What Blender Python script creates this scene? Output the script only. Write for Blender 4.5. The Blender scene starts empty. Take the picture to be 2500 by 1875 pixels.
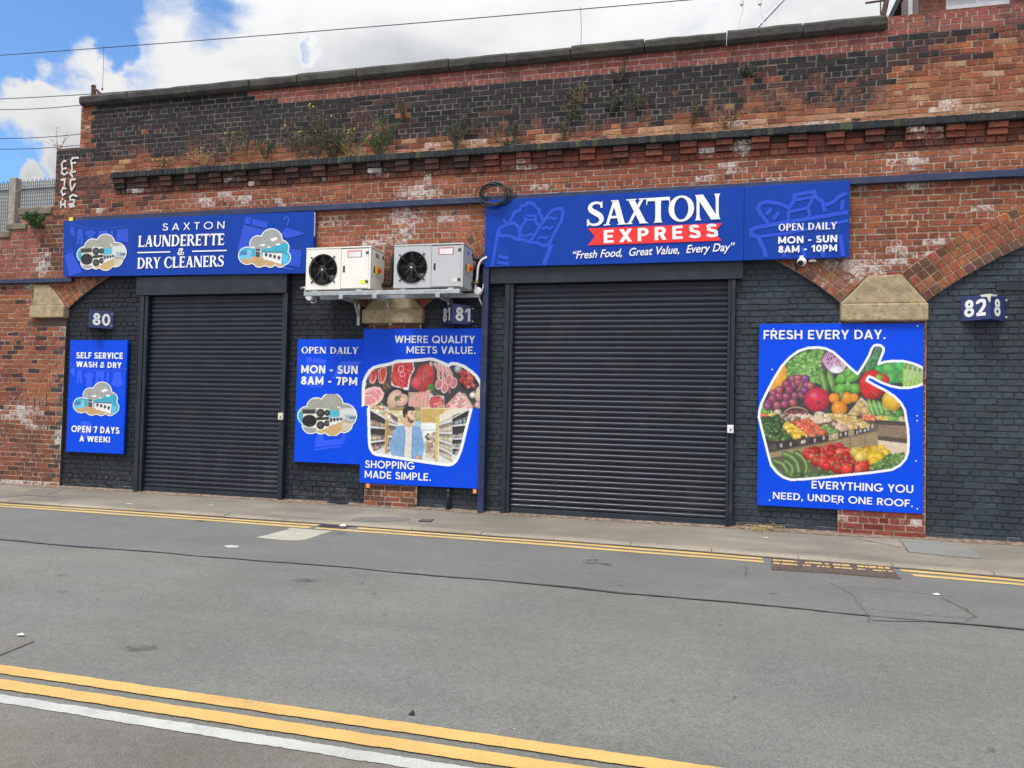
import bpy, bmesh, math, random
import numpy as np
from mathutils import Vector, Matrix, noise
from mathutils.geometry import tessellate_polygon
SC = bpy.context.scene
COL = SC.collection
rnd = random.Random(7)

# ---------------------------------------------------------------- camera
CAM_D, CAM_H = 10.47, 1.56              # metres from the wall face (plane y = 0), eye height
FPX = 1806.0                            # focal length for a 2500 px wide picture
PIT, YAW, ROL = 0.0311011843, 0.251637639, 0.0226558232
_cy, _sy, _cp, _sp = math.cos(YAW), math.sin(YAW), math.cos(PIT), math.sin(PIT)
FW = Vector((-_sy*_cp, _cy*_cp, _sp)); RT0 = Vector((_cy, _sy, 0)); UP0 = RT0.cross(FW)
RT = math.cos(ROL)*RT0 + math.sin(ROL)*UP0
UP = -math.sin(ROL)*RT0 + math.cos(ROL)*UP0
cd = bpy.data.cameras.new('camera'); cam = bpy.data.objects.new('camera', cd); COL.objects.link(cam)
cd.sensor_width = 36.0; cd.lens = 36.0*FPX/2500.0; cd.clip_start = 0.05; cd.clip_end = 2000
cam.matrix_world = Matrix(((RT.x, UP.x, -FW.x, 0), (RT.y, UP.y, -FW.y, -CAM_D), (RT.z, UP.z, -FW.z, CAM_H), (0, 0, 0, 1)))
SC.camera = cam

# ---------------------------------------------------------------- light
SC.view_settings.view_transform = 'Standard'
SC.view_settings.look = 'None'
SC.view_settings.exposure = 0.55
SC.view_settings.gamma = 1.0
SC.cycles.max_bounces = 6
SUN_EL, SUN_AZ = math.radians(63), math.radians(202)    # azimuth clockwise from +Y: behind the camera, to its left
sl = bpy.data.lights.new('sun', 'SUN'); sun = bpy.data.objects.new('sun', sl); COL.objects.link(sun)
sl.energy = 2.3; sl.angle = math.radians(18); sl.color = (1.0, 0.965, 0.92)
sdir = Vector((math.sin(SUN_AZ)*math.cos(SUN_EL), math.cos(SUN_AZ)*math.cos(SUN_EL), math.sin(SUN_EL)))
sun.rotation_euler = (-sdir).to_track_quat('-Z', 'Y').to_euler(); sun.location = sdir*40

W = bpy.data.worlds.new('World'); SC.world = W; W.use_nodes = True
nt = W.node_tree; N = nt.nodes; L = nt.links; N.clear()
def nd(tree, typ, **kw):
    n = tree.nodes.new(typ)
    for k, v in kw.items():
        if k.startswith('i_'): n.inputs[int(k[2:])].default_value = v
        else: setattr(n, k, v)
    return n
out = nd(nt, 'ShaderNodeOutputWorld'); bg = nd(nt, 'ShaderNodeBackground'); L.new(bg.outputs[0], out.inputs[0])
sky = nd(nt, 'ShaderNodeTexSky', sky_type='NISHITA', sun_disc=False, sun_elevation=SUN_EL, sun_rotation=SUN_AZ, air_density=1.0, dust_density=0.6, ozone_density=1.6)
tc = nd(nt, 'ShaderNodeTexCoord'); sep = nd(nt, 'ShaderNodeSeparateXYZ'); L.new(tc.outputs['Generated'], sep.inputs[0])
def mth(tree, op, a, b=None, c=None, clamp=False):
    n = tree.nodes.new('ShaderNodeMath'); n.operation = op; n.use_clamp = clamp
    for i, v in enumerate((a, b, c)):
        if v is None: continue
        if isinstance(v, (int, float)): n.inputs[i].default_value = v
        else: tree.links.new(v, n.inputs[i])
    return n.outputs[0]
def mrange(tree, v, a, b, c=0.0, d=1.0, smooth=True):
    n = tree.nodes.new('ShaderNodeMapRange'); n.interpolation_type = 'SMOOTHSTEP' if smooth else 'LINEAR'
    tree.links.new(v, n.inputs[0])
    for i, q in enumerate((a, b, c, d)): n.inputs[i+1].default_value = q
    return n.outputs[0]
def mixc(tree, f, a, b, typ='MIX'):
    n = tree.nodes.new('ShaderNodeMix'); n.data_type = 'RGBA'; n.blend_type = typ
    for i, v in ((0, f), (6, a), (7, b)):
        if isinstance(v, (int, float)): n.inputs[i].default_value = v
        elif isinstance(v, tuple): n.inputs[i].default_value = (*v[:3], 1)
        else: tree.links.new(v, n.inputs[i])
    return n.outputs[2]
def noi(tree, vec, scale, detail=4, rough=0.55, dist=0.0):
    n = tree.nodes.new('ShaderNodeTexNoise'); n.inputs['Scale'].default_value = scale
    n.inputs['Detail'].default_value = detail; n.inputs['Roughness'].default_value = rough; n.inputs['Distortion'].default_value = dist
    if vec is not None: tree.links.new(vec, n.inputs['Vector'])
    return n.outputs[0]
# cloud layer: the view direction met with a flat layer high above
zc = mth(nt, 'ADD', mth(nt, 'MAXIMUM', sep.outputs[2], 0.0), 0.22)
cx = mth(nt, 'DIVIDE', sep.outputs[0], zc); cyv = mth(nt, 'DIVIDE', sep.outputs[1], zc)
cmb = nd(nt, 'ShaderNodeCombineXYZ'); L.new(cx, cmb.inputs[0]); L.new(cyv, cmb.inputs[1]); cmb.inputs[2].default_value = 3.3
n1 = noi(nt, cmb.outputs[0], 1.9, 9, 0.56, 0.15)
n2 = noi(nt, cmb.outputs[0], 1.5, 7, 0.55, 0.2)
az = mth(nt, 'ARCTAN2', sep.outputs[0], sep.outputs[1])            # azimuth from +Y
cov = mrange(nt, az, -0.86, -0.60, -0.050, 0.17)                   # a gap of blue in the west of the view
cov2 = mrange(nt, az, -1.6, -1.0, 0.22, 0.0)                       # the gap closes again further west
cov = mth(nt, 'ADD', cov, cov2)
dens = mth(nt, 'ADD', n1, cov)
# puffs and holes of this particular sky, each a compass direction, an angular radius and a strength
def _vdir(px, py): return (RT*((px-1250)/FPX)+UP*((937.5-py)/FPX)+FW).normalized()
wn_ = nd(nt, 'ShaderNodeTexNoise'); wn_.inputs['Scale'].default_value = 9.0; wn_.inputs['Detail'].default_value = 9; wn_.inputs['Roughness'].default_value = 0.62; L.new(tc.outputs['Generated'], wn_.inputs['Vector'])
w1_ = nd(nt, 'ShaderNodeVectorMath', operation='SUBTRACT'); L.new(wn_.outputs[1], w1_.inputs[0]); w1_.inputs[1].default_value = (.5, .5, .5)
w2_ = nd(nt, 'ShaderNodeVectorMath', operation='SCALE'); L.new(w1_.outputs[0], w2_.inputs[0]); w2_.inputs[3].default_value = 0.20
wob = nd(nt, 'ShaderNodeVectorMath', operation='ADD'); L.new(tc.outputs['Generated'], wob.inputs[0]); L.new(w2_.outputs[0], wob.inputs[1])
for px, py, rad, amp in [(165, 215, 4.2, 0.22), (60, 330, 3.6, 0.20), (240, 130, 3.0, 0.08), (40, 40, 7.5, -0.24), (262, 150, 1.8, -0.12), (40, 420, 3.2, -0.20), (100, 438, 1.3, 0.25), (735, 112, 1.5, -0.20), (60, 135, 1.8, 0.12), (560, 20, 2.5, -0.06)]:
    dp = nd(nt, 'ShaderNodeVectorMath', operation='DOT_PRODUCT'); nm = nd(nt, 'ShaderNodeVectorMath', operation='NORMALIZE'); L.new(wob.outputs[0], nm.inputs[0]); L.new(nm.outputs[0], dp.inputs[0]); dp.inputs[1].default_value = _vdir(px, py)
    dens = mth(nt, 'ADD', dens, mrange(nt, dp.outputs['Value'], math.cos(math.radians(rad)), 1.0, 0.0, amp))
mask = mrange(nt, dens, 0.46, 0.60)
blue = mixc(nt, 1.0, sky.outputs[0], (0.088, 0.120, 0.150), 'MULTIPLY')
shade = mrange(nt, n2, 0.40, 0.64)
back = mth(nt, 'MULTIPLY', mrange(nt, sep.outputs[1], -0.35, 0.35, 1.5, 1.0), mrange(nt, sep.outputs[2], 0.05, 0.6, 0.60, 1.05))  # extra brightness on unseen clouds behind the camera, added to light the facade
ccol = mixc(nt, shade, (0.42, 0.44, 0.465), (0.66, 0.665, 0.67))
edge = mrange(nt, dens, 0.62, 0.80, 1.0, 0.0)
ccol = mixc(nt, mth(nt, 'MULTIPLY', edge, 0.75), ccol, (0.70, 0.70, 0.70))
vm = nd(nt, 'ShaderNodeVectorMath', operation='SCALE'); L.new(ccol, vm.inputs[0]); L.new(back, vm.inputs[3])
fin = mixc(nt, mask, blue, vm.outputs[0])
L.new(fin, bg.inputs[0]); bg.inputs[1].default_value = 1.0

# ---------------------------------------------------------------- photo frames -> points on real planes of the place
_S = 2.37
FR = {'R1': (0, 0, _S), 'R2': (800, 0, _S), 'R3': (1600, 0, _S), 'R4': (0, 600, _S), 'R5': (800, 600, _S), 'R6': (1600, 600, _S),
      'R7': (0, 1175, 1.7696), 'R8': (1250, 1175, 1.7696), 'Z1': (0, 650, 2.765), 'Z2': (740, 560, 4.424), 'Z3': (2000, 500, 4.148),
      'Z4': (0, 200, 4.148), 'A1': (130, 500, 6.32), 'A2': (440, 500, 6.144), 'A3': (1180, 440, 4.608), 'A4': (1640, 420, 4.809),
      'A5': (870, 860, 6.9125), 'A6': (1840, 830, 5.144), 'A8': (2100, 0, 5.53), 'B1': (690, 800, 4.881), 'B2': (870, 1020, 6.9125),
      'B3': (0, 920, 9.217), 'B4': (1850, 1330, 5.53), 'B5': (1780, 1260, 3.072), 'B6': (600, 1240, 5.53), 'B7': (650, 250, 4.424), 'B8': (0, 1180, 5.53), 'P': (0, 0, 1.0)}
def _dir(fr, x, y):
    a, b, s = FR[fr]; px, py = a+x/s, b+y/s
    return RT*((px-1250)/FPX) + UP*((937.5-py)/FPX) + FW
def wp(fr, x, y, dep=0.0):
    """point of the vertical plane y = dep that the survey frame saw at x, y"""
    d = _dir(fr, x, y); t = (CAM_D+dep)/d.y
    return (d.x*t, CAM_H+d.z*t)
def gp(fr, x, y, z=0.0):
    d = _dir(fr, x, y); t = (z-CAM_H)/d.z
    return (d.x*t, d.y*t-CAM_D)

# ---------------------------------------------------------------- object helpers
def tag(o, label=None, cat=None, group=None, kind=None):
    if label: o['label'] = label
    if cat: o['category'] = cat
    if group: o['group'] = group
    if kind: o['kind'] = kind
    return o
def thing(name, label, cat, loc=(0, 0, 0), group=None):
    o = bpy.data.objects.new(name, None); COL.objects.link(o); o.location = loc; o.empty_display_size = 0.1
    return tag(o, label, cat, group)
def wloc(o):
    p = Vector((0, 0, 0))
    while o is not None: p += o.location; o = o.parent
    return p
class MB:
    def __init__(s): s.v = []; s.f = []; s.c = []; s.e = []
    def face(s, pts, col=None, eff=0.0):
        b = len(s.v); s.v += [tuple(p) for p in pts]; s.f.append(tuple(range(b, b+len(pts)))); s.c.append(col); s.e.append(eff)
    def mesh(s, vs, fs, col=None, eff=0.0):
        b = len(s.v); s.v += [tuple(p) for p in vs]
        for f in fs: s.f.append(tuple(b+i for i in f)); s.c.append(col); s.e.append(eff)
    def box(s, x0, x1, y0, y1, z0, z1, col=None, eff=0.0):
        s.mesh([(x0, y0, z0), (x1, y0, z0), (x1, y1, z0), (x0, y1, z0), (x0, y0, z1), (x1, y0, z1), (x1, y1, z1), (x0, y1, z1)],
               [(0, 1, 5, 4), (1, 2, 6, 5), (2, 3, 7, 6), (3, 0, 4, 7), (4, 5, 6, 7), (3, 2, 1, 0)], col, eff)
    def prism(s, pts, y0, y1, col=None):                      # outline in XZ (counter-clockwise seen from the street), front y0, back y1
        a = sum(pts[i][0]*pts[(i+1) % len(pts)][1]-pts[(i+1) % len(pts)][0]*pts[i][1] for i in range(len(pts)))
        if a < 0: pts = pts[::-1]
        n = len(pts); vs = [(p[0], y0, p[1]) for p in pts] + [(p[0], y1, p[1]) for p in pts]
        tri = tessellate_polygon([[Vector((p[0], p[1], 0)) for p in pts]])
        fs = []
        for t in tri:
            q = [pts[i] for i in t]
            if (q[1][0]-q[0][0])*(q[2][1]-q[0][1])-(q[2][0]-q[0][0])*(q[1][1]-q[0][1]) < 0: t = t[::-1]
            fs += [tuple(t), tuple(n+i for i in t[::-1])]
        fs += [(i, n+i, n+(i+1) % n, (i+1) % n) for i in range(n)]
        s.mesh(vs, fs, col)
    def sheet(s, pts, y, col=None):                          # flat outline in XZ facing the street
        tri = tessellate_polygon([[Vector((p[0], p[1], 0)) for p in pts]])
        fs = []
        for t in tri:
            q = [pts[i] for i in t]
            if (q[1][0]-q[0][0])*(q[2][1]-q[0][1])-(q[2][0]-q[0][0])*(q[1][1]-q[0][1]) < 0: t = t[::-1]
            fs.append(tuple(t))
        s.mesh([(p[0], y, p[1]) for p in pts], fs, col)
    def floor(s, pts, z, col=None):                          # flat outline in XY facing up
        tri = tessellate_polygon([[Vector((p[0], p[1], 0)) for p in pts]])
        fs = []
        for t in tri:
            q = [pts[i] for i in t]
            if (q[1][0]-q[0][0])*(q[2][1]-q[0][1])-(q[2][0]-q[0][0])*(q[1][1]-q[0][1]) < 0: t = t[::-1]
            fs.append(tuple(t))
        s.mesh([(p[0], p[1], z) for p in pts], fs, col)
    def tube(s, path, r, n=8, col=None, cap=True, closed=False):
        P = [Vector(p) for p in path]; m = len(P); rr = r if isinstance(r, (list, tuple)) else [r]*m
        vs = []; ref = None
        for i, p in enumerate(P):
            if closed: t = P[(i+1) % m]-P[i-1]
            else: t = P[min(i+1, m-1)]-P[max(i-1, 0)]
            t.normalize()
            if ref is None: ref = t.orthogonal()
            u = (ref-t*ref.dot(t))
            u = u.normalized() if u.length > 1e-6 else t.orthogonal().normalized()
            ref = u; w = t.cross(u)
            vs += [p+(u*math.cos(2*math.pi*k/n)+w*math.sin(2*math.pi*k/n))*rr[i] for k in range(n)]
        fs = []
        for i in range(m if closed else m-1):
            j = (i+1) % m
            fs += [(i*n+k, i*n+(k+1) % n, j*n+(k+1) % n, j*n+k) for k in range(n)]
        if cap and not closed: fs += [tuple(range(n))[::-1], tuple((m-1)*n+k for k in range(n))]
        s.mesh(vs, fs, col)
    def ribbon(s, pts, w, y, col=None, closed=False):        # stroke of width w in the XZ plane
        P = [Vector((p[0], p[1])) for p in pts]; m = len(P); ww = w if isinstance(w, (list, tuple)) else [w]*m
        l = []; r = []
        for i, p in enumerate(P):
            a = P[i-1] if (closed or i > 0) else None; b = P[(i+1) % m] if (closed or i < m-1) else None
            d1 = (p-a).normalized() if a is not None else None; d2 = (b-p).normalized() if b is not None else None
            if d1 is None: d1 = d2
            if d2 is None: d2 = d1
            n1_ = Vector((-d1.y, d1.x)); n2_ = Vector((-d2.y, d2.x)); nn = n1_+n2_
            nn = nn.normalized() if nn.length > 1e-5 else n1_
            k = min(1.8, 1/max(0.35, nn.dot(n1_))); l.append(p+nn*ww[i]*0.5*k); r.append(p-nn*ww[i]*0.5*k)
        vs = [(q.x, y, q.y) for q in l] + [(q.x, y, q.y) for q in r]
        fs = [(i, m+i, m+(i+1) % m, (i+1) % m) for i in range(m if closed else m-1)]
        s.mesh(vs, fs, col)
    def build(s, name, mat, parent=None, smooth=False, bevel=0.0, seg=2):
        for q in getattr(s, 'lines', []): q.build(name, mat, parent)
        if not s.v: return None
        me = bpy.data.meshes.new(name); o = bpy.data.objects.new(name, me); COL.objects.link(o)
        off = Vector((0, 0, 0))
        if parent is not None: o.parent = parent; off = wloc(parent)
        me.from_pydata([(p[0]-off.x, p[1]-off.y, p[2]-off.z) for p in s.v], [], s.f)
        if mat is not None: me.materials.append(mat)
        if any(c is not None for c in s.c):
            ca = me.color_attributes.new('Col', 'FLOAT_COLOR', 'CORNER'); arr = []
            for f, c, e in zip(s.f, s.c, s.e):
                c = c or (0.5, 0.5, 0.5); arr += [c[0], c[1], c[2], e]*len(f)
            ca.data.foreach_set('color', arr)
        if smooth: me.polygons.foreach_set('use_smooth', [True]*len(me.polygons))
        me.update()
        if bevel:
            b = o.modifiers.new('bevel', 'BEVEL'); b.width = bevel; b.segments = seg; b.limit_method = 'ANGLE'; b.angle_limit = math.radians(40)
        return o

# ---------------------------------------------------------------- materials
def principled(name):
    m = bpy.data.materials.new(name); m.use_nodes = True; t = m.node_tree; b = t.nodes['Principled BSDF']; return m, t, b
def mat_plain(name, col, rough=0.5, metal=0.0, var=0.12, vs=6.0, bump=0.0, bs=60.0, spec=0.5, dirt=None, dirt_amt=0.0, dirt_scale=4.0, coat=0.0):
    m, t, b = principled(name); tcn = nd(t, 'ShaderNodeTexCoord'); v = tcn.outputs['Object']
    f = mrange(t, noi(t, v, vs, 5, 0.6), 0.3, 0.7, 1-var, 1+var)
    vmn = nd(t, 'ShaderNodeVectorMath', operation='SCALE'); vmn.inputs[0].default_value = col; t.links.new(f, vmn.inputs[3])
    c = vmn.outputs[0]
    if dirt: c = mixc(t, mth(t, 'MULTIPLY', mrange(t, noi(t, v, dirt_scale, 7, 0.65), 0.50, 0.68), dirt_amt), c, dirt)
    t.links.new(c, b.inputs['Base Color']); b.inputs['Roughness'].default_value = rough; b.inputs['Metallic'].default_value = metal
    b.inputs['Specular IOR Level'].default_value = spec; b.inputs['Coat Weight'].default_value = coat
    t.links.new(mrange(t, noi(t, v, vs*3, 4), 0.3, 0.7, max(0.03, rough-0.07), rough+0.07), b.inputs['Roughness'])
    if bump:
        bn = nd(t, 'ShaderNodeBump'); bn.inputs['Strength'].default_value = bump; bn.inputs['Distance'].default_value = 0.01
        t.links.new(noi(t, v, bs, 5, 0.65), bn.inputs['Height']); t.links.new(bn.outputs[0], b.inputs['Normal'])
    return m
def mat_brick(name, rough=0.85, eff=(0.62, 0.58, 0.55), grime=1.0, bump=0.7, lo=0.70, hi=1.25, spec=0.3, soot=False):
    """colour of each brick comes from its own faces; grain, chips and salt bloom are noise"""
    m, t, b = principled(name); tcn = nd(t, 'ShaderNodeTexCoord'); v = tcn.outputs['Object']
    at = nd(t, 'ShaderNodeVertexColor', layer_name='Col')
    f = mth(t, 'MULTIPLY', mrange(t, noi(t, v, 26, 6, 0.7), 0.28, 0.72, lo, hi), mrange(t, noi(t, v, 5, 5, 0.6), 0.3, 0.7, 1-0.18*grime, 1+0.16*grime))
    vmn = nd(t, 'ShaderNodeVectorMath', operation='SCALE'); t.links.new(at.outputs[0], vmn.inputs[0]); t.links.new(f, vmn.inputs[3])
    en = mth(t, 'ADD', mth(t, 'MULTIPLY', noi(t, v, 22, 9, 0.80, 0.8), 1.7), mth(t, 'MULTIPLY', noi(t, v, 5.5, 6, 0.7), 0.9))
    ef = mrange(t, mth(t, 'ADD', en, mth(t, 'MULTIPLY', at.outputs[1], 0.54)), 1.52 if not soot else 1.62, 1.88)
    c = vmn.outputs[0]
    if soot:                                                    # faces blown off by frost show raw orange, across bricks and joints; soot runs down between
        sx = nd(t, 'ShaderNodeSeparateXYZ'); t.links.new(v, sx.inputs[0])
        low = mrange(t, sx.outputs[2], 6.35, 5.50, 0.0, 0.21); rt = mrange(t, sx.outputs[0], 1.0, 8.0, 0.0, 0.13)
        mpv = nd(t, 'ShaderNodeMapping'); mpv.inputs['Scale'].default_value = (1.0, 1.0, 0.62); t.links.new(v, mpv.inputs['Vector'])
        pn = mth(t, 'ADD', mth(t, 'ADD', mth(t, 'MULTIPLY', noi(t, mpv.outputs[0], 2.6, 10, 0.66, 0.5), 1.0), mth(t, 'MULTIPLY', noi(t, mpv.outputs[0], 13, 6, 0.7), 0.45)), mth(t, 'ADD', low, rt))
        c = mixc(t, mth(t, 'MULTIPLY', mrange(t, pn, 0.90, 1.04), 0.50), c, (0.25, 0.105, 0.058))
        c = mixc(t, mth(t, 'MULTIPLY', mrange(t, pn, 1.04, 1.20), 0.6), c, (0.36, 0.21, 0.13))
        sn = noi(t, mpv.outputs[0], 1.7, 8, 0.65, 0.3)
        c = mixc(t, mth(t, 'MULTIPLY', mrange(t, mth(t, 'SUBTRACT', sn, mth(t, 'MULTIPLY', low, 0.8)), 0.46, 0.66), 0.55), c, (0.026, 0.024, 0.028))
    else:
        sn = noi(t, v, 2.2, 9, 0.68, 0.3)
        c = mixc(t, mth(t, 'MULTIPLY', mrange(t, sn, 0.56, 0.74), 0.5*grime), c, (0.10, 0.062, 0.052) if grime == 1.0 else (0.02, 0.024, 0.03))
    c = mixc(t, mth(t, 'MULTIPLY', ef, 0.80), c, eff)
    t.links.new(c, b.inputs['Base Color']); b.inputs['Roughness'].default_value = rough; b.inputs['Specular IOR Level'].default_value = spec
    h = mth(t, 'ADD', noi(t, v, 34, 6, 0.7), mth(t, 'MULTIPLY', noi(t, v, 140, 3, 0.6), 0.4))
    bn = nd(t, 'ShaderNodeBump'); bn.inputs['Strength'].default_value = bump; bn.inputs['Distance'].default_value = 0.012
    t.links.new(h, bn.inputs['Height']); t.links.new(bn.outputs[0], b.inputs['Normal'])
    return m
def mat_vcol(name, rough=0.35, spec=0.5, coat=0.0):
    m, t, b = principled(name); at = nd(t, 'ShaderNodeVertexColor', layer_name='Col'); t.links.new(at.outputs[0], b.inputs['Base Color'])
    b.inputs['Roughness'].default_value = rough; b.inputs['Specular IOR Level'].default_value = spec; b.inputs['Coat Weight'].default_value = coat
    return m
def mat_asphalt(name, col, warm, speck=0.5, patch=0.09, bump=0.8, dark=(0.08, 0.08, 0.08), dk=0.45, grain=150):
    m, t, b = principled(name); tcn = nd(t, 'ShaderNodeTexCoord'); v = tcn.outputs['Object']
    mp = nd(t, 'ShaderNodeMapping'); mp.inputs['Scale'].default_value = (0.45, 1.6, 1); t.links.new(v, mp.inputs['Vector'])
    big = mrange(t, noi(t, v, 0.55, 6, 0.6, 0.3), 0.3, 0.7, 1-patch, 1+patch)
    tyre = mrange(t, noi(t, mp.outputs[0], 1.3, 6, 0.65), 0.3, 0.7, 1-patch*0.7, 1+patch*0.7)
    gr = mrange(t, noi(t, v, grain, 3, 0.75), 0.3, 0.7, 1-speck, 1+speck)
    mid = mrange(t, noi(t, v, 22, 6, 0.75), 0.25, 0.75, 0.86, 1.14)
    f = mth(t, 'MULTIPLY', mth(t, 'MULTIPLY', big, gr), mth(t, 'MULTIPLY', mid, tyre))
    base = mixc(t, mrange(t, noi(t, v, 0.9, 5, 0.6), 0.35, 0.68), col, warm)
    vmn = nd(t, 'ShaderNodeVectorMath', operation='SCALE'); t.links.new(base, vmn.inputs[0]); t.links.new(f, vmn.inputs[3])
    # small dark spots (gum, oil drips) and pale chippings
    vo = nd(t, 'ShaderNodeTexVoronoi'); vo.inputs['Scale'].default_value = 2.1; vo.inputs['Randomness'].default_value = 1.0
    mp2 = nd(t, 'ShaderNodeMapping'); mp2.inputs['Scale'].default_value = (1, 1, 0); t.links.new(v, mp2.inputs['Vector'])
    dn = nd(t, 'ShaderNodeVectorMath', operation='ADD'); t.links.new(mp2.outputs[0], dn.inputs[0])
    nz = nd(t, 'ShaderNodeTexNoise'); nz.inputs['Scale'].default_value = 9.0; t.links.new(v, nz.inputs['Vector'])
    sc2 = nd(t, 'ShaderNodeVectorMath', operation='SCALE'); sc2.inputs[3].default_value = 0.09; t.links.new(nz.outputs[1], sc2.inputs[0]); t.links.new(sc2.outputs[0], dn.inputs[1])
    t.links.new(dn.outputs[0], vo.inputs['Vector'])
    sz = mth(t, 'MULTIPLY', mth(t, 'POWER', mth(t, 'FRACT', mth(t, 'MULTIPLY', vo.outputs[1], 7.31)), 7.0), 0.060)
    sp = mth(t, 'LESS_THAN', vo.outputs[0], sz)
    c = mixc(t, mth(t, 'MULTIPLY', sp, dk), vmn.outputs[0], dark)
    v2 = nd(t, 'ShaderNodeTexVoronoi'); v2.inputs['Scale'].default_value = 11.0; t.links.new(mp2.outputs[0], v2.inputs['Vector'])
    ch = mth(t, 'LESS_THAN', v2.outputs[0], mth(t, 'MULTIPLY', mth(t, 'GREATER_THAN', mth(t, 'FRACT', mth(t, 'MULTIPLY', v2.outputs[1], 5.77)), 0.93), 0.075))
    c = mixc(t, mth(t, 'MULTIPLY', ch, 0.6), c, (0.5, 0.48, 0.44))
    t.links.new(c, b.inputs['Base Color']); b.inputs['Roughness'].default_value = 0.82; b.inputs['Specular IOR Level'].default_value = 0.35
    bn = nd(t, 'ShaderNodeBump'); bn.inputs['Strength'].default_value = bump; bn.inputs['Distance'].default_value = 0.006
    t.links.new(noi(t, v, grain*0.8, 3, 0.8), bn.inputs['Height']); t.links.new(bn.outputs[0], b.inputs['Normal'])
    return m
def mat_paint(name, col, under, wear=0.5, scale=9.0, rough=0.7, var=0.12):
    """road paint worn through to the tarmac where noise says so"""
    m, t, b = principled(name); tcn = nd(t, 'ShaderNodeTexCoord'); v = tcn.outputs['Object']
    f = mth(t, 'MULTIPLY', mrange(t, noi(t, v, 2.5, 6, 0.65), 0.3, 0.7, 1-var, 1+var), mrange(t, noi(t, v, 90, 3, 0.7), 0.3, 0.7, 0.88, 1.12))
    vmn = nd(t, 'ShaderNodeVectorMath', operation='SCALE'); vmn.inputs[0].default_value = col; t.links.new(f, vmn.inputs[3])
    a = mth(t, 'ADD', noi(t, v, scale, 8, 0.75), mth(t, 'MULTIPLY', noi(t, v, 70, 4, 0.7), 0.35))
    wf = mth(t, 'MULTIPLY', mrange(t, a, 0.70, 0.92), wear)
    t.links.new(mixc(t, wf, vmn.outputs[0], under), b.inputs['Base Color']); b.inputs['Roughness'].default_value = rough
    bn = nd(t, 'ShaderNodeBump'); bn.inputs['Strength'].default_value = 0.4; bn.inputs['Distance'].default_value = 0.004
    t.links.new(noi(t, v, 120, 3, 0.8), bn.inputs['Height']); t.links.new(bn.outputs[0], b.inputs['Normal'])
    return m

M = {}
M['brick'] = mat_brick('weathered_brick')
M['soot_brick'] = mat_brick('soot_black_brick', soot=True)
M['painted_brick'] = mat_brick('painted_brick', rough=0.55, eff=(0.085, 0.095, 0.11), grime=0.9, bump=0.55, lo=0.84, hi=1.16, spec=0.32)
M['stone'] = mat_plain('sandstone', (0.36, 0.285, 0.175), 0.88, var=0.28, vs=16, bump=1.0, bs=20, dirt=(0.15, 0.125, 0.09), dirt_amt=0.7, dirt_scale=8)
M['coping'] = mat_plain('sooty_stone', (0.048, 0.045, 0.042), 0.9, var=0.35, vs=5, bump=0.8, bs=24, dirt=(0.10, 0.10, 0.07), dirt_amt=0.45, dirt_scale=2.2)
M['rubble'] = mat_plain('core_brick', (0.10, 0.06, 0.05), 0.9, bump=0.4)
M['navy'] = mat_plain('navy_trunking', (0.015, 0.026, 0.080), 0.38, var=0.1, vs=2, dirt=(0.10, 0.10, 0.11), dirt_amt=0.25)
M['shutter'] = mat_plain('shutter_steel', (0.0105, 0.0165, 0.030), 0.36, var=0.16, vs=2.0, dirt=(0.060, 0.058, 0.058), dirt_amt=0.22, dirt_scale=1.6, spec=0.42)
M['shutter_frame'] = mat_plain('shutter_frame', (0.016, 0.023, 0.034), 0.45, var=0.12, vs=3, dirt=(0.06, 0.058, 0.055), dirt_amt=0.3, spec=0.35)
M['board'] = mat_plain('poster_blue', (0.0005, 0.064, 0.72), 0.42, var=0.05, vs=1.1, spec=0.18, dirt=(0.02, 0.07, 0.55), dirt_amt=0.35, dirt_scale=2.5)
M['sign'] = mat_plain('sign_blue', (0.002, 0.043, 0.345), 0.20, var=0.05, vs=1.0, spec=0.22, dirt=(0.02, 0.055, 0.28), dirt_amt=0.3, dirt_scale=2.5)
_t = M['shutter'].node_tree; _b = _t.nodes['Principled BSDF']; _tc = nd(_t, 'ShaderNodeTexCoord'); _mp = nd(_t, 'ShaderNodeMapping'); _mp.inputs['Scale'].default_value = (5.0, 1.0, 0.45); _t.links.new(_tc.outputs['Object'], _mp.inputs['Vector'])
_sx = nd(_t, 'ShaderNodeSeparateXYZ'); _t.links.new(_tc.outputs['Object'], _sx.inputs[0]); _old = _b.inputs['Base Color'].links[0].from_socket
_d = mth(_t, 'MULTIPLY', mrange(_t, noi(_t, _mp.outputs[0], 2.2, 7, 0.65), 0.42, 0.72), mrange(_t, _sx.outputs[2], 1.6, 0.0, 0.05, 0.30))     # road dust streaks, thicker low down
_t.links.new(mixc(_t, _d, _old, (0.055, 0.057, 0.062)), _b.inputs['Base Color']); _t.links.new(mth(_t, 'ADD', 0.33, mth(_t, 'MULTIPLY', _d, 0.6)), _b.inputs['Roughness'])
M['sign_edge'] = mat_plain('sign_return', (0.012, 0.035, 0.36), 0.3)
M['white'] = mat_plain('white_vinyl', (0.80, 0.82, 0.84), 0.35, var=0.02)
M['red'] = mat_plain('red_vinyl', (0.82, 0.020, 0.022), 0.35, var=0.02)
M['ghost'] = mat_plain('pale_blue_vinyl', (0.008, 0.062, 0.58), 0.30, var=0.02)
M['ghost_soft'] = mat_plain('lilac_blue_vinyl', (0.018, 0.090, 0.86), 0.30, var=0.02)
M['print'] = mat_vcol('printed_vinyl', 0.32)
M['ac_white'] = mat_plain('white_casing', (0.80, 0.79, 0.74), 0.42, var=0.03, vs=2, dirt=(0.5, 0.48, 0.42), dirt_amt=0.2)
M['ac_grey'] = mat_plain('grey_casing', (0.47, 0.49, 0.52), 0.40, var=0.03, vs=2, dirt=(0.35, 0.34, 0.32), dirt_amt=0.2)
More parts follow.
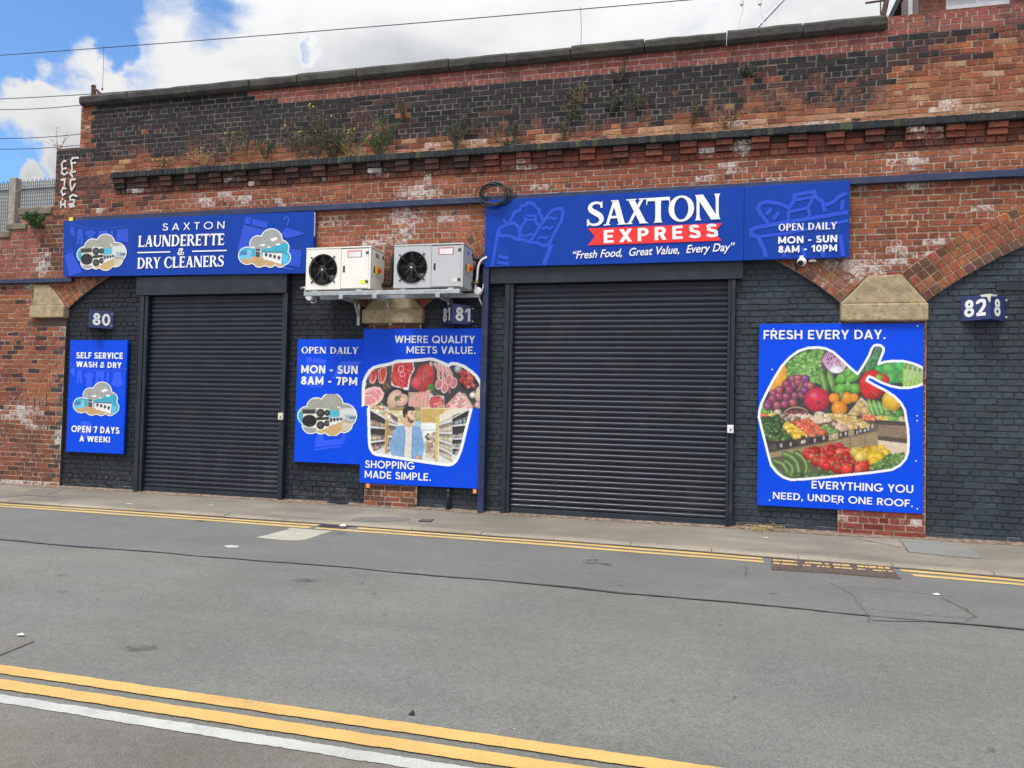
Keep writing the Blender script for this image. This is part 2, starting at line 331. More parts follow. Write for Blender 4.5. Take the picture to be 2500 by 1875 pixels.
M['black'] = mat_plain('black_plastic', (0.012, 0.012, 0.014), 0.45, var=0.1)
M['rubber'] = mat_plain('black_rubber', (0.018, 0.018, 0.02), 0.6, var=0.2)
M['galv'] = mat_plain('galvanised_steel', (0.42, 0.45, 0.47), 0.42, metal=0.55, var=0.15, vs=14)
M['yellow'] = mat_plain('yellow_plate', (0.85, 0.50, 0.01), 0.4)
M['lime'] = mat_plain('lime_sticker', (0.75, 0.80, 0.05), 0.5)
M['orange'] = mat_plain('orange_plastic', (0.80, 0.30, 0.13), 0.5)
M['red_knob'] = mat_plain('red_knob', (0.62, 0.03, 0.02), 0.4)
M['label_white'] = mat_plain('label_white', (0.72, 0.72, 0.76), 0.4)
M['cream'] = mat_plain('cream_plastic', (0.62, 0.62, 0.54), 0.45)
M['rust'] = mat_plain('rusty_iron', (0.085, 0.036, 0.030), 0.8, var=0.35, vs=18, bump=0.4)
M['wire'] = mat_plain('overhead_wire', (0.05, 0.055, 0.065), 0.5)
M['graffiti'] = mat_plain('white_spray_paint', (0.60, 0.60, 0.58), 0.7, var=0.15, vs=20)
M['faded'] = mat_plain('faded_spray_paint', (0.25, 0.13, 0.10), 0.8, var=0.3, vs=20)
M['road'] = mat_asphalt('worn_tarmac', (0.162, 0.164, 0.154), (0.172, 0.171, 0.156), speck=0.42)
M['road_new'] = mat_asphalt('kerbside_tarmac', (0.150, 0.153, 0.154), (0.162, 0.161, 0.154), speck=0.46, patch=0.07)
M['road_near'] = mat_asphalt('near_tarmac', (0.176, 0.170, 0.155), (0.166, 0.148, 0.132), speck=0.46, patch=0.14)
M['patch'] = mat_asphalt('smooth_patch', (0.156, 0.159, 0.157), (0.166, 0.166, 0.158), speck=0.36, patch=0.08, dk=0.2)
M['pave'] = mat_asphalt('footway_tarmac', (0.235, 0.208, 0.170), (0.205, 0.186, 0.156), speck=0.42, patch=0.20, dk=0.5)
M['pave_patch'] = mat_asphalt('footway_patch', (0.205, 0.207, 0.196), (0.22, 0.217, 0.20), speck=0.22, patch=0.06, dk=0.1)
M['kerb'] = mat_asphalt('kerb_stone', (0.31, 0.272, 0.215), (0.26, 0.228, 0.185), speck=0.35, patch=0.14, dk=0.3)
M['seam'] = mat_plain('bitumen_seam', (0.060, 0.061, 0.068), 0.6, var=0.35, vs=4, bump=0.3)
M['crack'] = mat_plain('crack_dirt', (0.105, 0.103, 0.094), 0.9, var=0.4, vs=6)
M['oil'] = mat_plain('oil_stain', (0.070, 0.070, 0.070), 0.7, var=0.4, vs=14)
_t = M['oil'].node_tree; _o = _t.nodes['Material Output']; _mx = nd(_t, 'ShaderNodeMixShader'); _tr = nd(_t, 'ShaderNodeBsdfTransparent'); _tc = nd(_t, 'ShaderNodeTexCoord')
_t.links.new(mrange(_t, noi(_t, _tc.outputs['Object'], 26, 6, 0.75), 0.40, 0.66, 0.05, 0.65), _mx.inputs[0]); _t.links.new(_tr.outputs[0], _mx.inputs[1]); _t.links.new(_t.nodes['Principled BSDF'].outputs[0], _mx.inputs[2]); _t.links.new(_mx.outputs[0], _o.inputs[0])
M['damp'] = mat_plain('damp_tarmac', (0.17, 0.155, 0.135), 0.7, var=0.3, vs=30)
M['concrete'] = mat_asphalt('pale_concrete', (0.47, 0.465, 0.39), (0.40, 0.39, 0.31), speck=0.24, patch=0.14, dk=0.25)
M['dirt'] = mat_plain('red_brown_dirt', (0.20, 0.145, 0.108), 0.95, var=0.5, vs=14, bump=0.6)
M['yel'] = mat_paint('yellow_road_paint', (0.57, 0.36, 0.12), (0.34, 0.25, 0.13), 0.7, 3.2)
M['yel_far'] = mat_paint('faded_yellow_paint', (0.60, 0.41, 0.15), (0.27, 0.22, 0.14), 0.75, 5.0)
M['wht'] = mat_paint('white_road_paint', (0.44, 0.45, 0.425), (0.26, 0.275, 0.255), 0.55, 4.0)
M['iron'] = mat_plain('cast_iron', (0.120, 0.088, 0.074), 0.75, metal=0.1, var=0.25, vs=20, bump=0.3)
M['leaf'] = mat_plain('weed_leaf', (0.085, 0.103, 0.056), 0.75, var=0.35, vs=9)
M['leaf_bright'] = mat_plain('fern_leaf', (0.055, 0.13, 0.040), 0.6, var=0.35, vs=9)
M['stem'] = mat_plain('weed_stem', (0.10, 0.085, 0.045), 0.8, var=0.3)
M['straw'] = mat_plain('dry_straw', (0.36, 0.26, 0.13), 0.85, var=0.35, vs=15)
M['flower'] = mat_plain('yellow_flower', (0.80, 0.66, 0.05), 0.6)
M['shed'] = mat_plain('grey_cladding', (0.30, 0.315, 0.33), 0.5, var=0.06, vs=1.0)
M['conc_post'] = mat_plain('concrete_post', (0.30, 0.275, 0.235), 0.9, var=0.25, vs=12, bump=0.4)
M['mesh_wire'] = mat_plain('fence_wire', (0.10, 0.12, 0.125), 0.5, metal=0.4)
M['litter'] = mat_plain('litter_white', (0.70, 0.69, 0.66), 0.6)
# ================================================================ GROUND
ZR = -0.030                                                     # road level; the footway is at 0
KERB = [(-60, -1.72), (-14, -1.70), (-10, -1.665), (-7.4, -1.625), (-4.1, -1.65), (-1.6, -1.70), (0.07, -1.77), (2.6, -1.98), (3.1, -2.04), (6, -2.40), (12, -3.0), (60, -8.0)]
def kerb_y(x):
    for (a, b), (c, d) in zip(KERB, KERB[1:]):
        if a <= x <= c: return b+(d-b)*(x-a)/(c-a)
    return KERB[-1][1]
g = MB(); g.floor([(-400, -400), (400, -400), (400, 400), (-400, 400)], ZR)
tag(g.build('road', M['road']), kind='structure')
def sheet_obj(name, pts, z, mat, kind='structure'):
    m = MB(); m.floor(pts, z); return tag(m.build(name, mat), kind=kind)
# the resurfaced strip along the kerb
xs = [-40+0.5*i for i in range(161)]
def seam_y(x): return -3.90-0.02*max(0, x+4)-0.03*math.sin(x*0.7)+0.015*math.sin(x*3.1)
sheet_obj('road_strip', [(x, seam_y(x)) for x in xs]+[(x, kerb_y(x)-0.01) for x in xs[::-1]], ZR+0.004, M['road_new'])
m = MB()
for i in range(900):
    x0 = -30+i*0.05; x1 = x0+0.05
    def wd(x): return 0.014+0.014*noise.noise(Vector((x*1.5, 3, 0)))+0.012*noise.noise(Vector((x*9, 7, 0)))+0.02*max(0, noise.noise(Vector((x*0.5, 9, 1))))
    a, b = wd(x0), wd(x1)
    j0 = 0.018*noise.noise(Vector((x0*2.3, 0, 5))); j1 = 0.018*noise.noise(Vector((x1*2.3, 0, 5)))
    m.floor([(x0, seam_y(x0)+j0-a), (x1, seam_y(x1)+j1-b), (x1, seam_y(x1)+j1+b*0.7), (x0, seam_y(x0)+j0+a*0.7)], ZR+0.008)
tag(m.build('road_seam', M['seam']), kind='structure')
# the nearest lane, beyond the white line
sheet_obj('road_shoulder', [(-40, -30), (40, -30), (40, -7.335), (-40, -7.305)], ZR+0.004, M['road_near'])
# painted lines: ragged edges, small breaks
def line(name, x0, x1, fy0, fy1, z, mat, jag=0.006, gaps=(), step=0.025):
    m = MB(); n = int((x1-x0)/step); pv = None
    for i in range(n+1):
        x = x0+i*(x1-x0)/n
        a = fy0(x)+jag*noise.noise(Vector((x*7, 1.3, fy0(0))))+jag*0.5*rnd.uniform(-1, 1)
        b = fy1(x)+jag*noise.noise(Vector((x*7, 4.3, fy1(0))))+jag*0.8*rnd.uniform(-1, 1)*0.5
        if pv and not any(g0 < x < g1 for g0, g1 in gaps): m.floor([(pv[0], pv[1]), (x, a), (x, b), (pv[0], pv[2])], z)
        pv = (x, a, b)
    return tag(m.build(name, mat), kind='structure')
ny = lambda y0: (lambda x: y0-0.011*(x+4))
line('yellow_line', -14, 12, ny(-7.050), ny(-6.945), ZR+0.008, M['yel'], 0.005)
line('yellow_line', -14, 12, ny(-7.226), ny(-7.117), ZR+0.008, M['yel'], 0.005)
line('white_line', -14, 12, ny(-7.370), ny(-7.282), ZR+0.008, M['wht'], 0.007)
ky = lambda o: (lambda x: kerb_y(x)-o-0.012*math.sin(x*1.9+o*9)-0.02*max(0, noise.noise(Vector((x*0.8, o, 2)))))
line('yellow_line', -30, 0.66, ky(0.185), ky(0.085), ZR+0.008, M['yel_far'], 0.008, [(-4.72, -4.2)], 0.08)
line('yellow_line', -30, 0.66, ky(0.37), ky(0.275), ZR+0.008, M['yel_far'], 0.008, [(-4.75, -4.68)], 0.08)
line('yellow_line', 2.0, 14, ky(0.185), ky(0.085), ZR+0.008, M['yel_far'], 0.008, (), 0.08)
line('yellow_line', 2.06, 14, ky(0.37), ky(0.275), ZR+0.008, M['yel_far'], 0.008, (), 0.08)
# concrete patch, stains, cracks
pp = [gp('B6', *q, ZR) for q in [(140, 405), (300, 370), (420, 335), (560, 300), (600, 275), (900, 300), (1170, 318), (1030, 360), (900, 405), (800, 437), (710, 448), (460, 440)]]
sheet_obj('concrete_patch', pp, ZR+0.0065, M['concrete'])
def blob(fr, x, y, rx, ry, n=18, jag=0.25, z=ZR):
    s_ = rnd.uniform(0, 50)
    return [gp(fr, x+rx*math.cos(a)*(1+jag*noise.noise(Vector((math.cos(a)*1.4+s_, math.sin(a)*1.4, 0)))), y+ry*math.sin(a)*(1+jag*noise.noise(Vector((math.cos(a)*1.4, math.sin(a)*1.4+s_, 3)))), z)
            for a in [2*math.pi*k/n for k in range(n)]][::-1]
m = MB()
for fr, x, y, rx, ry in [('R8', 350, 340, 30, 4), ('R8', 345, 353, 38, 6), ('R8', 410, 358, 30, 6), ('R8', 470, 450, 14, 3), ('R8', 1128, 485, 19, 3.5),
                         ('R8', 895, 600, 14, 3), ('R8', 900, 622, 12, 3), ('R8', 692, 945, 12, 6), ('R8', 960, 932, 14, 4), ('R8', 2070, 1160, 22, 9), ('R8', 118, 795, 8, 4),
                         ('R7', 280, 405, 30, 4), ('R7', 1320, 428, 60, 7), ('R7', 600, 718, 75, 13), ('R7', 265, 475, 26, 3),
                         ('R7', 425, 512, 12, 3), ('R7', 608, 508, 7, 3), ('R7', 1660, 580, 11, 3), ('R7', 1615, 487, 16, 3), ('R7', 870, 172, 25, 4),
                         ('R7', 1480, 225, 22, 4), ('R7', 1565, 438, 9, 3), ('R7', 355, 785, 12, 4)]:
    m.floor(blob(fr, x, y, rx, ry, jag=0.6, z=ZR+0.009), ZR+0.0095+0.00001*len(m.f))
tag(m.build('road_stain', M['oil']), kind='structure')
def crack(fr, pts, w, mat=M['crack'], z=ZR+0.0085):
    P = [gp(fr, *q, z) for q in pts]; m = MB(); dense = []
    for (a, b), (c, d) in zip(P, P[1:]):
        n = max(2, int(math.hypot(c-a, d-b)/0.05))
        dense += [(a+(c-a)*i/n+rnd.uniform(-.012, .012), b+(d-b)*i/n+rnd.uniform(-.012, .012)) for i in range(n)]
    dense.append(P[-1]); m2 = MB(); m2.ribbon(dense, [w*rnd.uniform(0.4, 1.5) for _ in dense], 0)
    m.v = [(p[0], p[2], z) for p in m2.v]; m.f = m2.f; m.c = m2.c; m.e = m2.e
    return tag(m.build('road_crack', mat), kind='structure')
crack('R8', [(1380, 440), (1470, 490), (1515, 545), (1550, 608)], 0.006)
crack('R8', [(1380, 455), (1560, 462), (1700, 475), (1830, 492), (1910, 500)], 0.007)
crack('R8', [(1540, 550), (1640, 562), (1760, 575), (1980, 590)], 0.006)
crack('R8', [(1850, 500), (1930, 540), (2005, 585), (1960, 600)], 0.009)
crack('R8', [(1010, 365), (1015, 410)], 0.010)
crack('R8', [(1885, 518), (1950, 545), (2010, 584)], 0.009, mat_plain('moss', (0.10, 0.115, 0.045), 0.9, var=0.4, vs=20), ZR+0.0105)
sheet_obj('smooth_patch', [gp('R8', *q, ZR) for q in [(1500, 462), (1840, 492), (2005, 588), (1960, 612), (1560, 605), (1515, 550)]][::-1], ZR+0.0062, M['patch'])
sheet_obj('smooth_patch', [gp('R7', *q, ZR) for q in [(-60, 660), (150, 693), (0, 755), (-60, 770)]][::-1], ZR+0.0062, M['road_near'])
sheet_obj('dusty_patch', blob('R7', 1002, 285, 32, 6, jag=0.3), ZR+0.0098, mat_plain('pale_dust', (0.42, 0.41, 0.38), 0.9, var=0.3, vs=30))
# footway and kerb
m = MB()
m.floor([(x, kerb_y(x)+0.13) for x in xs]+[(40, 0.25), (-40, 0.25)], 0.0)
tag(m.build('pavement', M['pave']), kind='structure')
m = MB(); x = -20.0; i = 0
while x < 14:
    ln = 0.915; a, b = x+0.004, x+ln-0.004
    dz = rnd.uniform(-.004, .003); dy = rnd.uniform(-.005, .005)
    pr = [(0.0, -0.2), (0.0, 0.012), (0.022, 0.004+0.02), (0.135, 0.006), (0.135, -0.2)]
    pr = [(0.0, ZR-0.1), (0.004, -0.016), (0.02, 0.001), (0.13, 0.003), (0.13, ZR-0.1)]
    vs = [(a, kerb_y(a)+p[0]+dy, p[1]+dz) for p in pr]+[(b, kerb_y(b)+p[0]+dy, p[1]+dz) for p in pr]
    m.mesh(vs, [(0, 5, 6, 1), (1, 6, 7, 2), (2, 7, 8, 3), (3, 8, 9, 4), (0, 1, 2, 3, 4), (9, 8, 7, 6, 5)])
    x += ln; i += 1
tag(m.build('kerb', M['kerb']), kind='structure')
m = MB(); m.floor([(x, kerb_y(x)-0.055-0.03*noise.noise(Vector((x*1.2, 0, 0)))) for x in xs]+[(x, kerb_y(x)-0.001) for x in xs[::-1]], ZR+0.012)
tag(m.build('gutter_grit', mat_asphalt('grit', (0.135, 0.115, 0.098), (0.105, 0.092, 0.08), patch=0.25)), kind='structure')
m = MB(); dx = [-14+0.1*i for i in range(241)]
for x0, x1 in zip(dx, dx[1:]):
    def dw(x): return -0.10-0.10*noise.noise(Vector((x*0.9, 0, 4)))-0.05*noise.noise(Vector((x*4, 2, 4)))
    m.face([(x0, dw(x0), 0.004), (x1, dw(x1), 0.004), (x1, 0.06, 0.03), (x0, 0.06, 0.03)])
tag(m.build('wall_foot_dirt', M['dirt']), kind='structure')
sheet_obj('pavement_patch', [gp('B5', *q, 0) for q in [(1290, 180), (1560, 185), (1760, 235), (1860, 275), (1890, 320), (1620, 300), (1345, 270), (1310, 215)]][::-1], 0.005, M['pave_patch'])
crack('B5', [(1280, 175), (1310, 215), (1345, 270), (1620, 300), (1890, 322)], 0.009, z=0.009)
crack('B5', [(930, 165), (1060, 185), (1210, 215), (1300, 235)], 0.014, z=0.009)
sheet_obj('damp_stain', [gp('B8', *q, 0) for q in [(430, 85), (700, 75), (840, 95), (780, 120), (640, 150), (640, 165), (800, 180), (560, 175), (400, 165), (100, 185), (-80, 205), (-80, 160), (200, 150), (330, 120)]][::-1], 0.0045, M['damp'])
sheet_obj('damp_stain', blob('P', 930, 1268, 75, 6, jag=0.5, z=0), 0.0045, M['damp'])

# ================================================================ VIADUCT
BX, BZ = 0.248, 0.0818                                          # brick and joint
via = thing('railway_viaduct', 'long red and soot black brick railway viaduct with dark painted bays under its arches', 'viaduct', (-4, 0, 0))
R_A = 4.39
def arch_from(x0, x1, zs, R):
    c = (x0+x1)/2; h = (x1-x0)/2; return (c, zs-math.sqrt(R*R-h*h), R, x0, x1)
ARCH = [arch_from(-10.757, -5.048, 3.03, R_A), arch_from(-4.117, 1.765, 3.02, R_A), (6.454, -1.698, 6.0, 2.757, 10.151)]
RING = 0.475
def in_arch(x, z, extra):
    for cx_, cz_, R, x0, x1 in ARCH:
        if (x-cx_)**2+(z-cz_)**2 < (R+extra)**2 and z > 2.7: return True
    return False
SPR = []                                                        # springer outlines (top trapezoid, slab)
for q in ([(-11.397, 3.522), (-11.072, 3.517), (-10.730, 3.14), (-11.42, 3.14)], [(-4.722, 3.376), (-4.440, 3.376), (-4.090, 3.005), (-5.075, 3.005)], [(2.075, 3.366), (2.475, 3.390), (2.79, 3.005), (1.735, 3.005)]):
    SPR.append(q)
# per-course horizontal limits of the front wall
def wall_spans(z):
    if z > 5.93: return [(-10.575, 9.0)]
    if z > 4.88: return [(-11.07, 9.0)]
    if z > 4.60: return [(-11.62, 9.0)] if z > 4.76 else [(-11.81, 9.0)]
    if z > 4.47: return [(-11.99, 9.0)]
    if z > 2.79: return [(-17.0, 9.0)]
    return [(-17.0, -10.715), (-4.992, -4.130), (1.741, 2.775)]
def fb(x, z, s, o=0.0): return noise.fractal(Vector((x*s+o, z*s-o, o*1.7)), 0.9, 2.1, 4)
EFF = [('R1', 1190, 1160, 60, 30), ('R1', 1310, 1135, 40, 22), ('R1', 1420, 1150, 40, 30), ('R1', 780, 1105, 50, 12), ('R1', 575, 1222, 30, 14), ('R1', 1620, 1170, 20, 40), ('R1', 1360, 1045, 30, 16), ('R1', 1440, 1090, 15, 30), ('R1', 1845, 1055, 14, 14),
       ('R2', 520, 1120, 110, 45), ('R2', 440, 1260, 90, 55), ('R2', 700, 1260, 90, 25), ('R2', 560, 1030, 30, 30), ('R2', 30, 1280, 50, 26), ('R2', 300, 1400, 120, 30), ('R2', 450, 1330, 60, 60), ('R2', 1230, 1080, 50, 16), ('R2', 300, 1000, 36, 16), ('R2', 600, 845, 44, 10), ('R2', 850, 825, 50, 10), ('R2', 1120, 960, 60, 14),
       ('R3', 440, 970, 80, 26), ('R3', 300, 1035, 50, 26), ('R3', 480, 860, 40, 50), ('R3', 290, 870, 40, 16), ('R3', 1440, 935, 110, 40), ('R3', 1500, 1060, 100, 26), ('R3', 1560, 760, 60, 50), ('R3', 1780, 890, 60, 26), ('R3', 680, 1035, 60, 14), ('R3', 960, 715, 140, 14), ('R3', 450, 710, 60, 18), ('R3', 1150, 1060, 30, 30), ('R3', 1700, 610, 130, 40), ('R3', 1900, 650, 100, 30),
       ('Z3', 1000, 500, 130, 50), ('Z3', 1200, 360, 120, 40), ('Z3', 560, 660, 120, 60), ('Z3', 440, 600, 60, 50), ('Z3', 700, 560, 200, 30), ('Z3', 800, 430, 80, 30), ('Z3', 1600, 30, 160, 50),
       ('B3', 1290, 1330, 90, 220), ('B3', 640, 1020, 120, 40), ('B3', 820, 1120, 140, 40), ('B3', 560, 980, 90, 30), ('B3', 150, 880, 120, 40), ('Z1', 240, 1470, 120, 16), ('Z1', 60, 1455, 120, 14), ('Z1', 330, 490, 10, 22), ('Z1', 415, 430, 18, 30), ('Z1', 200, 130, 40, 14), ('R4', 240, 110, 40, 70), ('R4', 140, 960, 90, 40), ('R6', 1500, 1600, 40, 30), ('R6', 1100, 1560, 40, 20), ('R6', 1230, 170, 60, 80), ('R6', 1180, 120, 120, 40)]
EW = []
for fr, x, y, rx, ry in EFF:
    a = wp(fr, x, y); b = wp(fr, x+rx, y); c = wp(fr, x, y+ry); EW.append((a[0], a[1], max(0.06, abs(b[0]-a[0])), max(0.05, abs(c[1]-a[1]))))
def effl(x, z):
    e = 0
    for a, b, rx, rz in EW:
        d = ((x-a)/(rx*1.25))**2+((z-b)/(rz*1.25))**2
        if d < 4: e = max(e, math.exp(-d*0.9))
    return e
def lerp3(a, b, t): return tuple(a[i]+(b[i]-a[i])*t for i in range(3))
def cl(v, a=0.0, b=1.0): return max(a, min(b, v))
NEWR = (0.270, 0.088, 0.070); RED = (0.212, 0.062, 0.036); ORG = (0.300, 0.103, 0.050); SOOT = (0.013, 0.013, 0.017); PURP = (0.042, 0.024, 0.026); PALE = (0.42, 0.26, 0.16)
def is_new(x, z):
    if 2.33 < x and z > 6.56: return True
    if z < 6.38 or x > 2.33: return False
    return x > (-7.28+0.14*rnd.random() if z > 6.54 else -7.16 if z > 6.46 else -6.72)
def brick_col(x, z):
    """(brick, mortar, bloom, wear)"""
    j = rnd.uniform(0.88, 1.12)
    if is_new(x, z):
        c = tuple(q*rnd.uniform(0.88, 1.1) for q in NEWR); return c, (0.46, 0.36, 0.31), 0.0, 0.15
    if z > 5.40:                                                # parapet: soot, with orange where the faces have spalled
        up = cl((z-5.40)/1.0)
        n = fb(x, z, 0.9, 3)*0.55+fb(x*1.9, z*0.6, 1.1, 11)*0.45+fb(x, z, 3.2, 5)*0.35
        s = 0.50+up*0.55+n*0.95-cl((x+1.0)/5.0)*0.30*(1.3-up)-cl((x-1.8)/0.8)*0.85
        if z < 5.62: s -= 0.50
        if x < -6.6: s += 0.16-0.35*cl((6.0-z)/0.5)
        if x < -10.30 and z > 5.93: s = -0.4
        s = s*0.8+0.27+rnd.gauss(0, 0.10 if x < -5 else 0.19)
        if s > 0.60: c = lerp3(SOOT, (0.030, 0.027, 0.030), rnd.random()); mo = (0.165, 0.142, 0.134)
        elif s > 0.32: c = lerp3(PURP, (0.085, 0.034, 0.028), rnd.random()); mo = (0.20, 0.160, 0.138)
        elif s > 0.05: c = lerp3((0.14, 0.045, 0.028), (0.22, 0.07, 0.04), rnd.random()); mo = (0.26, 0.165, 0.11)
        else:
            c = lerp3(RED, ORG, rnd.random()) if rnd.random() < 0.72 else lerp3(ORG, PALE, rnd.random()); mo = (0.36, 0.23, 0.145)
        if z < 5.53 and x > -7 and rnd.random() < 0.65: c = lerp3(ORG, PALE, rnd.random()); mo = (0.42, 0.30, 0.20)
        if rnd.random() < 0.004: c = (0.22, 0.14, 0.06)
        w_ = 0.9-0.3*cl(s)
    else:
        n = fb(x, z, 1.0, 21); s = n*0.7+rnd.gauss(0, 0.20)
        c = lerp3(RED, ORG, cl(0.45+s))
        if rnd.random() < 0.11: c = lerp3(c, (0.11, 0.042, 0.034), 0.6)
        mo = (0.36, 0.28, 0.225)
        dk = cl((-8.6-x)/1.4)*cl((z-4.6)/0.6)
        if dk > 0 and rnd.random() < dk*0.9: c = lerp3(c, PURP, 0.75); mo = (0.17, 0.12, 0.10)
        if z > 5.02: c = lerp3(c, (0.055, 0.028, 0.024), cl((z-5.0)/0.3)*rnd.uniform(0.35, 0.9)*(1.0 if x < -4 else 0.55)); mo = lerp3(mo, (0.17, 0.13, 0.11), 0.6)
        if x < -10.6 and z < 4.8:
            if rnd.random() < 0.10: c = (0.060, 0.030, 0.028)
            if z < 1.2: c = lerp3(c, (0.12, 0.05, 0.035), rnd.uniform(0.2, 0.8))
            if x < -11.4 and z > 3.7: c = lerp3(c, NEWR, 0.6)
            if -11.4 < x and 3.8 < z < 4.6: c = lerp3(c, (0.05, 0.03, 0.026), rnd.uniform(0.2, 0.9))
        if -10.87 < x < -10.7 and z < 2.8: c = lerp3(c, (0.05, 0.05, 0.052) if rnd.random() < 0.6 else (0.30, 0.13, 0.07), 0.8)
        if -5 < x < -4.1 and z < 2.8: c = lerp3((0.16, 0.06, 0.04), (0.09, 0.045, 0.035), rnd.random()) if rnd.random() < 0.6 else lerp3(RED, ORG, rnd.random()*0.5)
        if 1.7 < x < 2.8 and z < 2.8: c = lerp3((0.16, 0.030, 0.022), (0.24, 0.06, 0.04), rnd.random())
        w_ = 0.7
    e = min(0.85, effl(x, z))*rnd.uniform(0.75, 1.1)
    if e > 0.3: mo = lerp3(mo, (0.55, 0.50, 0.45), cl(e))
    return tuple(q*j for q in c), tuple(q*rnd.uniform(0.85, 1.15) for q in mo), e, w_
def emit_brick(mb, x0, x1, z0, z1, y, c, mo, e, wear, joint=0.0105, deep=0.0065, proud=0.0):
    mb.face([(x0, y+deep, z0), (x1, y+deep, z0), (x1, y+deep, z1), (x0, y+deep, z1)], mo, e*0.9)
    a, b, p, q = x0+joint/2, x1-joint/2, z0+joint/2, z1-joint/2
    if b-a < 0.02: return
    jt = 0.0022+0.0034*wear; R = lambda: rnd.uniform(-jt, jt)
    if wear > 0.5 and rnd.random() < 0.16: jt *= 2.0
    yy = y-proud+rnd.uniform(-0.0020, 0.0014)*(1+wear)+(rnd.uniform(0.0, 0.0028) if wear > 0.6 and rnd.random() < 0.2 else 0)
    o = [(a+R(), p+R()), (b+R(), p+R()), (b+R(), q+R()), (a+R(), q+R())]
    bv = 0.003+0.005*wear*rnd.random(); t0, t1 = rnd.uniform(-.0015, .0015), rnd.uniform(-.0015, .0015)
    i = [(o[0][0]+bv, o[0][1]+bv), (o[1][0]-bv, o[1][1]+bv), (o[2][0]-bv, o[2][1]-bv), (o[3][0]+bv, o[3][1]-bv)]
    vs = [(px, y+deep+0.001, pz) for px, pz in o]+[(i[0][0], yy+t0, i[0][1]), (i[1][0], yy+t1, i[1][1]), (i[2][0], yy-t0, i[2][1]), (i[3][0], yy-t1, i[3][1])]
    mb.mesh(vs, [(4, 5, 6, 7)], c, e)
    ce = lerp3(c, mo, 0.35)
    mb.mesh(vs, [(0, 1, 5, 4), (1, 2, 6, 5), (2, 3, 7, 6), (3, 0, 4, 7)], ce, e)
def lay(mb, spans_fn, z0, z1, y, col_fn, skip=None, off=0.0, wearmul=1.0, **kw):
    n = int(math.ceil((z1-z0)/BZ-1e-6)); k0 = int(round(z0/BZ))
    for r in range(n):
        za = z0+r*BZ; zb = min(z1, za+BZ); k = k0+r; zm = (za+zb)/2
        wob = lambda x: 0.003*noise.noise(Vector((x*0.8, zm*2, 8)))
        hdr = k % 4 == 2; bl = BX/2 if hdr else BX; sh = (0.0 if hdr else (BX/4 if k % 2 else BX*0.72))+off
        for s0, s1 in spans_fn(zm):
            x = math.floor((s0-sh)/bl)*bl+sh
            while x < s1-0.004:
                xa, xb = max(x, s0), min(x+bl, s1); x += bl
                if xb-xa < 0.012: continue
                if not hdr and rnd.random() < 0.10 and xb-xa > 0.2: cuts = [(xa, (xa+xb)/2), ((xa+xb)/2, xb)]
                else: cuts = [(xa, xb)]
                for ca_, cb_ in cuts:
                    if skip and skip(ca_, cb_, za, zb): continue
                    xm = (ca_+cb_)/2; c, mo, e, w_ = col_fn(xm, zm); q = wob(xm)
                    emit_brick(mb, ca_, cb_, za+q, zb+q, y, c, mo, e, w_*wearmul, **kw)
def skip_main(a, b, p, q):
    if all(in_arch(x, z, RING-0.02) for x in (a, b) for z in (p, q)): return True
    return False
w1 = MB(); lay(w1, wall_spans, 0.0, 5.235, 0.0, brick_col, skip_main); w1.build('wall', M['brick'], via)
w2 = MB(); lay(w2, wall_spans, 5.235, 6.625, 0.0, brick_col); lay(w2, lambda z: [(2.30, 9.0)], 6.625, 6.79, 0.0, brick_col); w2.build('parapet', M['soot_brick'], via)
# solid core behind the faces
m = MB()
m.box(-10.575, 9.0, 0.02, 0.46, 4.95, 6.62); m.box(-11.07, 9.0, 0.021, 0.9, 4.70, 5.925); m.box(-17, 9.0, 0.34, 0.9, 0, 4.40)
m.box(-11.81, -11.05, 0.022, 0.46, 4.40, 4.75); m.box(-17, -11.0, 0.023, 0.46, 3.55, 4.46); m.box(-17.0, -10.72, 0.012, 0.5, 0, 3.54); m.box(-4.99, -4.13, 0.012, 0.5, 0, 3.1); m.box(1.744, 2.772, 0.012, 0.5, 0, 3.1)
m.box(2.31, 9.0, 0.02, 0.46, 6.62, 6.785)
m.build('core', M['rubble'], via)
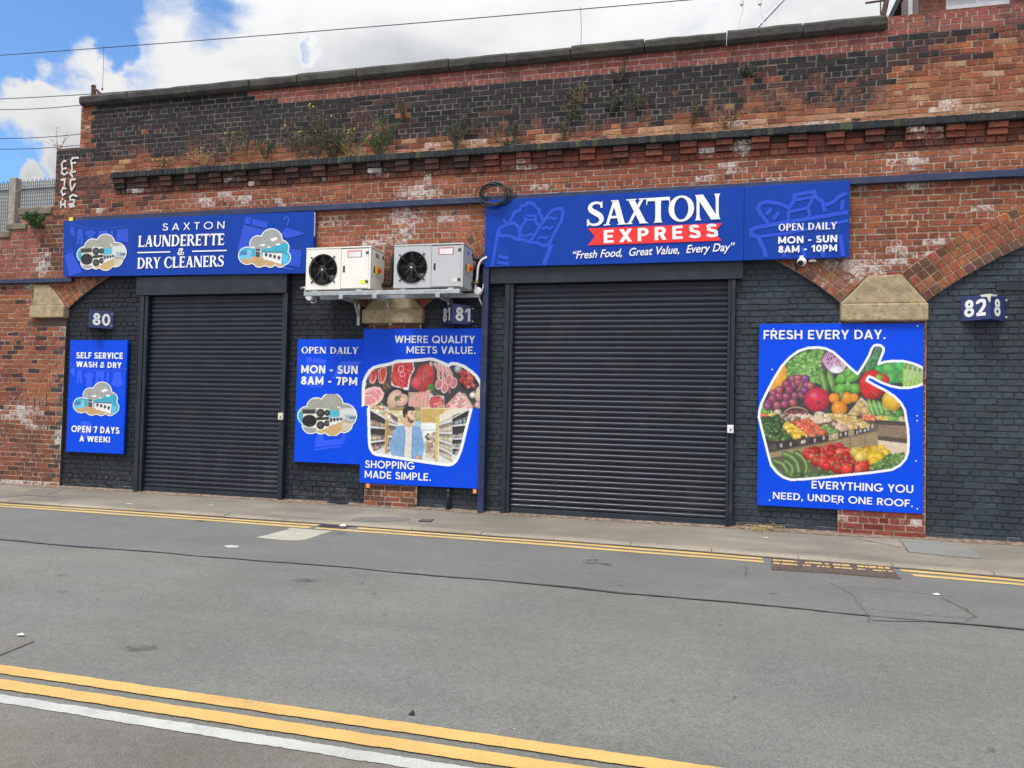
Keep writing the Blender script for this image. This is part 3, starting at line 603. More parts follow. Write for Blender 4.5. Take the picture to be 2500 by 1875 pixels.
# arch rings: four courses of headers
for ai, (cx_, cz_, R, x0, x1) in enumerate(ARCH):
    mb = MB(); a0 = math.atan2(3.02-cz_, x1-cx_)+0.004; a1 = math.pi-a0 if ai < 2 else math.atan2(3.02-cz_, x0-cx_)-0.004
    if ai == 2: a0 = 1.0
    th = RING/4
    for k in range(4):
        r0, r1 = R+k*th, R+(k+1)*th; n = int((a1-a0)*(r0+r1)/2/0.116); ph = 0.0 if k % 2 else 0.0
        for i in range(n):
            t0, t1 = a0+(a1-a0)*i/n, a0+(a1-a0)*(i+1)/n
            tm = (t0+t1)/2; xm, zm = cx_+r0*math.cos(tm), cz_+r0*math.sin(tm)
            left = xm < cx_
            c = lerp3((0.225, 0.070, 0.037), (0.290, 0.098, 0.050), rnd.random()); mo = (0.40, 0.30, 0.21)
            if rnd.random() < 0.18: c = (0.13, 0.055, 0.036)
            if ai == 1 and not left: c = lerp3(c, (0.34, 0.14, 0.10), rnd.random()*0.6)
            e = effl(xm, zm)*0.9+(0.35 if ai == 1 and not left else 0)
            if k == 0 and rnd.random() < 0.5: c = lerp3(c, (0.06, 0.05, 0.05), 0.6)
            g_ = 0.0045/((r0+r1)/2); y = -0.012
            def P(r, t, yy): return (cx_+r*math.cos(t), yy, cz_+r*math.sin(t))
            mb.face([P(r0, t0, y+0.012), P(r0, t1, y+0.012), P(r1, t1, y+0.012), P(r1, t0, y+0.012)][::-1], mo, e)
            jt = lambda: rnd.uniform(-0.004, 0.004); yy = y+rnd.uniform(-.003, .004)
            o = [(r0+0.005+jt(), t0+g_), (r0+0.005+jt(), t1-g_), (r1-0.005+jt(), t1-g_), (r1-0.005+jt(), t0+g_)]
            b_ = 0.006; gb = b_/R
            inn = [(o[0][0]+b_, o[0][1]+gb), (o[1][0]+b_, o[1][1]-gb), (o[2][0]-b_, o[2][1]-gb), (o[3][0]-b_, o[3][1]+gb)]
            vs = [P(r, t, y+0.012) for r, t in o]+[P(r, t, yy) for r, t in inn]
            mb.mesh(vs, [(7, 6, 5, 4)], tuple(q*rnd.uniform(0.85, 1.15) for q in c), e)
            mb.mesh(vs, [(4, 5, 1, 0), (5, 6, 2, 1), (6, 7, 3, 2), (7, 4, 0, 3)], lerp3(c, mo, 0.3), e)
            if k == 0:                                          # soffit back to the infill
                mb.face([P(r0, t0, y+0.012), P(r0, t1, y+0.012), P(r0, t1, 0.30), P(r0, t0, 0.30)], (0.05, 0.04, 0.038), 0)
    mb.build('arch_ring', M['brick'], via)
# springer stones
for tr, sl_ in zip(SPR, [(-11.435, -10.700, 2.930, 3.145), (-5.085, -4.095, 2.795, 3.012), (1.745, 2.782, 2.780, 3.008)]):
    m = MB(); m.prism(tr, -0.035, 0.28); m.box(sl_[0], sl_[1], -0.075, 0.28, sl_[2], sl_[3])
    m.build('springer_stone', M['stone'], via, bevel=0.022, seg=3)
# string course
m = MB(); x = -9.795
while x < 8.9:
    d = rnd.uniform(-.004, .004); c = lerp3((0.018, 0.022, 0.028), (0.036, 0.040, 0.042), rnd.random())
    if rnd.random() < 0.10: c = (0.06, 0.065, 0.045)
    m.box(x+0.004, x+0.078, -0.125+d, 0.0, 5.290+rnd.uniform(-.003, .003), 5.390+rnd.uniform(-.004, .003), c, 0.0); x += 0.0815
m.box(-9.79, 8.9, -0.112, 0.0, 5.294, 5.384, (0.09, 0.085, 0.08), 0)
m.mesh([(-9.79, -0.11, 5.388), (8.9, -0.11, 5.388), (8.9, 0.005, 5.44), (-9.79, 0.005, 5.44)], [(0, 1, 2, 3)], (0.26, 0.19, 0.13), 0)
m.build('string_course', M['brick'], via, bevel=0.006)
m = MB(); x = -9.78; i = 0
while x < 8.9:
    for r, (yp, yb) in enumerate([(0.092, 0.035), (0.062, 0.022)]):
        z1 = 5.288-r*BZ; z0 = z1-BZ; pr = (i % 2 == 0); y = -(yp if pr else yb)
        if i == 0: y = -yp
        dk = rnd.random(); c = lerp3((0.030, 0.024, 0.025), (0.10, 0.045, 0.035), dk) if x < -3.2 else lerp3((0.06, 0.03, 0.028), (0.23, 0.07, 0.045), dk)
        e = effl(x+0.12, (z0+z1)/2)
        wv = rnd.uniform(-.01, .01)
        m.box(x+0.004+wv, x+0.232-rnd.uniform(0, .012), y+rnd.uniform(-.004, .004), 0.0, z0+0.004, z1-0.003, c, e)
    for hh in range(2):
        xx = x+hh*0.118; dk = rnd.random(); c = lerp3((0.07, 0.032, 0.028), (0.24, 0.075, 0.045), dk) if x > -6 else lerp3((0.035, 0.025, 0.024), (0.13, 0.05, 0.035), dk)
        m.box(xx+0.004, xx+0.112, -0.022+rnd.uniform(-.004, .004), 0.0, 5.288-3*BZ+0.004, 5.288-2*BZ-0.004, c, effl(xx, 5.09))
    x += 0.236; i += 1
m.build('corbel_course', M['brick'], via, bevel=0.005)
# coping stones
jx = [-10.53, -9.54, -8.37, -7.18, -6.32, -5.28, -3.765, -2.86, -1.905, -0.855, 0.262, 1.24, 2.275]
for a, b in zip(jx, jx[1:]):
    m = MB(); dz, dy = rnd.uniform(-.012, .010), rnd.uniform(-.010, .010); tl = rnd.uniform(-.006, .006); n = 6
    pr = [(-0.055, 6.615), (-0.105, 6.655), (-0.112, 6.745), (-0.085, 6.785), (0.42, 6.80), (0.50, 6.74), (0.50, 6.615)]
    vs = []; fs = []
    for i in range(n+1):
        x = a+0.006+(b-a-0.012)*i/n
        vs += [(x, p[0]+dy+rnd.uniform(-.005, .005), p[1]+dz*(p[1] > 6.7)+tl*(i/n-0.5)+rnd.uniform(-.006, .006)*(0 < j < 5)) for j, p in enumerate(pr)]
    k = len(pr)
    for i in range(n): fs += [(i*k+j, (i+1)*k+j, (i+1)*k+(j+1) % k, i*k+(j+1) % k) for j in range(k)]
    fs += [tuple(range(k)), tuple(n*k+j for j in range(k))[::-1]]
    vs = [v for v in vs]; m.mesh(vs, [f[::-1] for f in fs]); m.build('coping_stone', M['coping'], via, bevel=0.008)
# stone ledges on the stepped end
m = MB(); m.box(-11.83, -11.10, -0.03, 0.46, 4.765, 4.895); m.box(-12.09, -11.64, -0.03, 0.46, 4.515, 4.622); m.box(-17.0, -12.0, -0.03, 0.46, 4.375, 4.488)
m.build('stepped_cap', M['coping'] if False else mat_plain('ledge_stone', (0.17, 0.145, 0.105), 0.9, var=0.35, vs=5, bump=0.6, bs=24), via, bevel=0.015)
# graffiti
m = MB(); yy = -0.0085
for k, s_ in enumerate([[(670, 800), (640, 805), (625, 830), (630, 880), (625, 920), (650, 940), (690, 915)], [(630, 885), (675, 872)], [(615, 995), (670, 980)], [(655, 985), (652, 1060)], [(670, 1082), (640, 1075), (622, 1110), (635, 1145), (668, 1130)],
                        [(622, 1205), (615, 1280)], [(660, 1200), (665, 1278)], [(620, 1242), (665, 1240)], [(628, 1182), (640, 1192)], [(800, 770), (740, 770), (722, 800), (735, 890)], [(722, 826), (775, 820)], [(738, 885), (712, 925), (772, 905)], [(712, 932), (735, 950), (738, 978)],
                        [(715, 995), (768, 985)], [(715, 1000), (720, 1060), (730, 1100), (770, 1030)], [(790, 1160), (740, 1145), (710, 1168), (718, 1195), (760, 1195), (750, 1235), (708, 1240), (715, 1264), (765, 1260)]]):
    pts = []
    for (a, b), (c, d) in zip(s_, s_[1:]): pts += [(a+(c-a)*i/4, b+(d-b)*i/4) for i in range(4)]
    pts.append(s_[-1]); m.ribbon([wp('Z4', p[0]+rnd.uniform(-2, 2), p[1]+rnd.uniform(-2, 2), yy) for p in pts], [0.030*rnd.uniform(0.75, 1.25) for _ in pts], yy-0.0008*k)
m.build('graffiti', M['graffiti'], via)
m = MB()
for k, s_ in enumerate([[(350, 430), (300, 530)], [(480, 370), (470, 520)], [(610, 430), (590, 500), (530, 510)], [(530, 510), (600, 730)], [(755, 440), (745, 740)], [(870, 640), (870, 450), (950, 600), (1030, 620)], [(1030, 620), (1030, 350)]]):
    pts = []
    for (a, b), (c, d) in zip(s_, s_[1:]): pts += [(a+(c-a)*i/4, b+(d-b)*i/4) for i in range(4)]
    pts.append(s_[-1]); m.ribbon([wp('B3', p[0]+rnd.uniform(-4, 4), p[1]+rnd.uniform(-4, 4), yy) for p in pts], [0.030*rnd.uniform(0.6, 1.3) for _ in pts], yy-0.0008*k)
m.build('graffiti', M['faded'], via)

# ---------------------------------------------------------------- painted infill of the three bays
OPEN = [(-9.236, -6.385, 3.60), (-2.822, 0.425, 3.60)]
def inf_spans(z):
    s = [(-10.74, -4.97), (-4.15, 1.76), (2.76, 9.0)]; r = []
    for a, b in s:
        o = [q for q in OPEN if a < q[0] < b and z < q[2]]
        if o: r += [(a, o[0][0]), (o[0][1], b)]
        else: r.append((a, b))
    return r
def paint_col(x, z):
    b = 1.0+0.35*fb(x, z, 1.4, 31)
    if x > 2.7: base = (0.034, 0.045, 0.060)
    elif x > 0: base = (0.032, 0.042, 0.056)
    elif x > -4.2: base = (0.026, 0.034, 0.046)
    else: base = (0.0140, 0.0185, 0.0260)
    c = tuple(q*b*rnd.uniform(0.92, 1.08) for q in base); mo = tuple(q*rnd.uniform(0.86, 1.0) for q in c)
    e = 0.0
    if z < 0.55 and x < -4.9: e = 0.55*cl(1.2-z*1.6)
    if z < 0.12: e = 0.5
    if rnd.random() < 0.004: c = tuple(q*1.5 for q in c)
    if z < 0.09 and rnd.random() < 0.7: mo = (0.16, 0.15, 0.14)
    return c, mo, e, 0.95
def skip_inf(a, b, p, q): return not any((x-c[0])**2+(z-c[1])**2 < (c[2]+0.22)**2 or z < 2.9 for x in (a, b) for z in (p, q) for c in ARCH if c[3]-0.1 < (a+b)/2 < c[4]+0.1)
for ba, bb in ((-10.8, -4.9), (-4.2, 1.8), (2.7, 9.1)):
    m = MB(); lay(m, lambda z: [q for q in inf_spans(z) if ba < q[0] < bb], 0.0, 4.5, 0.050, paint_col, skip_inf, off=0.06, deep=0.010); m.build('infill_wall', M['painted_brick'], via)
# recessed lintel panel in the right-hand bay
m = MB(); m.prism([wp('Z3', *q, 0.04) for q in [(1790, 785), (2500, 775), (2500, 870), (1790, 862)]], 0.032, 0.06); m.build('lintel', M['shutter_frame'], via, bevel=0.004)
# ================================================================ LETTERING
_gc = {}
def _font_glyph(ch, off, shear):
    key = (ch, off, shear)
    if key in _gc: return _gc[key]
    def mk(txt):
        c = bpy.data.curves.new('glyph', 'FONT'); c.body = txt; c.offset = off; c.shear = shear; c.resolution_u = 5
        o = bpy.data.objects.new('glyph', c); COL.objects.link(o)
        dg = bpy.context.evaluated_depsgraph_get(); me = o.evaluated_get(dg).to_mesh()
        vs = [tuple(v.co) for v in me.vertices]; fs = [tuple(p.vertices) for p in me.polygons]
        o.evaluated_get(dg).to_mesh_clear(); bpy.data.objects.remove(o); bpy.data.curves.remove(c); return vs, fs
    if ch == ' ': r = ([], [], 0.30)
    else:
        vs, fs = mk(ch)
        a = mk('H'+ch+'H')[0]; b = mk('HH')[0]
        adv = (max(v[0] for v in a)-min(v[0] for v in a))-(max(v[0] for v in b)-min(v[0] for v in b))
        r = (vs, fs, adv)
    _gc[key] = r; return r
_hh = _font_glyph('H', 0.0, 0.0)[0]; CAP = max(v[1] for v in _hh)
def sans(ch, w):
    """plain bold capitals built from bars, diagonals and rings; cap height 1, stroke w"""
    h = w/2; d = w*1.12; R = lambda x0, x1, y0, y1: [(x0, y0), (x1, y0), (x1, y1), (x0, y1)]; V = lambda x, a=0, b=1: R(x, x+w, a, b)
    D = lambda xb, xt, y0=0, y1=1, q=d: [(xb, y0), (xb+q, y0), (xt+q, y1), (xt, y1)]
    rg = lambda cx, cy, rx, ry, a0=0, a1=360, n=30: ('ring', _el(cx, cy, rx, ry, a0, a1, n), _el(cx, cy, rx-w, ry-w, a0, a1, n))
    bowl = lambda x, xr, y0, y1: [R(x, xr-(y1-y0)/2+.001, y1-w, y1), R(x, xr-(y1-y0)/2+.001, y0, y0+w), rg(xr-(y1-y0)/2, (y0+y1)/2, (y1-y0)/2, (y1-y0)/2, -90, 90, 14)]
    if ch == 'A': return [D(0, .40-d/2), D(.80-d, .40-d/2), R(.18, .62, .20, .20+w*.95)], .80
    if ch == 'C': return [rg(.48, .5, .48, .515, 42, 318)], .84
    if ch == 'D': return [V(.03), R(.03+w-.01, .36, 1-w, 1), R(.03+w-.01, .36, 0, w), rg(.36, .5, .42, .5, -90, 90, 20)], .81
    if ch == 'E': return [V(.03), R(.03+w-.01, .60, 0, w), R(.03+w-.01, .60, 1-w, 1), R(.03+w-.01, .55, .5-h, .5+h)], .63
    if ch == 'F': return [V(.03), R(.03+w-.01, .58, 1-w, 1), R(.03+w-.01, .53, .48-h, .48+h)], .59
    if ch == 'G': return [rg(.49, .5, .49, .515, 45, 360), R(.52, .98, .5-w*.9, .5), ], .98
    if ch == 'H': return [V(.03), V(.77-w), R(.03+w-.01, .77-w+.01, .5-h, .5+h)], .80
    if ch == 'I': return [V(.03)], .06+w
    if ch == 'K': return [V(.03), D(.55, .22, 0, .62, d*1.1), D(.10, .52, .30, 1, d*1.1)], .73
    if ch == 'L': return [V(.03), R(.03+w-.01, .57, 0, w)], .58
    if ch == 'M': return [V(.03), V(.95-w), [(.03+w*.9, 1), (.03, 1), (.49-d*.45, .16), (.49+d*.45, .16)], [(.95, 1), (.95-w*.9, 1), (.49-d*.45, .16), (.49+d*.45, .16)]], .98
    if ch == 'N': return [V(.03), V(.80-w), [(.03, 1), (.03+d, 1), (.80, 0), (.80-d, 0)]], .83
    if ch == 'O': return [rg(.5, .5, .5, .515)], 1.0
    if ch == 'Q': return [rg(.5, .5, .5, .515), D(.84, .52, -.04, .36, d*.95)], 1.02
    if ch == 'P': return [V(.03)]+bowl(.03+w-.01, .65, .36, 1), .67
    if ch == 'R': return [V(.03)]+bowl(.03+w-.01, .66, .38, 1)+[D(.69-d, .30, 0, .42)], .70
    if ch == 'S':
        q = _smooth([(.60-h, .78), (.46, .955-h), (.30, 1-h), (.12+h*.2, .88-h*.3), (.07+h, .73), (.17, .585), (.34, .51), (.53, .42), (.64-h, .27), (.56, .08+h*.6), (.34, 0+h), (.17, .05+h), (.02+h*.6, .22)])
        return [('stroke', q, [w]*len(q))], .66
    if ch == 'T': return [V(.31-h, 0, 1-w+.01), R(0, .62, 1-w, 1)], .63
    if ch == 'U': return [V(.03, .36, 1), V(.75-w, .36, 1), rg(.39, .37, .36, .385, 180, 360, 20)], .78
    if ch == 'V': return [D(.38-d/2, 0), D(.38-d/2, .76-d)], .76
    if ch == 'W': return [D(.30-d/2, 0), D(.30-d/2, .56-d/2), D(.82-d/2, .56-d/2), D(.82-d/2, 1.12-d)], 1.12
    if ch == 'X': return [D(0, .74-d*1.05, 0, 1, d*1.05), D(.74-d*1.05, 0, 0, 1, d*1.05)], .74
    if ch == 'Y': return [V(.36-h, 0, .45), D(.36-d/2, 0, .38, 1), D(.36-d/2, .72-d, .38, 1)], .72
    if ch == '0': return [rg(.34, .5, .34, .515)], .70
    if ch == '1': return [V(.24), [(.24+w*.5, 1), (.24+.01, 1), (.02, .80), (.02, .80-w*1.1), (.24+.01, .84)]], .29+w
    if ch == '2':
        q = _smooth([(.05+h*.6, .72), (.12, .92-h), (.30, 1.0-h), (.50, .92-h*.6), (.57-h*.4, .72), (.50, .54), (.10+h, .06+h)]); return [('stroke', q, [w]*len(q)), R(.04, .62, 0, w)], .66
    if ch == '7': return [R(.02, .58, 1-w, 1), D(.14, .58-d, 0, 1-w+.01)], .60
    if ch == '8': return [rg(.32, .745, .275, .27), rg(.32, .275, .32, .29)], .66
    if ch == '&':
        q = _smooth([(.72-h*.6, 0.0), (.50, .26), (.26, .56), (.20, .76), (.28, .92-h*.3), (.40, 1-h), (.52, .90), (.50, .72), (.34, .56), (.14, .40), (.08, .24), (.16, .08), (.32, 0+h), (.50, .10), (.68, .42)]); return [('stroke', q, [w*.9]*len(q))], .76
    if ch == '!': return [V(.06, .30, 1), R(.05, .07+w, 0, w*1.1)], .14+w
    if ch == '.': return [_el(.03+w*.6, w*.6, w*.6, w*.6, 0, 345, 12)], .06+w*1.2
    if ch == ',': return [R(.04, .04+w*1.05, 0, w*1.1), [(.04+w*.35, .01), (.04+w*1.05, .01), (.04+w*.3, -.18), (.04-.03, -.18)]], .08+w
    if ch == '-': return [R(.05, .40, .5-h*1.5-.05, .5+h*.4-.05)], .46
    return [], .30
# flared display letters, cap height 1
def _el(cx, cy, rx, ry, a0, a1, n=18): return [(cx+rx*math.cos(math.radians(a0+(a1-a0)*i/n)), cy+ry*math.sin(math.radians(a0+(a1-a0)*i/n))) for i in range(n+1)]
def _stem(x, w, y0=0, y1=1, f=0.055): return [(x-f, y0), (x+w+f, y0), (x+w+f*.35, y0+.06), (x+w, y0+.22), (x+w, y1-.22), (x+w+f*.35, y1-.06), (x+w+f, y1), (x-f, y1), (x-f*.35, y1-.06), (x, y1-.22), (x, y0+.22), (x-f*.35, y0+.06)]
def _bar(x0, x1, y0, y1, up=0, dn=0): return [(x0, y0), (x1, y0-dn), (x1+0.03, y0-dn), (x1+0.015, (y0+y1)/2), (x1+0.03, y1+up), (x1, y1+up), (x0, y1)] if True else []
def _diag(xb, xt, w, y0=0, y1=1): return [(xb, y0), (xb+w, y0), (xt+w, y1), (xt, y1)]
def _ring(cx, cy, rx, ry, tx, ty, a0=0, a1=360, n=28, sx=0):
    return ('ring', _el(cx, cy, rx, ry, a0, a1, n), _el(cx+sx, cy, rx-tx, ry-ty, a0, a1, n))
def _stroke(pts, ws): return ('stroke', pts, ws)
def _smooth(p, n=5):
    r = []
    for i in range(len(p)-1):
        p0, p1, p2, p3 = p[max(i-1, 0)], p[i], p[i+1], p[min(i+2, len(p)-1)]
        for k in range(n):
            t = k/n
            r.append(tuple(0.5*((2*p1[j])+(-p0[j]+p2[j])*t+(2*p0[j]-5*p1[j]+4*p2[j]-p3[j])*t*t+(-p0[j]+3*p1[j]-3*p2[j]+p3[j])*t**3) for j in range(len(p1))))
    r.append(tuple(p[-1])); return r
def _S():
    q = _smooth([(.52, .80, .05), (.48, .905, .085), (.34, .945, .10), (.19, .89, .12), (.13, .76, .15), (.19, .63, .19), (.34, .52, .205), (.48, .40, .19), (.53, .25, .15), (.46, .11, .12), (.30, .055, .10), (.14, .09, .085), (.07, .22, .05)])
    return [_stroke([(a, b) for a, b, c in q], [c for a, b, c in q]), [(.49, .74), (.56, .72), (.565, .985), (.52, .985)], [(.03, .30), (.10, .27), (.08, .01), (.025, .02)]]
T_ = 0.185; H_ = 0.095
SERIF = {
 'S': (_S(), 0.62), 'A': ([_diag(.07, .335, .10), _diag(.53, .30, .21), [(.20, .27), (.62, .27), (.60, .37), (.225, .37)], [(-.01, 0), (.24, 0), (.22, .045), (.02, .045)], [(.46, 0), (.80, 0), (.76, .045), (.50, .045)], [(.26, .955), (.26, 1.0), (.5, 1.0), (.5, .955)]], 0.79),
 'X': ([_diag(.48, .06, .22), _diag(.05, .50, .11), [(-.01, 0), (.24, 0), (.2, .045), (.02, .045)], [(.44, 0), (.76, 0), (.72, .045), (.48, .045)], [(.02, .955), (.34, .955), (.36, 1), (0, 1)], [(.44, .955), (.68, .955), (.71, 1), (.42, 1)]], 0.75),
 'T': ([_stem(.26, T_, 0, .95), [(.0, .87), (.71, .87), (.73, .72), (.755, .72), (.745, 1.0), (-.035, 1.0), (-.045, .72), (-.02, .72)]], 0.72),
 'O': ([_ring(.42, .5, .42, .52, .185, .085)], 0.86), 'N': ([_stem(.08, H_), _diag(.55, .04, .25), _stem(.70, H_)], 0.90),
 'L': ([_stem(.07, T_), [(.2, 0), (.60, 0), (.66, .26), (.635, .26), (.58, .115), (.2, .115)]], 0.66),
 'U': ([_stem(.07, T_, .28, 1), ('ring', _el(.40, .34, .33, .36, 180, 360), _el(.42, .34, .165, .24, 180, 360)), _stem(.635, H_, .30, 1)], 0.83),
 'D': ([_stem(.07, T_), ('ring', [(.2, 1)]+_el(.32, .5, .46, .5, 90, -90)+[(.2, 0)], [(.2, .90)]+_el(.32, .5, .27, .40, 90, -90)+[(.2, .10)])], 0.83),
 'E': ([_stem(.07, T_), [(.2, 0), (.56, 0), (.61, .24), (.585, .24), (.54, .11), (.2, .11)], [(.2, .89), (.53, .89), (.565, .76), (.59, .76), (.56, 1), (.2, 1)], [(.2, .455), (.44, .455), (.47, .38), (.495, .38), (.495, .63), (.47, .63), (.44, .55), (.2, .55)]], 0.63),
 'R': ([_stem(.07, T_), ('ring', [(.2, 1)]+_el(.33, .735, .30, .265, 90, -90)+[(.2, .47)], [(.2, .905)]+_el(.33, .735, .125, .17, 90, -90)+[(.2, .565)]), [(.30, .5), (.50, .48), (.82, .0), (.60, 0)]], 0.79),
 'P': ([_stem(.07, T_), ('ring', [(.2, 1)]+_el(.33, .72, .32, .28, 90, -90)+[(.2, .44)], [(.2, .905)]+_el(.33, .72, .14, .185, 90, -90)+[(.2, .535)])], 0.66),
 'Y': ([_stem(.27, T_, 0, .50), [(.27, .48), (.455, .48), (.25, 1), (.02, 1)], [(.33, .40), (.44, .42), (.70, 1), (.58, 1)], [(-.03, .955), (.30, .955), (.32, 1), (-.05, 1)], [(.52, .955), (.76, .955), (.78, 1), (.50, 1)]], 0.74),
 'C': ([_ring(.44, .5, .44, .52, .185, .085, 42, 318, 26, 0.02), [(.74, .80), (.775, .62), (.80, .62), (.80, .98), (.775, .98)], [(.75, .20), (.79, .33), (.81, .33), (.78, .1)]], 0.82),
 'I': ([_stem(.07, T_)], 0.34)}
def glyph(ch, font, w):
    if font == 'serif': parts, adv = SERIF[ch] if ch != ' ' else ([], 0.36)
    else: parts, adv = sans(ch, w); adv += 0.085
    vs = []; fs = []
    for k, p in enumerate(parts):
        b = len(vs); dz = 0.0007*k
        if p[0] == 'ring':
            o, i = p[1], p[2]; n = len(o); vs += [(q[0], q[1], dz) for q in o]+[(q[0], q[1], dz) for q in i]
            fs += [(b+j, b+j+1, b+n+j+1, b+n+j) for j in range(n-1)]
        elif p[0] == 'stroke':
            t = MB(); t.ribbon(p[1], p[2], 0); vs += [(v[0], v[2], dz) for v in t.v]; fs += [tuple(b+i for i in f) for f in t.f]
        else:
            tri = tessellate_polygon([[Vector((q[0], q[1], 0)) for q in p]]); vs += [(q[0], q[1], dz) for q in p]; fs += [tuple(b+i for i in t) for t in tri]
    return vs, fs, adv
def put_text(mb, txt, p0, p1, cap, y, font='sans', off=0.19, shear=0.0, sp=0.0, zlift=0.0):
    """lay txt so that it runs exactly from p0 to p1 (both X, Z on the baseline) with capitals `cap` metres tall"""
    X = 0; VS = []; FS = []; unit = CAP if font == 'script' else 1.0
    for ch in txt:
        vs, fs, adv = _font_glyph(ch, off, shear) if font == 'script' else glyph(ch, font, off)
        b = len(VS); VS += [(v[0]+X, v[1], v[2]) for v in vs]; FS += [tuple(b+i for i in f) for f in fs]; X += adv+sp
    x0 = min(v[0] for v in VS); x1 = max(v[0] for v in VS)
    dx, dz = p1[0]-p0[0], p1[1]-p0[1]; ln = math.hypot(dx, dz); ux, uz = dx/ln, dz/ln; kx = ln/(x1-x0); kz = cap/unit
    out_ = []
    for vx, vy, vz in VS:
        a = (vx-x0)*kx; b = vy*kz
        out_.append((p0[0]+ux*a-uz*b, y-vz-zlift, p0[1]+uz*a+ux*b))
    ff = []
    for f in FS:                                                # face the street
        a, b, c = (out_[f[i]] for i in range(3))
        ff.append(f if (b[0]-a[0])*(c[2]-a[2])-(c[0]-a[0])*(b[2]-a[2]) > 0 else f[::-1])
    mb.mesh(out_, ff)
def tx(mb, txt, fr, a, b, top, y, **kw):
    """a, b: baseline ends; top: a point at capital height above a"""
    p0, p1, pt = wp(fr, *a, y), wp(fr, *b, y), wp(fr, *top, y)
    q = MB(); put_text(q, txt, p0, p1, abs(pt[1]-p0[1]), y, **kw); mb.lines = getattr(mb, 'lines', [])+[q]

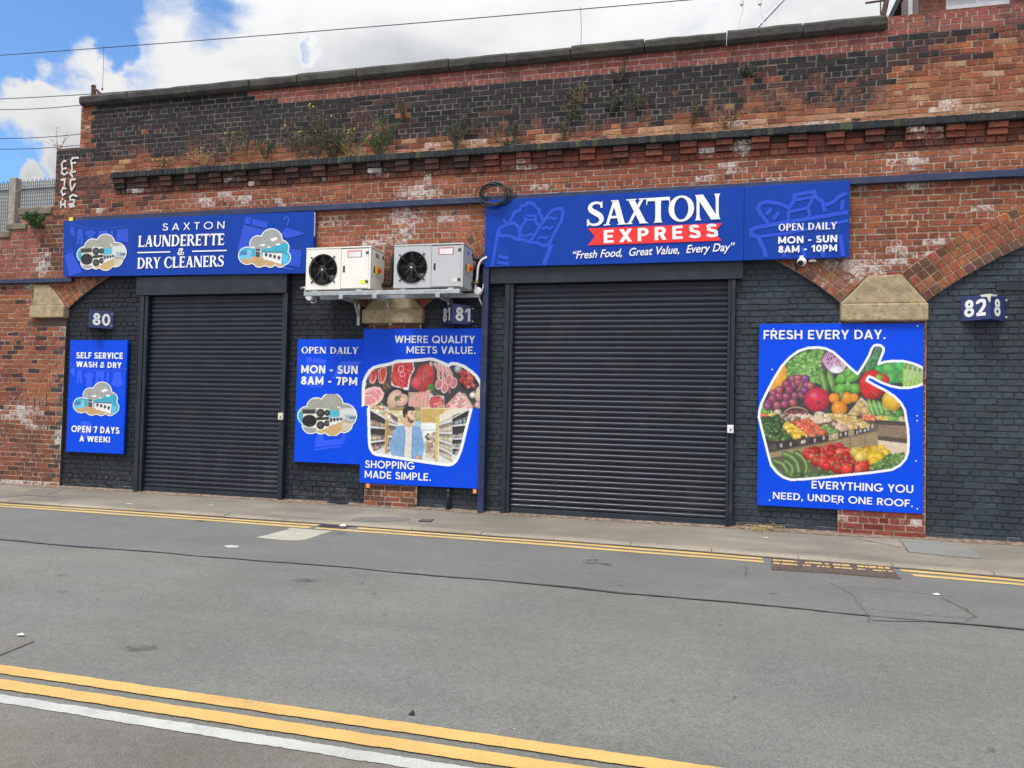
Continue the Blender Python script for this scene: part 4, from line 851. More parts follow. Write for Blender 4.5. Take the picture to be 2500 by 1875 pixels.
# ================================================================ PRINTED PICTURES (flat inks on the boards)
class Canvas:
    def __init__(s, fr, x0, y0, x1, y1, n):
        s.fr = fr; s.nx = n; s.ny = max(2, int(n*(y1-y0)/(x1-x0)))
        s.X, s.Y = np.meshgrid(np.linspace(x0, x1, s.nx), np.linspace(y0, y1, s.ny)); s.C = np.zeros(s.X.shape+(3,)); s.rng = np.random.RandomState(3)
    def fill(s, col): s.C[:] = col
    def put(s, m, col, a=1.0):
        m = np.clip(m*a, 0, 1)[..., None]; s.C[:] = s.C*(1-m)+np.array(col, float)*m
    def ell(s, cx, cy, rx, ry, col, rot=0, shade=0.35, hl=0.35, soft=0.08, rim=None):
        c, q = math.cos(math.radians(rot)), math.sin(math.radians(rot)); dx, dy = s.X-cx, s.Y-cy
        u, v = (dx*c+dy*q)/rx, (-dx*q+dy*c)/ry; d = u*u+v*v
        m = np.clip((1+soft-d)/(2*soft), 0, 1); nx_, ny_ = dx/max(rx, ry), dy/max(rx, ry)
        lam = 1-shade*np.clip(d, 0, 1)-shade*0.5*(nx_*0.5+ny_*0.7)
        hh = np.exp(-(((nx_+0.3)/0.24)**2+((ny_+0.35)/0.2)**2))*hl
        k = (np.array(col, float)[None, None]*lam[..., None])*(1-hh[..., None])+255*hh[..., None]
        if rim is not None:
            r = np.clip((d-0.7)/0.15, 0, 1)[..., None]; k = k*(1-r)+np.array(rim, float)*r
        m = m[..., None]; s.C[:] = s.C*(1-m)+k*m
    def inside(s, pts):
        r = np.zeros(s.X.shape, bool); n = len(pts)
        for i in range(n):
            x1, y1 = pts[i]; x2, y2 = pts[(i+1) % n]
            if y1 == y2: continue
            r ^= ((y1 > s.Y) != (y2 > s.Y)) & (s.X < (x2-x1)*(s.Y-y1)/(y2-y1)+x1)
        return r
    def dist(s, pts, closed=True):
        d = np.full(s.X.shape, 1e9); n = len(pts)
        for i in range(n if closed else n-1):
            x1, y1 = pts[i]; x2, y2 = pts[(i+1) % n]; lx, ly = x2-x1, y2-y1; L2 = lx*lx+ly*ly+1e-9
            t = np.clip(((s.X-x1)*lx+(s.Y-y1)*ly)/L2, 0, 1); d = np.minimum(d, np.hypot(s.X-x1-t*lx, s.Y-y1-t*ly))
        return d
    def poly(s, pts, col, a=1.0): s.put(s.inside(pts).astype(float), col, a)
    def line(s, pts, w, col, a=1.0): s.put(np.clip((w/2+1.5-s.dist(pts, False))/3, 0, 1), col, a)
    def grain(s, amt, scale=1):
        h, w_ = s.X.shape; z = s.rng.rand(h//scale+2, w_//scale+2); z = np.kron(z, np.ones((scale, scale)))[:h, :w_]; s.C[:] *= (1+amt*(z-0.5))[..., None]
    def mottle(s, pts, cols, n, r, shade=0.3, hl=0.2, ecc=1.0):
        xs_, ys_ = zip(*pts); k = 0; q = []
        while k < n:
            x, y = s.rng.uniform(min(xs_), max(xs_)), s.rng.uniform(min(ys_), max(ys_)); ins = False; m_ = len(pts)
            for i in range(m_):
                (a, b), (c, d) = pts[i], pts[(i+1) % m_]
                if (b > y) != (d > y) and x < (c-a)*(y-b)/(d-b)+a: ins = not ins
            if ins: q.append((y, x)); k += 1
        for y, x in sorted(q):
            rr = r*s.rng.uniform(0.75, 1.2); c = np.array(cols[s.rng.randint(len(cols))])*s.rng.uniform(0.85, 1.12)
            s.ell(x, y, rr, rr*ecc, c, s.rng.uniform(-60, 60), shade, hl)
    def photo(s, amt=0.30):
        """grain of a printed photograph: slight blur, then detail at several sizes"""
        h, w_ = s.X.shape; C = s.C
        P = np.pad(C, ((1, 1), (1, 1), (0, 0)), 'edge'); s.C = (P[1:-1, 1:-1]*4+P[:-2, 1:-1]*2+P[2:, 1:-1]*2+P[1:-1, :-2]*2+P[1:-1, 2:]*2+P[:-2, :-2]+P[2:, 2:]+P[:-2, 2:]+P[2:, :-2])/16
        f = np.zeros((h, w_))
        for k, a in ((2, .34), (3, .30), (5, .24), (9, .20), (17, .16)):
            g_ = s.rng.rand(h//k+3, w_//k+3); yy, xx = np.arange(h)/k, np.arange(w_)/k; y0, x0 = yy.astype(int), xx.astype(int); fy, fx = (yy-y0)[:, None], (xx-x0)[None]
            f += a*((g_[y0][:, x0]*(1-fx)+g_[y0][:, x0+1]*fx)*(1-fy)+(g_[y0+1][:, x0]*(1-fx)+g_[y0+1][:, x0+1]*fx)*fy-0.5)
        s.C = np.clip(s.C*(1+amt*1.3*f)[..., None]+(f*amt*22)[..., None], 0, 255)
    def build(s, name, parent, y, mask, sub=None):
        lin = np.clip(s.C/255.0, 0, 1)**0.86; lin = np.where(lin <= 0.04045, lin/12.92, ((lin+0.055)/1.055)**2.4)*0.90
        a, b, k = FR[s.fr]; px, py = (a+s.X/k-1250)/FPX, (937.5-(b+s.Y/k))/FPX
        D = [RT[i]*px+UP[i]*py+FW[i] for i in range(3)]; t = (CAM_D+y)/D[1]
        off = wloc(parent); co = np.stack([D[0]*t-off.x, np.full(t.shape, y-off.y), CAM_H+D[2]*t-off.z], -1).reshape(-1, 3)
        ny_, nx_ = s.ny, s.nx; idx = np.arange(ny_*nx_).reshape(ny_, nx_)
        q = np.stack([idx[1:, :-1], idx[1:, 1:], idx[:-1, 1:], idx[:-1, :-1]], -1).reshape(-1, 4)
        mk = mask.reshape(-1); q = q[mk[q].all(1)]
        used = np.unique(q); rm = np.full(ny_*nx_, -1); rm[used] = np.arange(len(used)); q = rm[q]; co = co[used]; lc = lin.reshape(-1, 3)[used]
        me = bpy.data.meshes.new(name); me.vertices.add(len(co)); me.vertices.foreach_set('co', co.ravel()); me.loops.add(q.size); me.loops.foreach_set('vertex_index', q.ravel().astype(np.int32))
        me.polygons.add(len(q)); me.polygons.foreach_set('loop_start', (np.arange(len(q))*4).astype(np.int32)); me.update(calc_edges=True)
        ca = me.color_attributes.new('Col', 'FLOAT_COLOR', 'POINT'); ca.data.foreach_set('color', np.concatenate([lc, np.ones((len(lc), 1))], 1).ravel().astype(np.float32))
        me.materials.append(M['print']); o = bpy.data.objects.new(name, me); COL.objects.link(o); o.parent = parent; return o
WHT = (236, 242, 250)
# ---- the two laundry rooms, drawn in a unit cloud frame then placed
CL_A = [(.155, -.336, .40), (-.35, -.207, .35), (-.66, .08, .34), (.585, .026, .42), (-.556, .39, .30), (-.22, .44, .25), (.168, .413, .34), (.556, .31, .31), (0, .05, .52)]   # stacked dryers
CL_B = [(.255, -.32, .425), (-.245, -.145, .34), (-.657, .29, .35), (.63, -.02, .30), (.68, .355, .31), (-.21, .505, .24), (.205, .505, .24), (.58, .48, .26), (-.3, .25, .4), (0, .2, .5), (.35, .2, .45)]
def laundry(parent, fr, cx, cy, sx, sy, kind, y, shear=0.0, n=210):
    c = Canvas(fr, cx-sx*1.06, cy-sy*1.0, cx+sx*1.06, cy+sy*1.08, n)
    U, V = (c.X-cx)/sx, (c.Y-cy-shear*(c.X-cx))/sy; asp = sy/sx
    circ = CL_A if kind == 'A' else CL_B
    def um(extra):
        r = np.zeros(U.shape, bool)
        for a, b, q in circ: r |= np.hypot(U-a, V*asp-b) < q+extra
        return r
    uv = lambda pts: [(cx+p[0]*sx, cy+p[1]*sy+shear*p[0]*sx) for p in pts]
    E = lambda a, b, rx, ry, col, **k: c.ell(cx+a*sx, cy+b*sy+shear*a*sx, rx*sx, ry*sy, col, **k)
    if kind == 'A':
        c.fill((150, 151, 142)); c.poly(uv([(-1.1, .2), (-.2, -.2), (.1, -.1), (.45, -.15), (1.1, -.3), (1.1, 1), (-1.1, 1)]), (140, 150, 148))
        c.poly(uv([(.05, -.22), (.40, -.18), (.38, .12), (.05, .14)]), (60, 175, 205)); c.poly(uv([(-1.0, -.05), (-.75, -.1), (-.75, .6), (-1, .6)]), (58, 150, 175))
        c.poly(uv([(.42, -.3), (1.05, -.35), (1.05, .35), (.42, .2)]), (205, 210, 212)); c.poly(uv([(.6, .0), (1.05, .05), (1.05, .3), (.6, .22)]), (150, 165, 180)); c.poly(uv([(.75, .1), (.98, .08), (.98, .2), (.75, .2)]), (90, 105, 130))
        c.poly(uv([(.0, .62), (.5, .32), (1.1, .45), (1.1, 1.1), (-.6, 1.1)]), (196, 160, 106)); c.poly(uv([(.5, .4), (.95, .4), (.9, .85), (.5, .8)]), (200, 202, 200), .7)
        for k in range(7): c.line(uv([(-.1+.12*k, 1.0), (.2+.06*k, .45)]), 2.0, (165, 128, 78), .5)
        c.poly(uv([(-.8, .02), (-.36, -.02), (-.36, .72), (-.8, .68)]), (226, 221, 206)); c.poly(uv([(-.82, -.2), (-.4, -.22), (-.4, .0), (-.82, .02)]), (44, 46, 48)); E(-.59, .36, .24, .30, (20, 21, 23), hl=.03, shade=.1); c.line(uv([(-.72, .56), (-.5, .54)]), 2.5, (150, 150, 145))
        c.poly(uv([(-.36, -.30), (.06, -.26), (.06, .66), (-.36, .86)]), (232, 227, 212)); c.poly(uv([(-.36, .17), (.06, .13), (.06, .27), (-.36, .33)]), (36, 37, 40))
        for a, b, r in [(-.22, -.05, .135), (.0, -.06, .10), (-.22, .56, .13), (.0, .46, .10)]: E(a, b, r, r*1.5, (18, 19, 21), hl=0, shade=.1); E(a, b, r*.66, r*.95, (70, 74, 76), hl=.1, shade=.3)
        c.poly(uv([(.07, .16), (.52, .10), (.52, .34), (.07, .62)]), (214, 216, 214))
        for k in range(4): E(.13+.11*k, .28-.02*k, .045, .11-.012*k, (52, 55, 60), hl=.1)
        c.line(uv([(.07, .64), (.52, .36)]), 3, (60, 50, 42)); c.poly(uv([(.3, -.42), (.46, -.36), (.4, -.3)]), (245, 246, 242))
    else:
        c.fill((150, 153, 152)); c.poly(uv([(-1.1, -.02), (-.3, .02), (-.1, .08), (.6, -.2), (1.1, -.3), (1.1, .9), (-1.1, .9)]), (42, 158, 190))
        for p in [[(.20, -.45), (.42, -.56), (.5, -.46), (.28, -.34)], [(-.2, -.16), (-.02, -.2), (.02, -.12), (-.14, -.08)], [(.4, -.2), (.55, -.24), (.6, -.16), (.44, -.13)], [(-.52, -.05), (-.40, -.06), (-.36, .0), (-.48, .02)], [(.1, -.06), (.2, -.08), (.22, -.02), (.12, .0)]]: c.poly(uv(p), (246, 248, 244))
        c.poly(uv([(-1.1, .62), (-.3, .38), (.1, .42), (.7, .86), (1.1, .9), (1.1, 1.2), (-1.1, 1.2)]), (190, 152, 104))
        for k in range(9): c.line(uv([(-.9+.2*k, 1.05), (-.15+.03*k, .46)]), 2.2, (158, 122, 78), .5)
        c.poly(uv([(-1, .2), (-.65, .15), (-.62, .35), (-1, .4)]), (60, 110, 190)); c.poly(uv([(-1, .38), (-.5, .33), (-.5, .5), (-1, .6)]), (96, 190, 224)); c.poly(uv([(-.66, .1), (-.5, .08), (-.5, .33), (-.66, .35)]), (120, 180, 205))
        c.poly(uv([(-.36, .0), (-.14, .04), (-.12, .5), (-.36, .42)]), (196, 198, 196))
        for a, b in [(-.30, .09), (-.22, .10), (-.30, .25), (-.22, .27), (-.3, .38), (-.22, .4)]: E(a, b, .045, .065, (40, 42, 48), hl=0)
        c.poly(uv([(-.08, .18), (.66, .2), (.62, .82), (-.08, .5)]), (226, 229, 230)); c.poly(uv([(-.08, .18), (.66, .2), (.66, .26), (-.08, .22)]), (70, 74, 80))
        for k in range(4): E(.05+.16*k, .33+.05*k, .062, .11, (225, 228, 230), hl=.1); E(.05+.16*k, .33+.05*k, .046, .085, (40, 46, 56), hl=.1)
        for k in range(4): c.poly(uv([(-.02+.16*k, .48+.05*k), (.07+.16*k, .50+.05*k), (.07+.16*k, .62+.05*k), (-.02+.16*k, .58+.05*k)]), (240, 242, 242))
        c.poly(uv([(.66, .35), (.86, .33), (.86, .78), (.66, .8)]), (70, 180, 225)); c.line(uv([(.78, -.1), (.8, .4)]), 3, (90, 100, 105))
    c.photo(.18); inner = um(-.038); c.C[~inner] = WHT
    return c.build('cloud_print', parent, y, um(0.0))

# ================================================================ SIGNS AND POSTERS
def board(par, p, y0, y1, mat, name='board', bevel=0.002):
    m = MB(); m.prism(p, y0, y1); return m.build(name, mat, par, bevel=bevel)
def screws(par, pts, y):
    for fr, a, b in pts:
        x, z = wp(fr, a, b, y); m = MB(); m.tube([(x, y, z), (x, y-0.006, z)], 0.011, 8); m.build('screw', M['board'], par)
def ghosts(mb, fr, y, polys=(), lines=()):
    k = 0
    mb.lines = getattr(mb, 'lines', [])
    for p in polys: q_ = MB(); q_.sheet([wp(fr, *q, y) for q in p], y-0.00025*k); k += 1; mb.lines.append(q_)
    for p, w in lines: q_ = MB(); q_.ribbon([wp(fr, *q, y) for q in p], w, y-0.00025*k); k += 1; mb.lines.append(q_)
# ---- launderette fascia
SY = -0.10
sg = thing('fascia_sign', 'long blue sign reading SAXTON LAUNDERETTE & DRY CLEANERS with two cloud pictures', 'shop sign', (-8.4, SY, 4.1))
pt = [wp('A1', 155, 250, SY), wp('A1', 150, 1108, SY), wp('A2', 1990, 1025, SY), wp('A2', 2006, 97, SY)]
board(sg, pt, SY, SY+0.05, M['sign'], 'panel', 0.003)
m = MB(); e = pt; m.prism([(e[0][0]+0.02, e[0][1]-0.02), (e[1][0]+0.02, e[1][1]+0.02), (e[2][0]-0.01, e[2][1]+0.02), (e[3][0]-0.01, e[3][1]-0.02)], SY+0.05, 0.0); m.build('tray', M['sign_edge'], sg)
m = MB(); m.box(e[3][0]+0.001, e[3][0]+0.006, SY+0.010, SY+0.045, e[2][1]+0.03, e[3][1]-0.01); m.build('edge_trim', M['white'], sg)
m = MB(); y = SY-0.0015
ghosts(m, 'A1', y, [[(270, 330), (320, 340), (335, 440), (330, 490), (290, 480), (250, 400)], [(375, 370), (455, 375), (465, 620), (425, 620), (412, 480), (400, 615), (360, 610)], [(500, 420), (540, 395), (620, 395), (660, 430), (640, 470), (620, 460), (615, 560), (530, 560), (530, 470), (505, 480)],
    [(700, 400), (840, 390), (850, 520), (790, 520), (770, 440), (750, 520), (695, 520)], [(880, 400), (925, 395), (930, 560), (875, 560)], [(985, 380), (1150, 370), (1165, 580), (1110, 570), (975, 560)], [(175, 780), (290, 730), (450, 1040), (250, 1100), (215, 960)]],
    [([(280, 290), (420, 345), (600, 370), (800, 372), (1000, 350), (1200, 300)], 0.012), ([(240, 690), (300, 700), (300, 770), (240, 790), (225, 730), (240, 690)], 0.02)])
ghosts(m, 'A2', y-0.0045, [[(985, 180), (1070, 195), (1050, 300), (955, 275)], [(1085, 210), (1320, 260), (1300, 360), (1070, 300)], [(950, 300), (1290, 380), (1100, 700), (850, 690)], [(1500, 440), (1590, 340), (1880, 435), (1600, 510)], [(1640, 660), (1825, 685), (1800, 940), (1560, 900)]],
    [([(1560, 240), (1575, 195), (1610, 185), (1635, 215), (1620, 260), (1600, 315)], 0.03), ([(1500, 930), (1710, 970)], 0.03)])
m.build('watermark', M['ghost'], sg)
laundry(sg, 'A1', 745, 730, 387, 290, 'A', SY-0.008, -0.02); laundry(sg, 'A2', 1268, 648, 400, 298, 'B', SY-0.008, 0.0)
m = MB(); y = SY-0.010
tx(m, 'SAXTON', 'A1', (1683, 398), (2640, 366), (1683, 288), y, off=0.125, sp=0.36)
tx(m, 'LAUNDERETTE', 'A1', (1308, 652), (2637, 620), (1308, 478), y, font='serif')
tx(m, 'DRY CLEANERS', 'A1', (1294, 986), (2630, 952), (1294, 818), y, font='serif')
tx(m, '&', 'A1', (1915, 776), (2020, 772), (1915, 670), y, off=0.2)
m.build('lettering', M['white'], sg)
m = MB(); m.ribbon([wp('A1', 1297, 738, y), wp('A1', 1807, 726, y)], 0.021, y); m.build('rule', M['white'], sg)
m = MB(); m.ribbon([wp('A2', 178, 697, y), wp('A2', 695, 685, y)], 0.021, y); m.build('rule', M['white'], sg)
# ---- supermarket fascia
s8 = thing('fascia_sign', 'long blue sign reading SAXTON EXPRESS with a red ribbon and opening hours', 'shop sign', (-0.6, -0.12, 4.1)); SY = -0.12
JX = wp('A4', 848, 600, SY)[0]
pt = [wp('A3', 32, 230, SY), wp('A3', 10, 976, SY), wp('A4', 2070, 1000, SY), wp('A4', 2092, 97, SY)]
pt = [(-3.122, 4.592), (-3.126, 3.602), (1.826, 3.604), (1.834, 4.612)]
zt = lambda x: pt[0][1]+(pt[3][1]-pt[0][1])*(x-pt[0][0])/(pt[3][0]-pt[0][0])
board(s8, [pt[0], pt[1], (JX-0.002, 3.603), (JX-0.002, zt(JX))], SY, SY+0.05, M['sign'], 'panel', 0.003)
board(s8, [(JX+0.002, zt(JX)), (JX+0.002, 3.604), pt[2], pt[3]], SY-0.004, SY+0.05, M['sign'], 'panel', 0.003)
m = MB(); m.box(pt[0][0]+0.02, pt[2][0]-0.02, SY+0.05, -0.001, 3.625, 4.57); m.build('tray', M['sign_edge'], s8)
m = MB(); y = SY-0.0015
ghosts(m, 'A3', y, [], [([(100, 968), (140, 720), (170, 560), (210, 520), (290, 490), (350, 480), (390, 520), (410, 600), (400, 660)], 0.045), ([(170, 570), (200, 625), (300, 625), (380, 665), (450, 665), (520, 700), (600, 700), (680, 735), (740, 730), (770, 715)], 0.045), ([(770, 715), (720, 850), (680, 955)], 0.062),
    ([(300, 470), (330, 400), (360, 350), (410, 340), (430, 290), (480, 280), (500, 250), (560, 260), (590, 300), (630, 330), (630, 380), (660, 410), (660, 450)], 0.04), ([(470, 400), (590, 400), (590, 445), (470, 445), (470, 400)], 0.035), ([(480, 455), (430, 520), (415, 590), (430, 625), (490, 625), (550, 600)], 0.04), ([(580, 455), (620, 510)], 0.04),
    ([(530, 690), (650, 500), (760, 350), (820, 320), (880, 320), (900, 370), (880, 450), (800, 600), (740, 720)], 0.045), ([(720, 440), (760, 420), (800, 440), (830, 420)], 0.035), ([(660, 550), (710, 525), (750, 545), (785, 520)], 0.035), ([(610, 660), (650, 635), (700, 655), (735, 630)], 0.035), ([(170, 855), (285, 880)], 0.05), ([(155, 920), (290, 945)], 0.05), ([(220, 445), (270, 490)], 0.04)])
ghosts(m, 'A4', y-0.0075, [], [([(1110, 1000), (1080, 900), (1010, 760), (935, 740), (930, 680), (1000, 650), (1400, 580), (2070, 470)], 0.055), ([(1000, 760), (1350, 720), (2070, 570)], 0.04), ([(1130, 600), (1050, 500), (1010, 430), (1040, 370), (1130, 350), (1260, 370), (1380, 420), (1440, 330), (1440, 270), (1670, 230), (1690, 290), (1770, 350), (1800, 470)], 0.05), ([(1440, 330), (1680, 290)], 0.04),
    ([(1370, 570), (1370, 470), (1600, 420), (1620, 520)], 0.04), ([(1600, 420), (1660, 300)], 0.04), ([(1110, 500), (1170, 430)], 0.05), ([(1190, 560), (1260, 470)], 0.05), ([(1800, 390), (1900, 350), (1960, 290), (2050, 250)], 0.05), ([(1990, 450), (2010, 330)], 0.045), ([(1320, 1000), (1300, 870)], 0.05), ([(1560, 1000), (1530, 880)], 0.05), ([(1780, 1000), (1750, 860)], 0.05), ([(2010, 990), (1980, 740)], 0.05)])
m.build('watermark', M['ghost'], s8)
m = MB(); y = SY-0.011
m.sheet([wp('A3', *q, y) for q in [(1175, 543), (1255, 632), (1172, 733)]]+[wp('A4', *q, y) for q in [(585, 805), (500, 708), (592, 600)]], y); m.build('red_ribbon', M['red'], s8)
m = MB(); y = SY-0.0125
tx(m, 'SAXTON', 'A3', (1166, 521), (2668, 437), (1166, 245), y, font='serif', sp=-0.02)
tx(m, 'EXPRESS', 'A3', (1355, 708), (2644, 636), (1355, 562), y, off=0.20, sp=0.20)
tx(m, '\u201cFresh Food,  Great Value,  Every Day\u201d', 'A3', (1008, 884), (2830, 790), (1008, 800), y, font='script', off=0.012, shear=0.28)
y = SY-0.0165
tx(m, 'OPEN DAILY', 'A4', (1254, 690), (1942, 668), (1254, 610), y, font='serif', sp=0.05)
tx(m, 'MON - SUN', 'A4', (1250, 842), (1942, 822), (1250, 760), y, off=0.21)
tx(m, '8AM - 10PM', 'A4', (1250, 948), (1940, 930), (1250, 868), y, off=0.21)
m.build('lettering', M['white'], s8)
# ---- self service poster
PY = -0.012
def poster(label, x0, x1, z0, z1, seam=None, PY=PY):
    t = thing('advert_board', label, 'advert board', ((x0+x1)/2, PY, z0), 'blue advert boards on the bays')
    if seam: board(t, [(x0, z0), (x1, z0), (x1, seam-.001), (x0, seam-.001)], PY, 0.03, M['board']); board(t, [(x0, seam+.001), (x1, seam+.001), (x1, z1), (x0, z1)], PY, 0.03, M['board'])
    else: board(t, [(x0, z0), (x1, z0), (x1, z1), (x0, z1)], PY, 0.03, M['board'])
    return t
p1_ = poster('narrow blue advert board reading SELF SERVICE WASH & DRY under the number 80', -10.585, -9.41, 0.622, 2.542)
m = MB(); y = PY-0.0015
ghosts(m, 'Z1', y, [[(480, 690), (500, 685), (508, 735), (500, 745), (474, 715)], [(525, 700), (553, 700), (557, 792), (540, 792), (538, 730), (532, 792), (515, 790)], [(568, 735), (590, 712), (618, 712), (640, 740), (628, 750), (622, 745), (622, 815), (580, 815), (582, 750), (574, 755)], [(648, 710), (705, 708), (700, 800), (680, 770), (672, 740), (665, 790), (645, 790)], [(722, 712), (738, 712), (734, 780), (716, 778)], [(770, 715), (815, 712), (830, 800), (800, 818), (755, 800)], [(548, 1045), (615, 1050), (635, 1100), (555, 1190), (538, 1120)]],
    [([(470, 665), (560, 695), (660, 708), (760, 705), (858, 690)], 0.014)])
m.build('watermark', M['ghost_soft'], p1_)
laundry(p1_, 'Z1', 650, 894, 158, 124, 'B', PY-0.006, 0.02, 190)
m = MB(); y = PY-0.008
tx(m, 'SELF SERVICE', 'Z1', (514, 622), (828, 626), (514, 580), y, off=0.21); tx(m, 'WASH & DRY', 'Z1', (514, 680), (820, 688), (514, 642), y, off=0.21)
tx(m, 'OPEN 7 DAYS', 'Z1', (480, 1118), (806, 1132), (480, 1074), y, off=0.21); tx(m, 'A WEEK!', 'Z1', (535, 1182), (742, 1190), (535, 1144), y, off=0.21)
m.build('lettering', M['white'], p1_)
screws(p1_, [('Z1', 490, 527), ('Z1', 858, 522), ('Z1', 478, 738), ('Z1', 846, 745), ('Z1', 465, 937), ('Z1', 833, 940), ('Z1', 452, 1220), ('Z1', 820, 1245)], PY)
# ---- opening hours poster
p2_ = poster('blue advert board reading OPEN DAILY beside the launderette shutter', -6.20, -4.93, 0.625, 2.555)
m = MB(); y = PY-0.0015
ghosts(m, 'B1', y, [[(285, 352), (352, 360), (348, 420), (280, 410)], [(362, 362), (520, 382), (512, 440), (358, 418)], [(278, 425), (508, 448), (480, 700), (250, 685)], [(700, 400), (942, 400), (940, 415), (850, 470), (640, 600), (575, 620)], [(382, 1428), (385, 1340), (420, 1260), (480, 1230), (530, 1240), (490, 1290), (488, 1345), (700, 1320), (715, 1240), (740, 1240), (752, 1340), (720, 1390)]],
    [([(245, 685), (470, 718)], 0.02), ([(370, 1455), (702, 1414)], 0.03), ([(632, 345), (640, 320), (665, 318), (690, 300)], 0.02), ([(690, 305), (700, 330), (680, 350), (692, 385)], 0.022), ([(300, 386), (340, 388)], 0.02)])
m.build('watermark', M['ghost_soft'], p2_)
laundry(p2_, 'B1', 530, 1030, 357, 240, 'A', PY-0.006, 0.03, 210)
m = MB(); y = PY-0.008
tx(m, 'OPEN DAILY', 'B1', (224, 305), (905, 312), (224, 228), y, font='serif', sp=0.03); tx(m, 'MON - SUN', 'B1', (220, 542), (893, 552), (220, 446), y, off=0.21); tx(m, '8AM - 7PM', 'B1', (218, 676), (888, 688), (218, 580), y, off=0.21)
m.build('lettering', M['white'], p2_)
screws(p2_, [('B1', 192, 185), ('B1', 945, 190), ('B1', 184, 597), ('B1', 932, 622), ('B1', 165, 1030), ('B1', 150, 1522), ('B1', 897, 1550)], PY)
# ---- meat poster
p3_ = poster('square blue advert board reading WHERE QUALITY MEETS VALUE with meat and a shopper', -5.056, -3.160, 0.350, 2.709, 1.70, PY=-0.045)
PY3 = -0.045
bask_t = [(100, 905), (108, 640), (118, 500), (160, 400), (215, 310), (290, 250), (400, 220), (560, 190), (680, 145), (900, 135), (1130, 118), (1240, 100), (1320, 118), (1420, 155), (1555, 215), (1600, 180), (1700, 188), (1820, 230), (1950, 320), (2030, 395), (2095, 500), (2118, 560), (2110, 950)]
bask_b = [(193, 905), (210, 1528), (225, 1620), (274, 1703), (330, 1735), (420, 1747), (974, 1834), (1400, 1895), (1558, 1913), (1630, 1895), (1690, 1840), (1730, 1760), (1776, 1645), (1950, 945)]
c = Canvas('A5', 90, 90, 2125, 1925, 410)
c.fill((50, 52, 56)); c.grain(.3, 3)
c.poly([(880, 670), (1240, 690), (1230, 930), (880, 930)], (176, 150, 122))
c.poly([(1500, 900), (1700, 690), (1830, 690), (1990, 930)], (170, 140, 110))
c.poly([(600, 215), (650, 165), (960, 165), (985, 290), (915, 420), (880, 640), (780, 630), (590, 560)], (222, 224, 230))
c.poly([(640, 190), (940, 165), (950, 300), (890, 430), (850, 580), (780, 600), (620, 540), (590, 400)], (226, 58, 60)); c.mottle([(640, 190), (940, 165), (950, 300), (890, 430), (850, 580), (780, 600), (620, 540), (590, 400)], [(235, 70, 70), (205, 40, 44), (245, 100, 95), (190, 34, 40)], 260, 17, .3, .1)
for x, y_, r in [(752, 285, 45), (778, 375, 40)]: c.line([(x+r*math.cos(t), y_+r*1.1*math.sin(t)) for t in np.linspace(0, 6.3, 24)], 9, (246, 210, 210))
for x0 in (205, 365):
    c.poly([(x0, 300), (x0+60, 255), (x0+145, 245), (x0+150, 380), (x0+125, 480), (x0+85, 540), (x0+20, 520), (x0, 430)], (226, 150, 148)); c.poly([(x0+12, 320), (x0+65, 270), (x0+130, 262), (x0+130, 380), (x0+95, 470), (x0+60, 500), (x0+30, 480), (x0+12, 420)], (186, 52, 58)); c.line([(x0+30, 300), (x0+55, 480)], 12, (232, 170, 165))
c.line([(345, 280), (352, 420)], 26, (80, 90, 50)); c.line([(575, 230), (570, 430)], 16, (70, 92, 60)); c.line([(540, 260), (560, 430)], 14, (60, 80, 55))
c.ell(520, 575, 75, 82, (120, 92, 70), hl=0); c.ell(520, 570, 58, 62, (86, 62, 44), hl=0); c.mottle([(470, 530), (570, 530), (570, 610), (470, 610)], [(120, 90, 60), (60, 44, 34), (150, 120, 90)], 40, 10)
c.ell(1150, 430, 165, 250, (196, 52, 58), 18, .25, .0); c.ell(1200, 340, 110, 130, (205, 62, 66), 20, .2, .12); c.ell(1020, 520, 105, 110, (208, 70, 74), -20, .25, .12); c.line([(1040, 380), (1130, 470), (1200, 400), (1290, 350)], 9, (232, 130, 130), .7); c.line([(1135, 320), (1140, 480)], 30, (92, 76, 50), .9); c.line([(1137, 325), (1138, 480)], 8, (190, 170, 110))
for k in range(4):
    x0 = 1390+k*78; y0 = 480+(k % 2)*110
    c.line([(1330+k*62, 200+k*8), (1390+k*70, 300+k*20), (x0, y0-60)], 52, (236, 186, 178)); c.line([(1340+k*62, 220+k*8), (1395+k*70, 310+k*20), (x0, y0-60)], 20, (200, 110, 112))
for k, (x0, y0) in enumerate([(1395, 540), (1490, 600), (1640, 520), (1560, 470)]): c.ell(x0, y0, 62, 95, (240, 196, 188), 12, .1, 0); c.ell(x0, y0-4, 44, 72, (206, 116, 122), 12, .2, .1)
c.line([(1560, 560), (1575, 680)], 24, (222, 100, 90))
c.ell(1715, 285, 62, 66, (170, 186, 200), hl=.2); c.ell(1715, 275, 48, 46, (205, 216, 226), hl=.2); c.ell(1265, 205, 28, 52, (226, 216, 205), -20); c.ell(1275, 215, 10, 40, (180, 160, 150), -20)
c.ell(1890, 460, 185, 200, (62, 66, 74), hl=0); c.ell(1890, 450, 165, 180, (42, 44, 50), hl=0); c.mottle([(1760, 330), (1880, 280), (2010, 400), (2030, 520), (1960, 590), (1830, 590), (1750, 480)], [(214, 66, 66), (190, 46, 50), (230, 96, 92), (170, 38, 44)], 46, 42, .4, .12, .8); c.line([(1925, 400), (1955, 540)], 10, (120, 130, 60)); c.line([(1970, 430), (1930, 560)], 8, (150, 120, 60))
for k in range(26): c.ell(1260+rnd.uniform(-45, 60), 590+rnd.uniform(-50, 60), 22, 14, (78+rnd.randint(-15, 30), 128+rnd.randint(-20, 30), 62), rnd.uniform(0, 180), .2, 0)
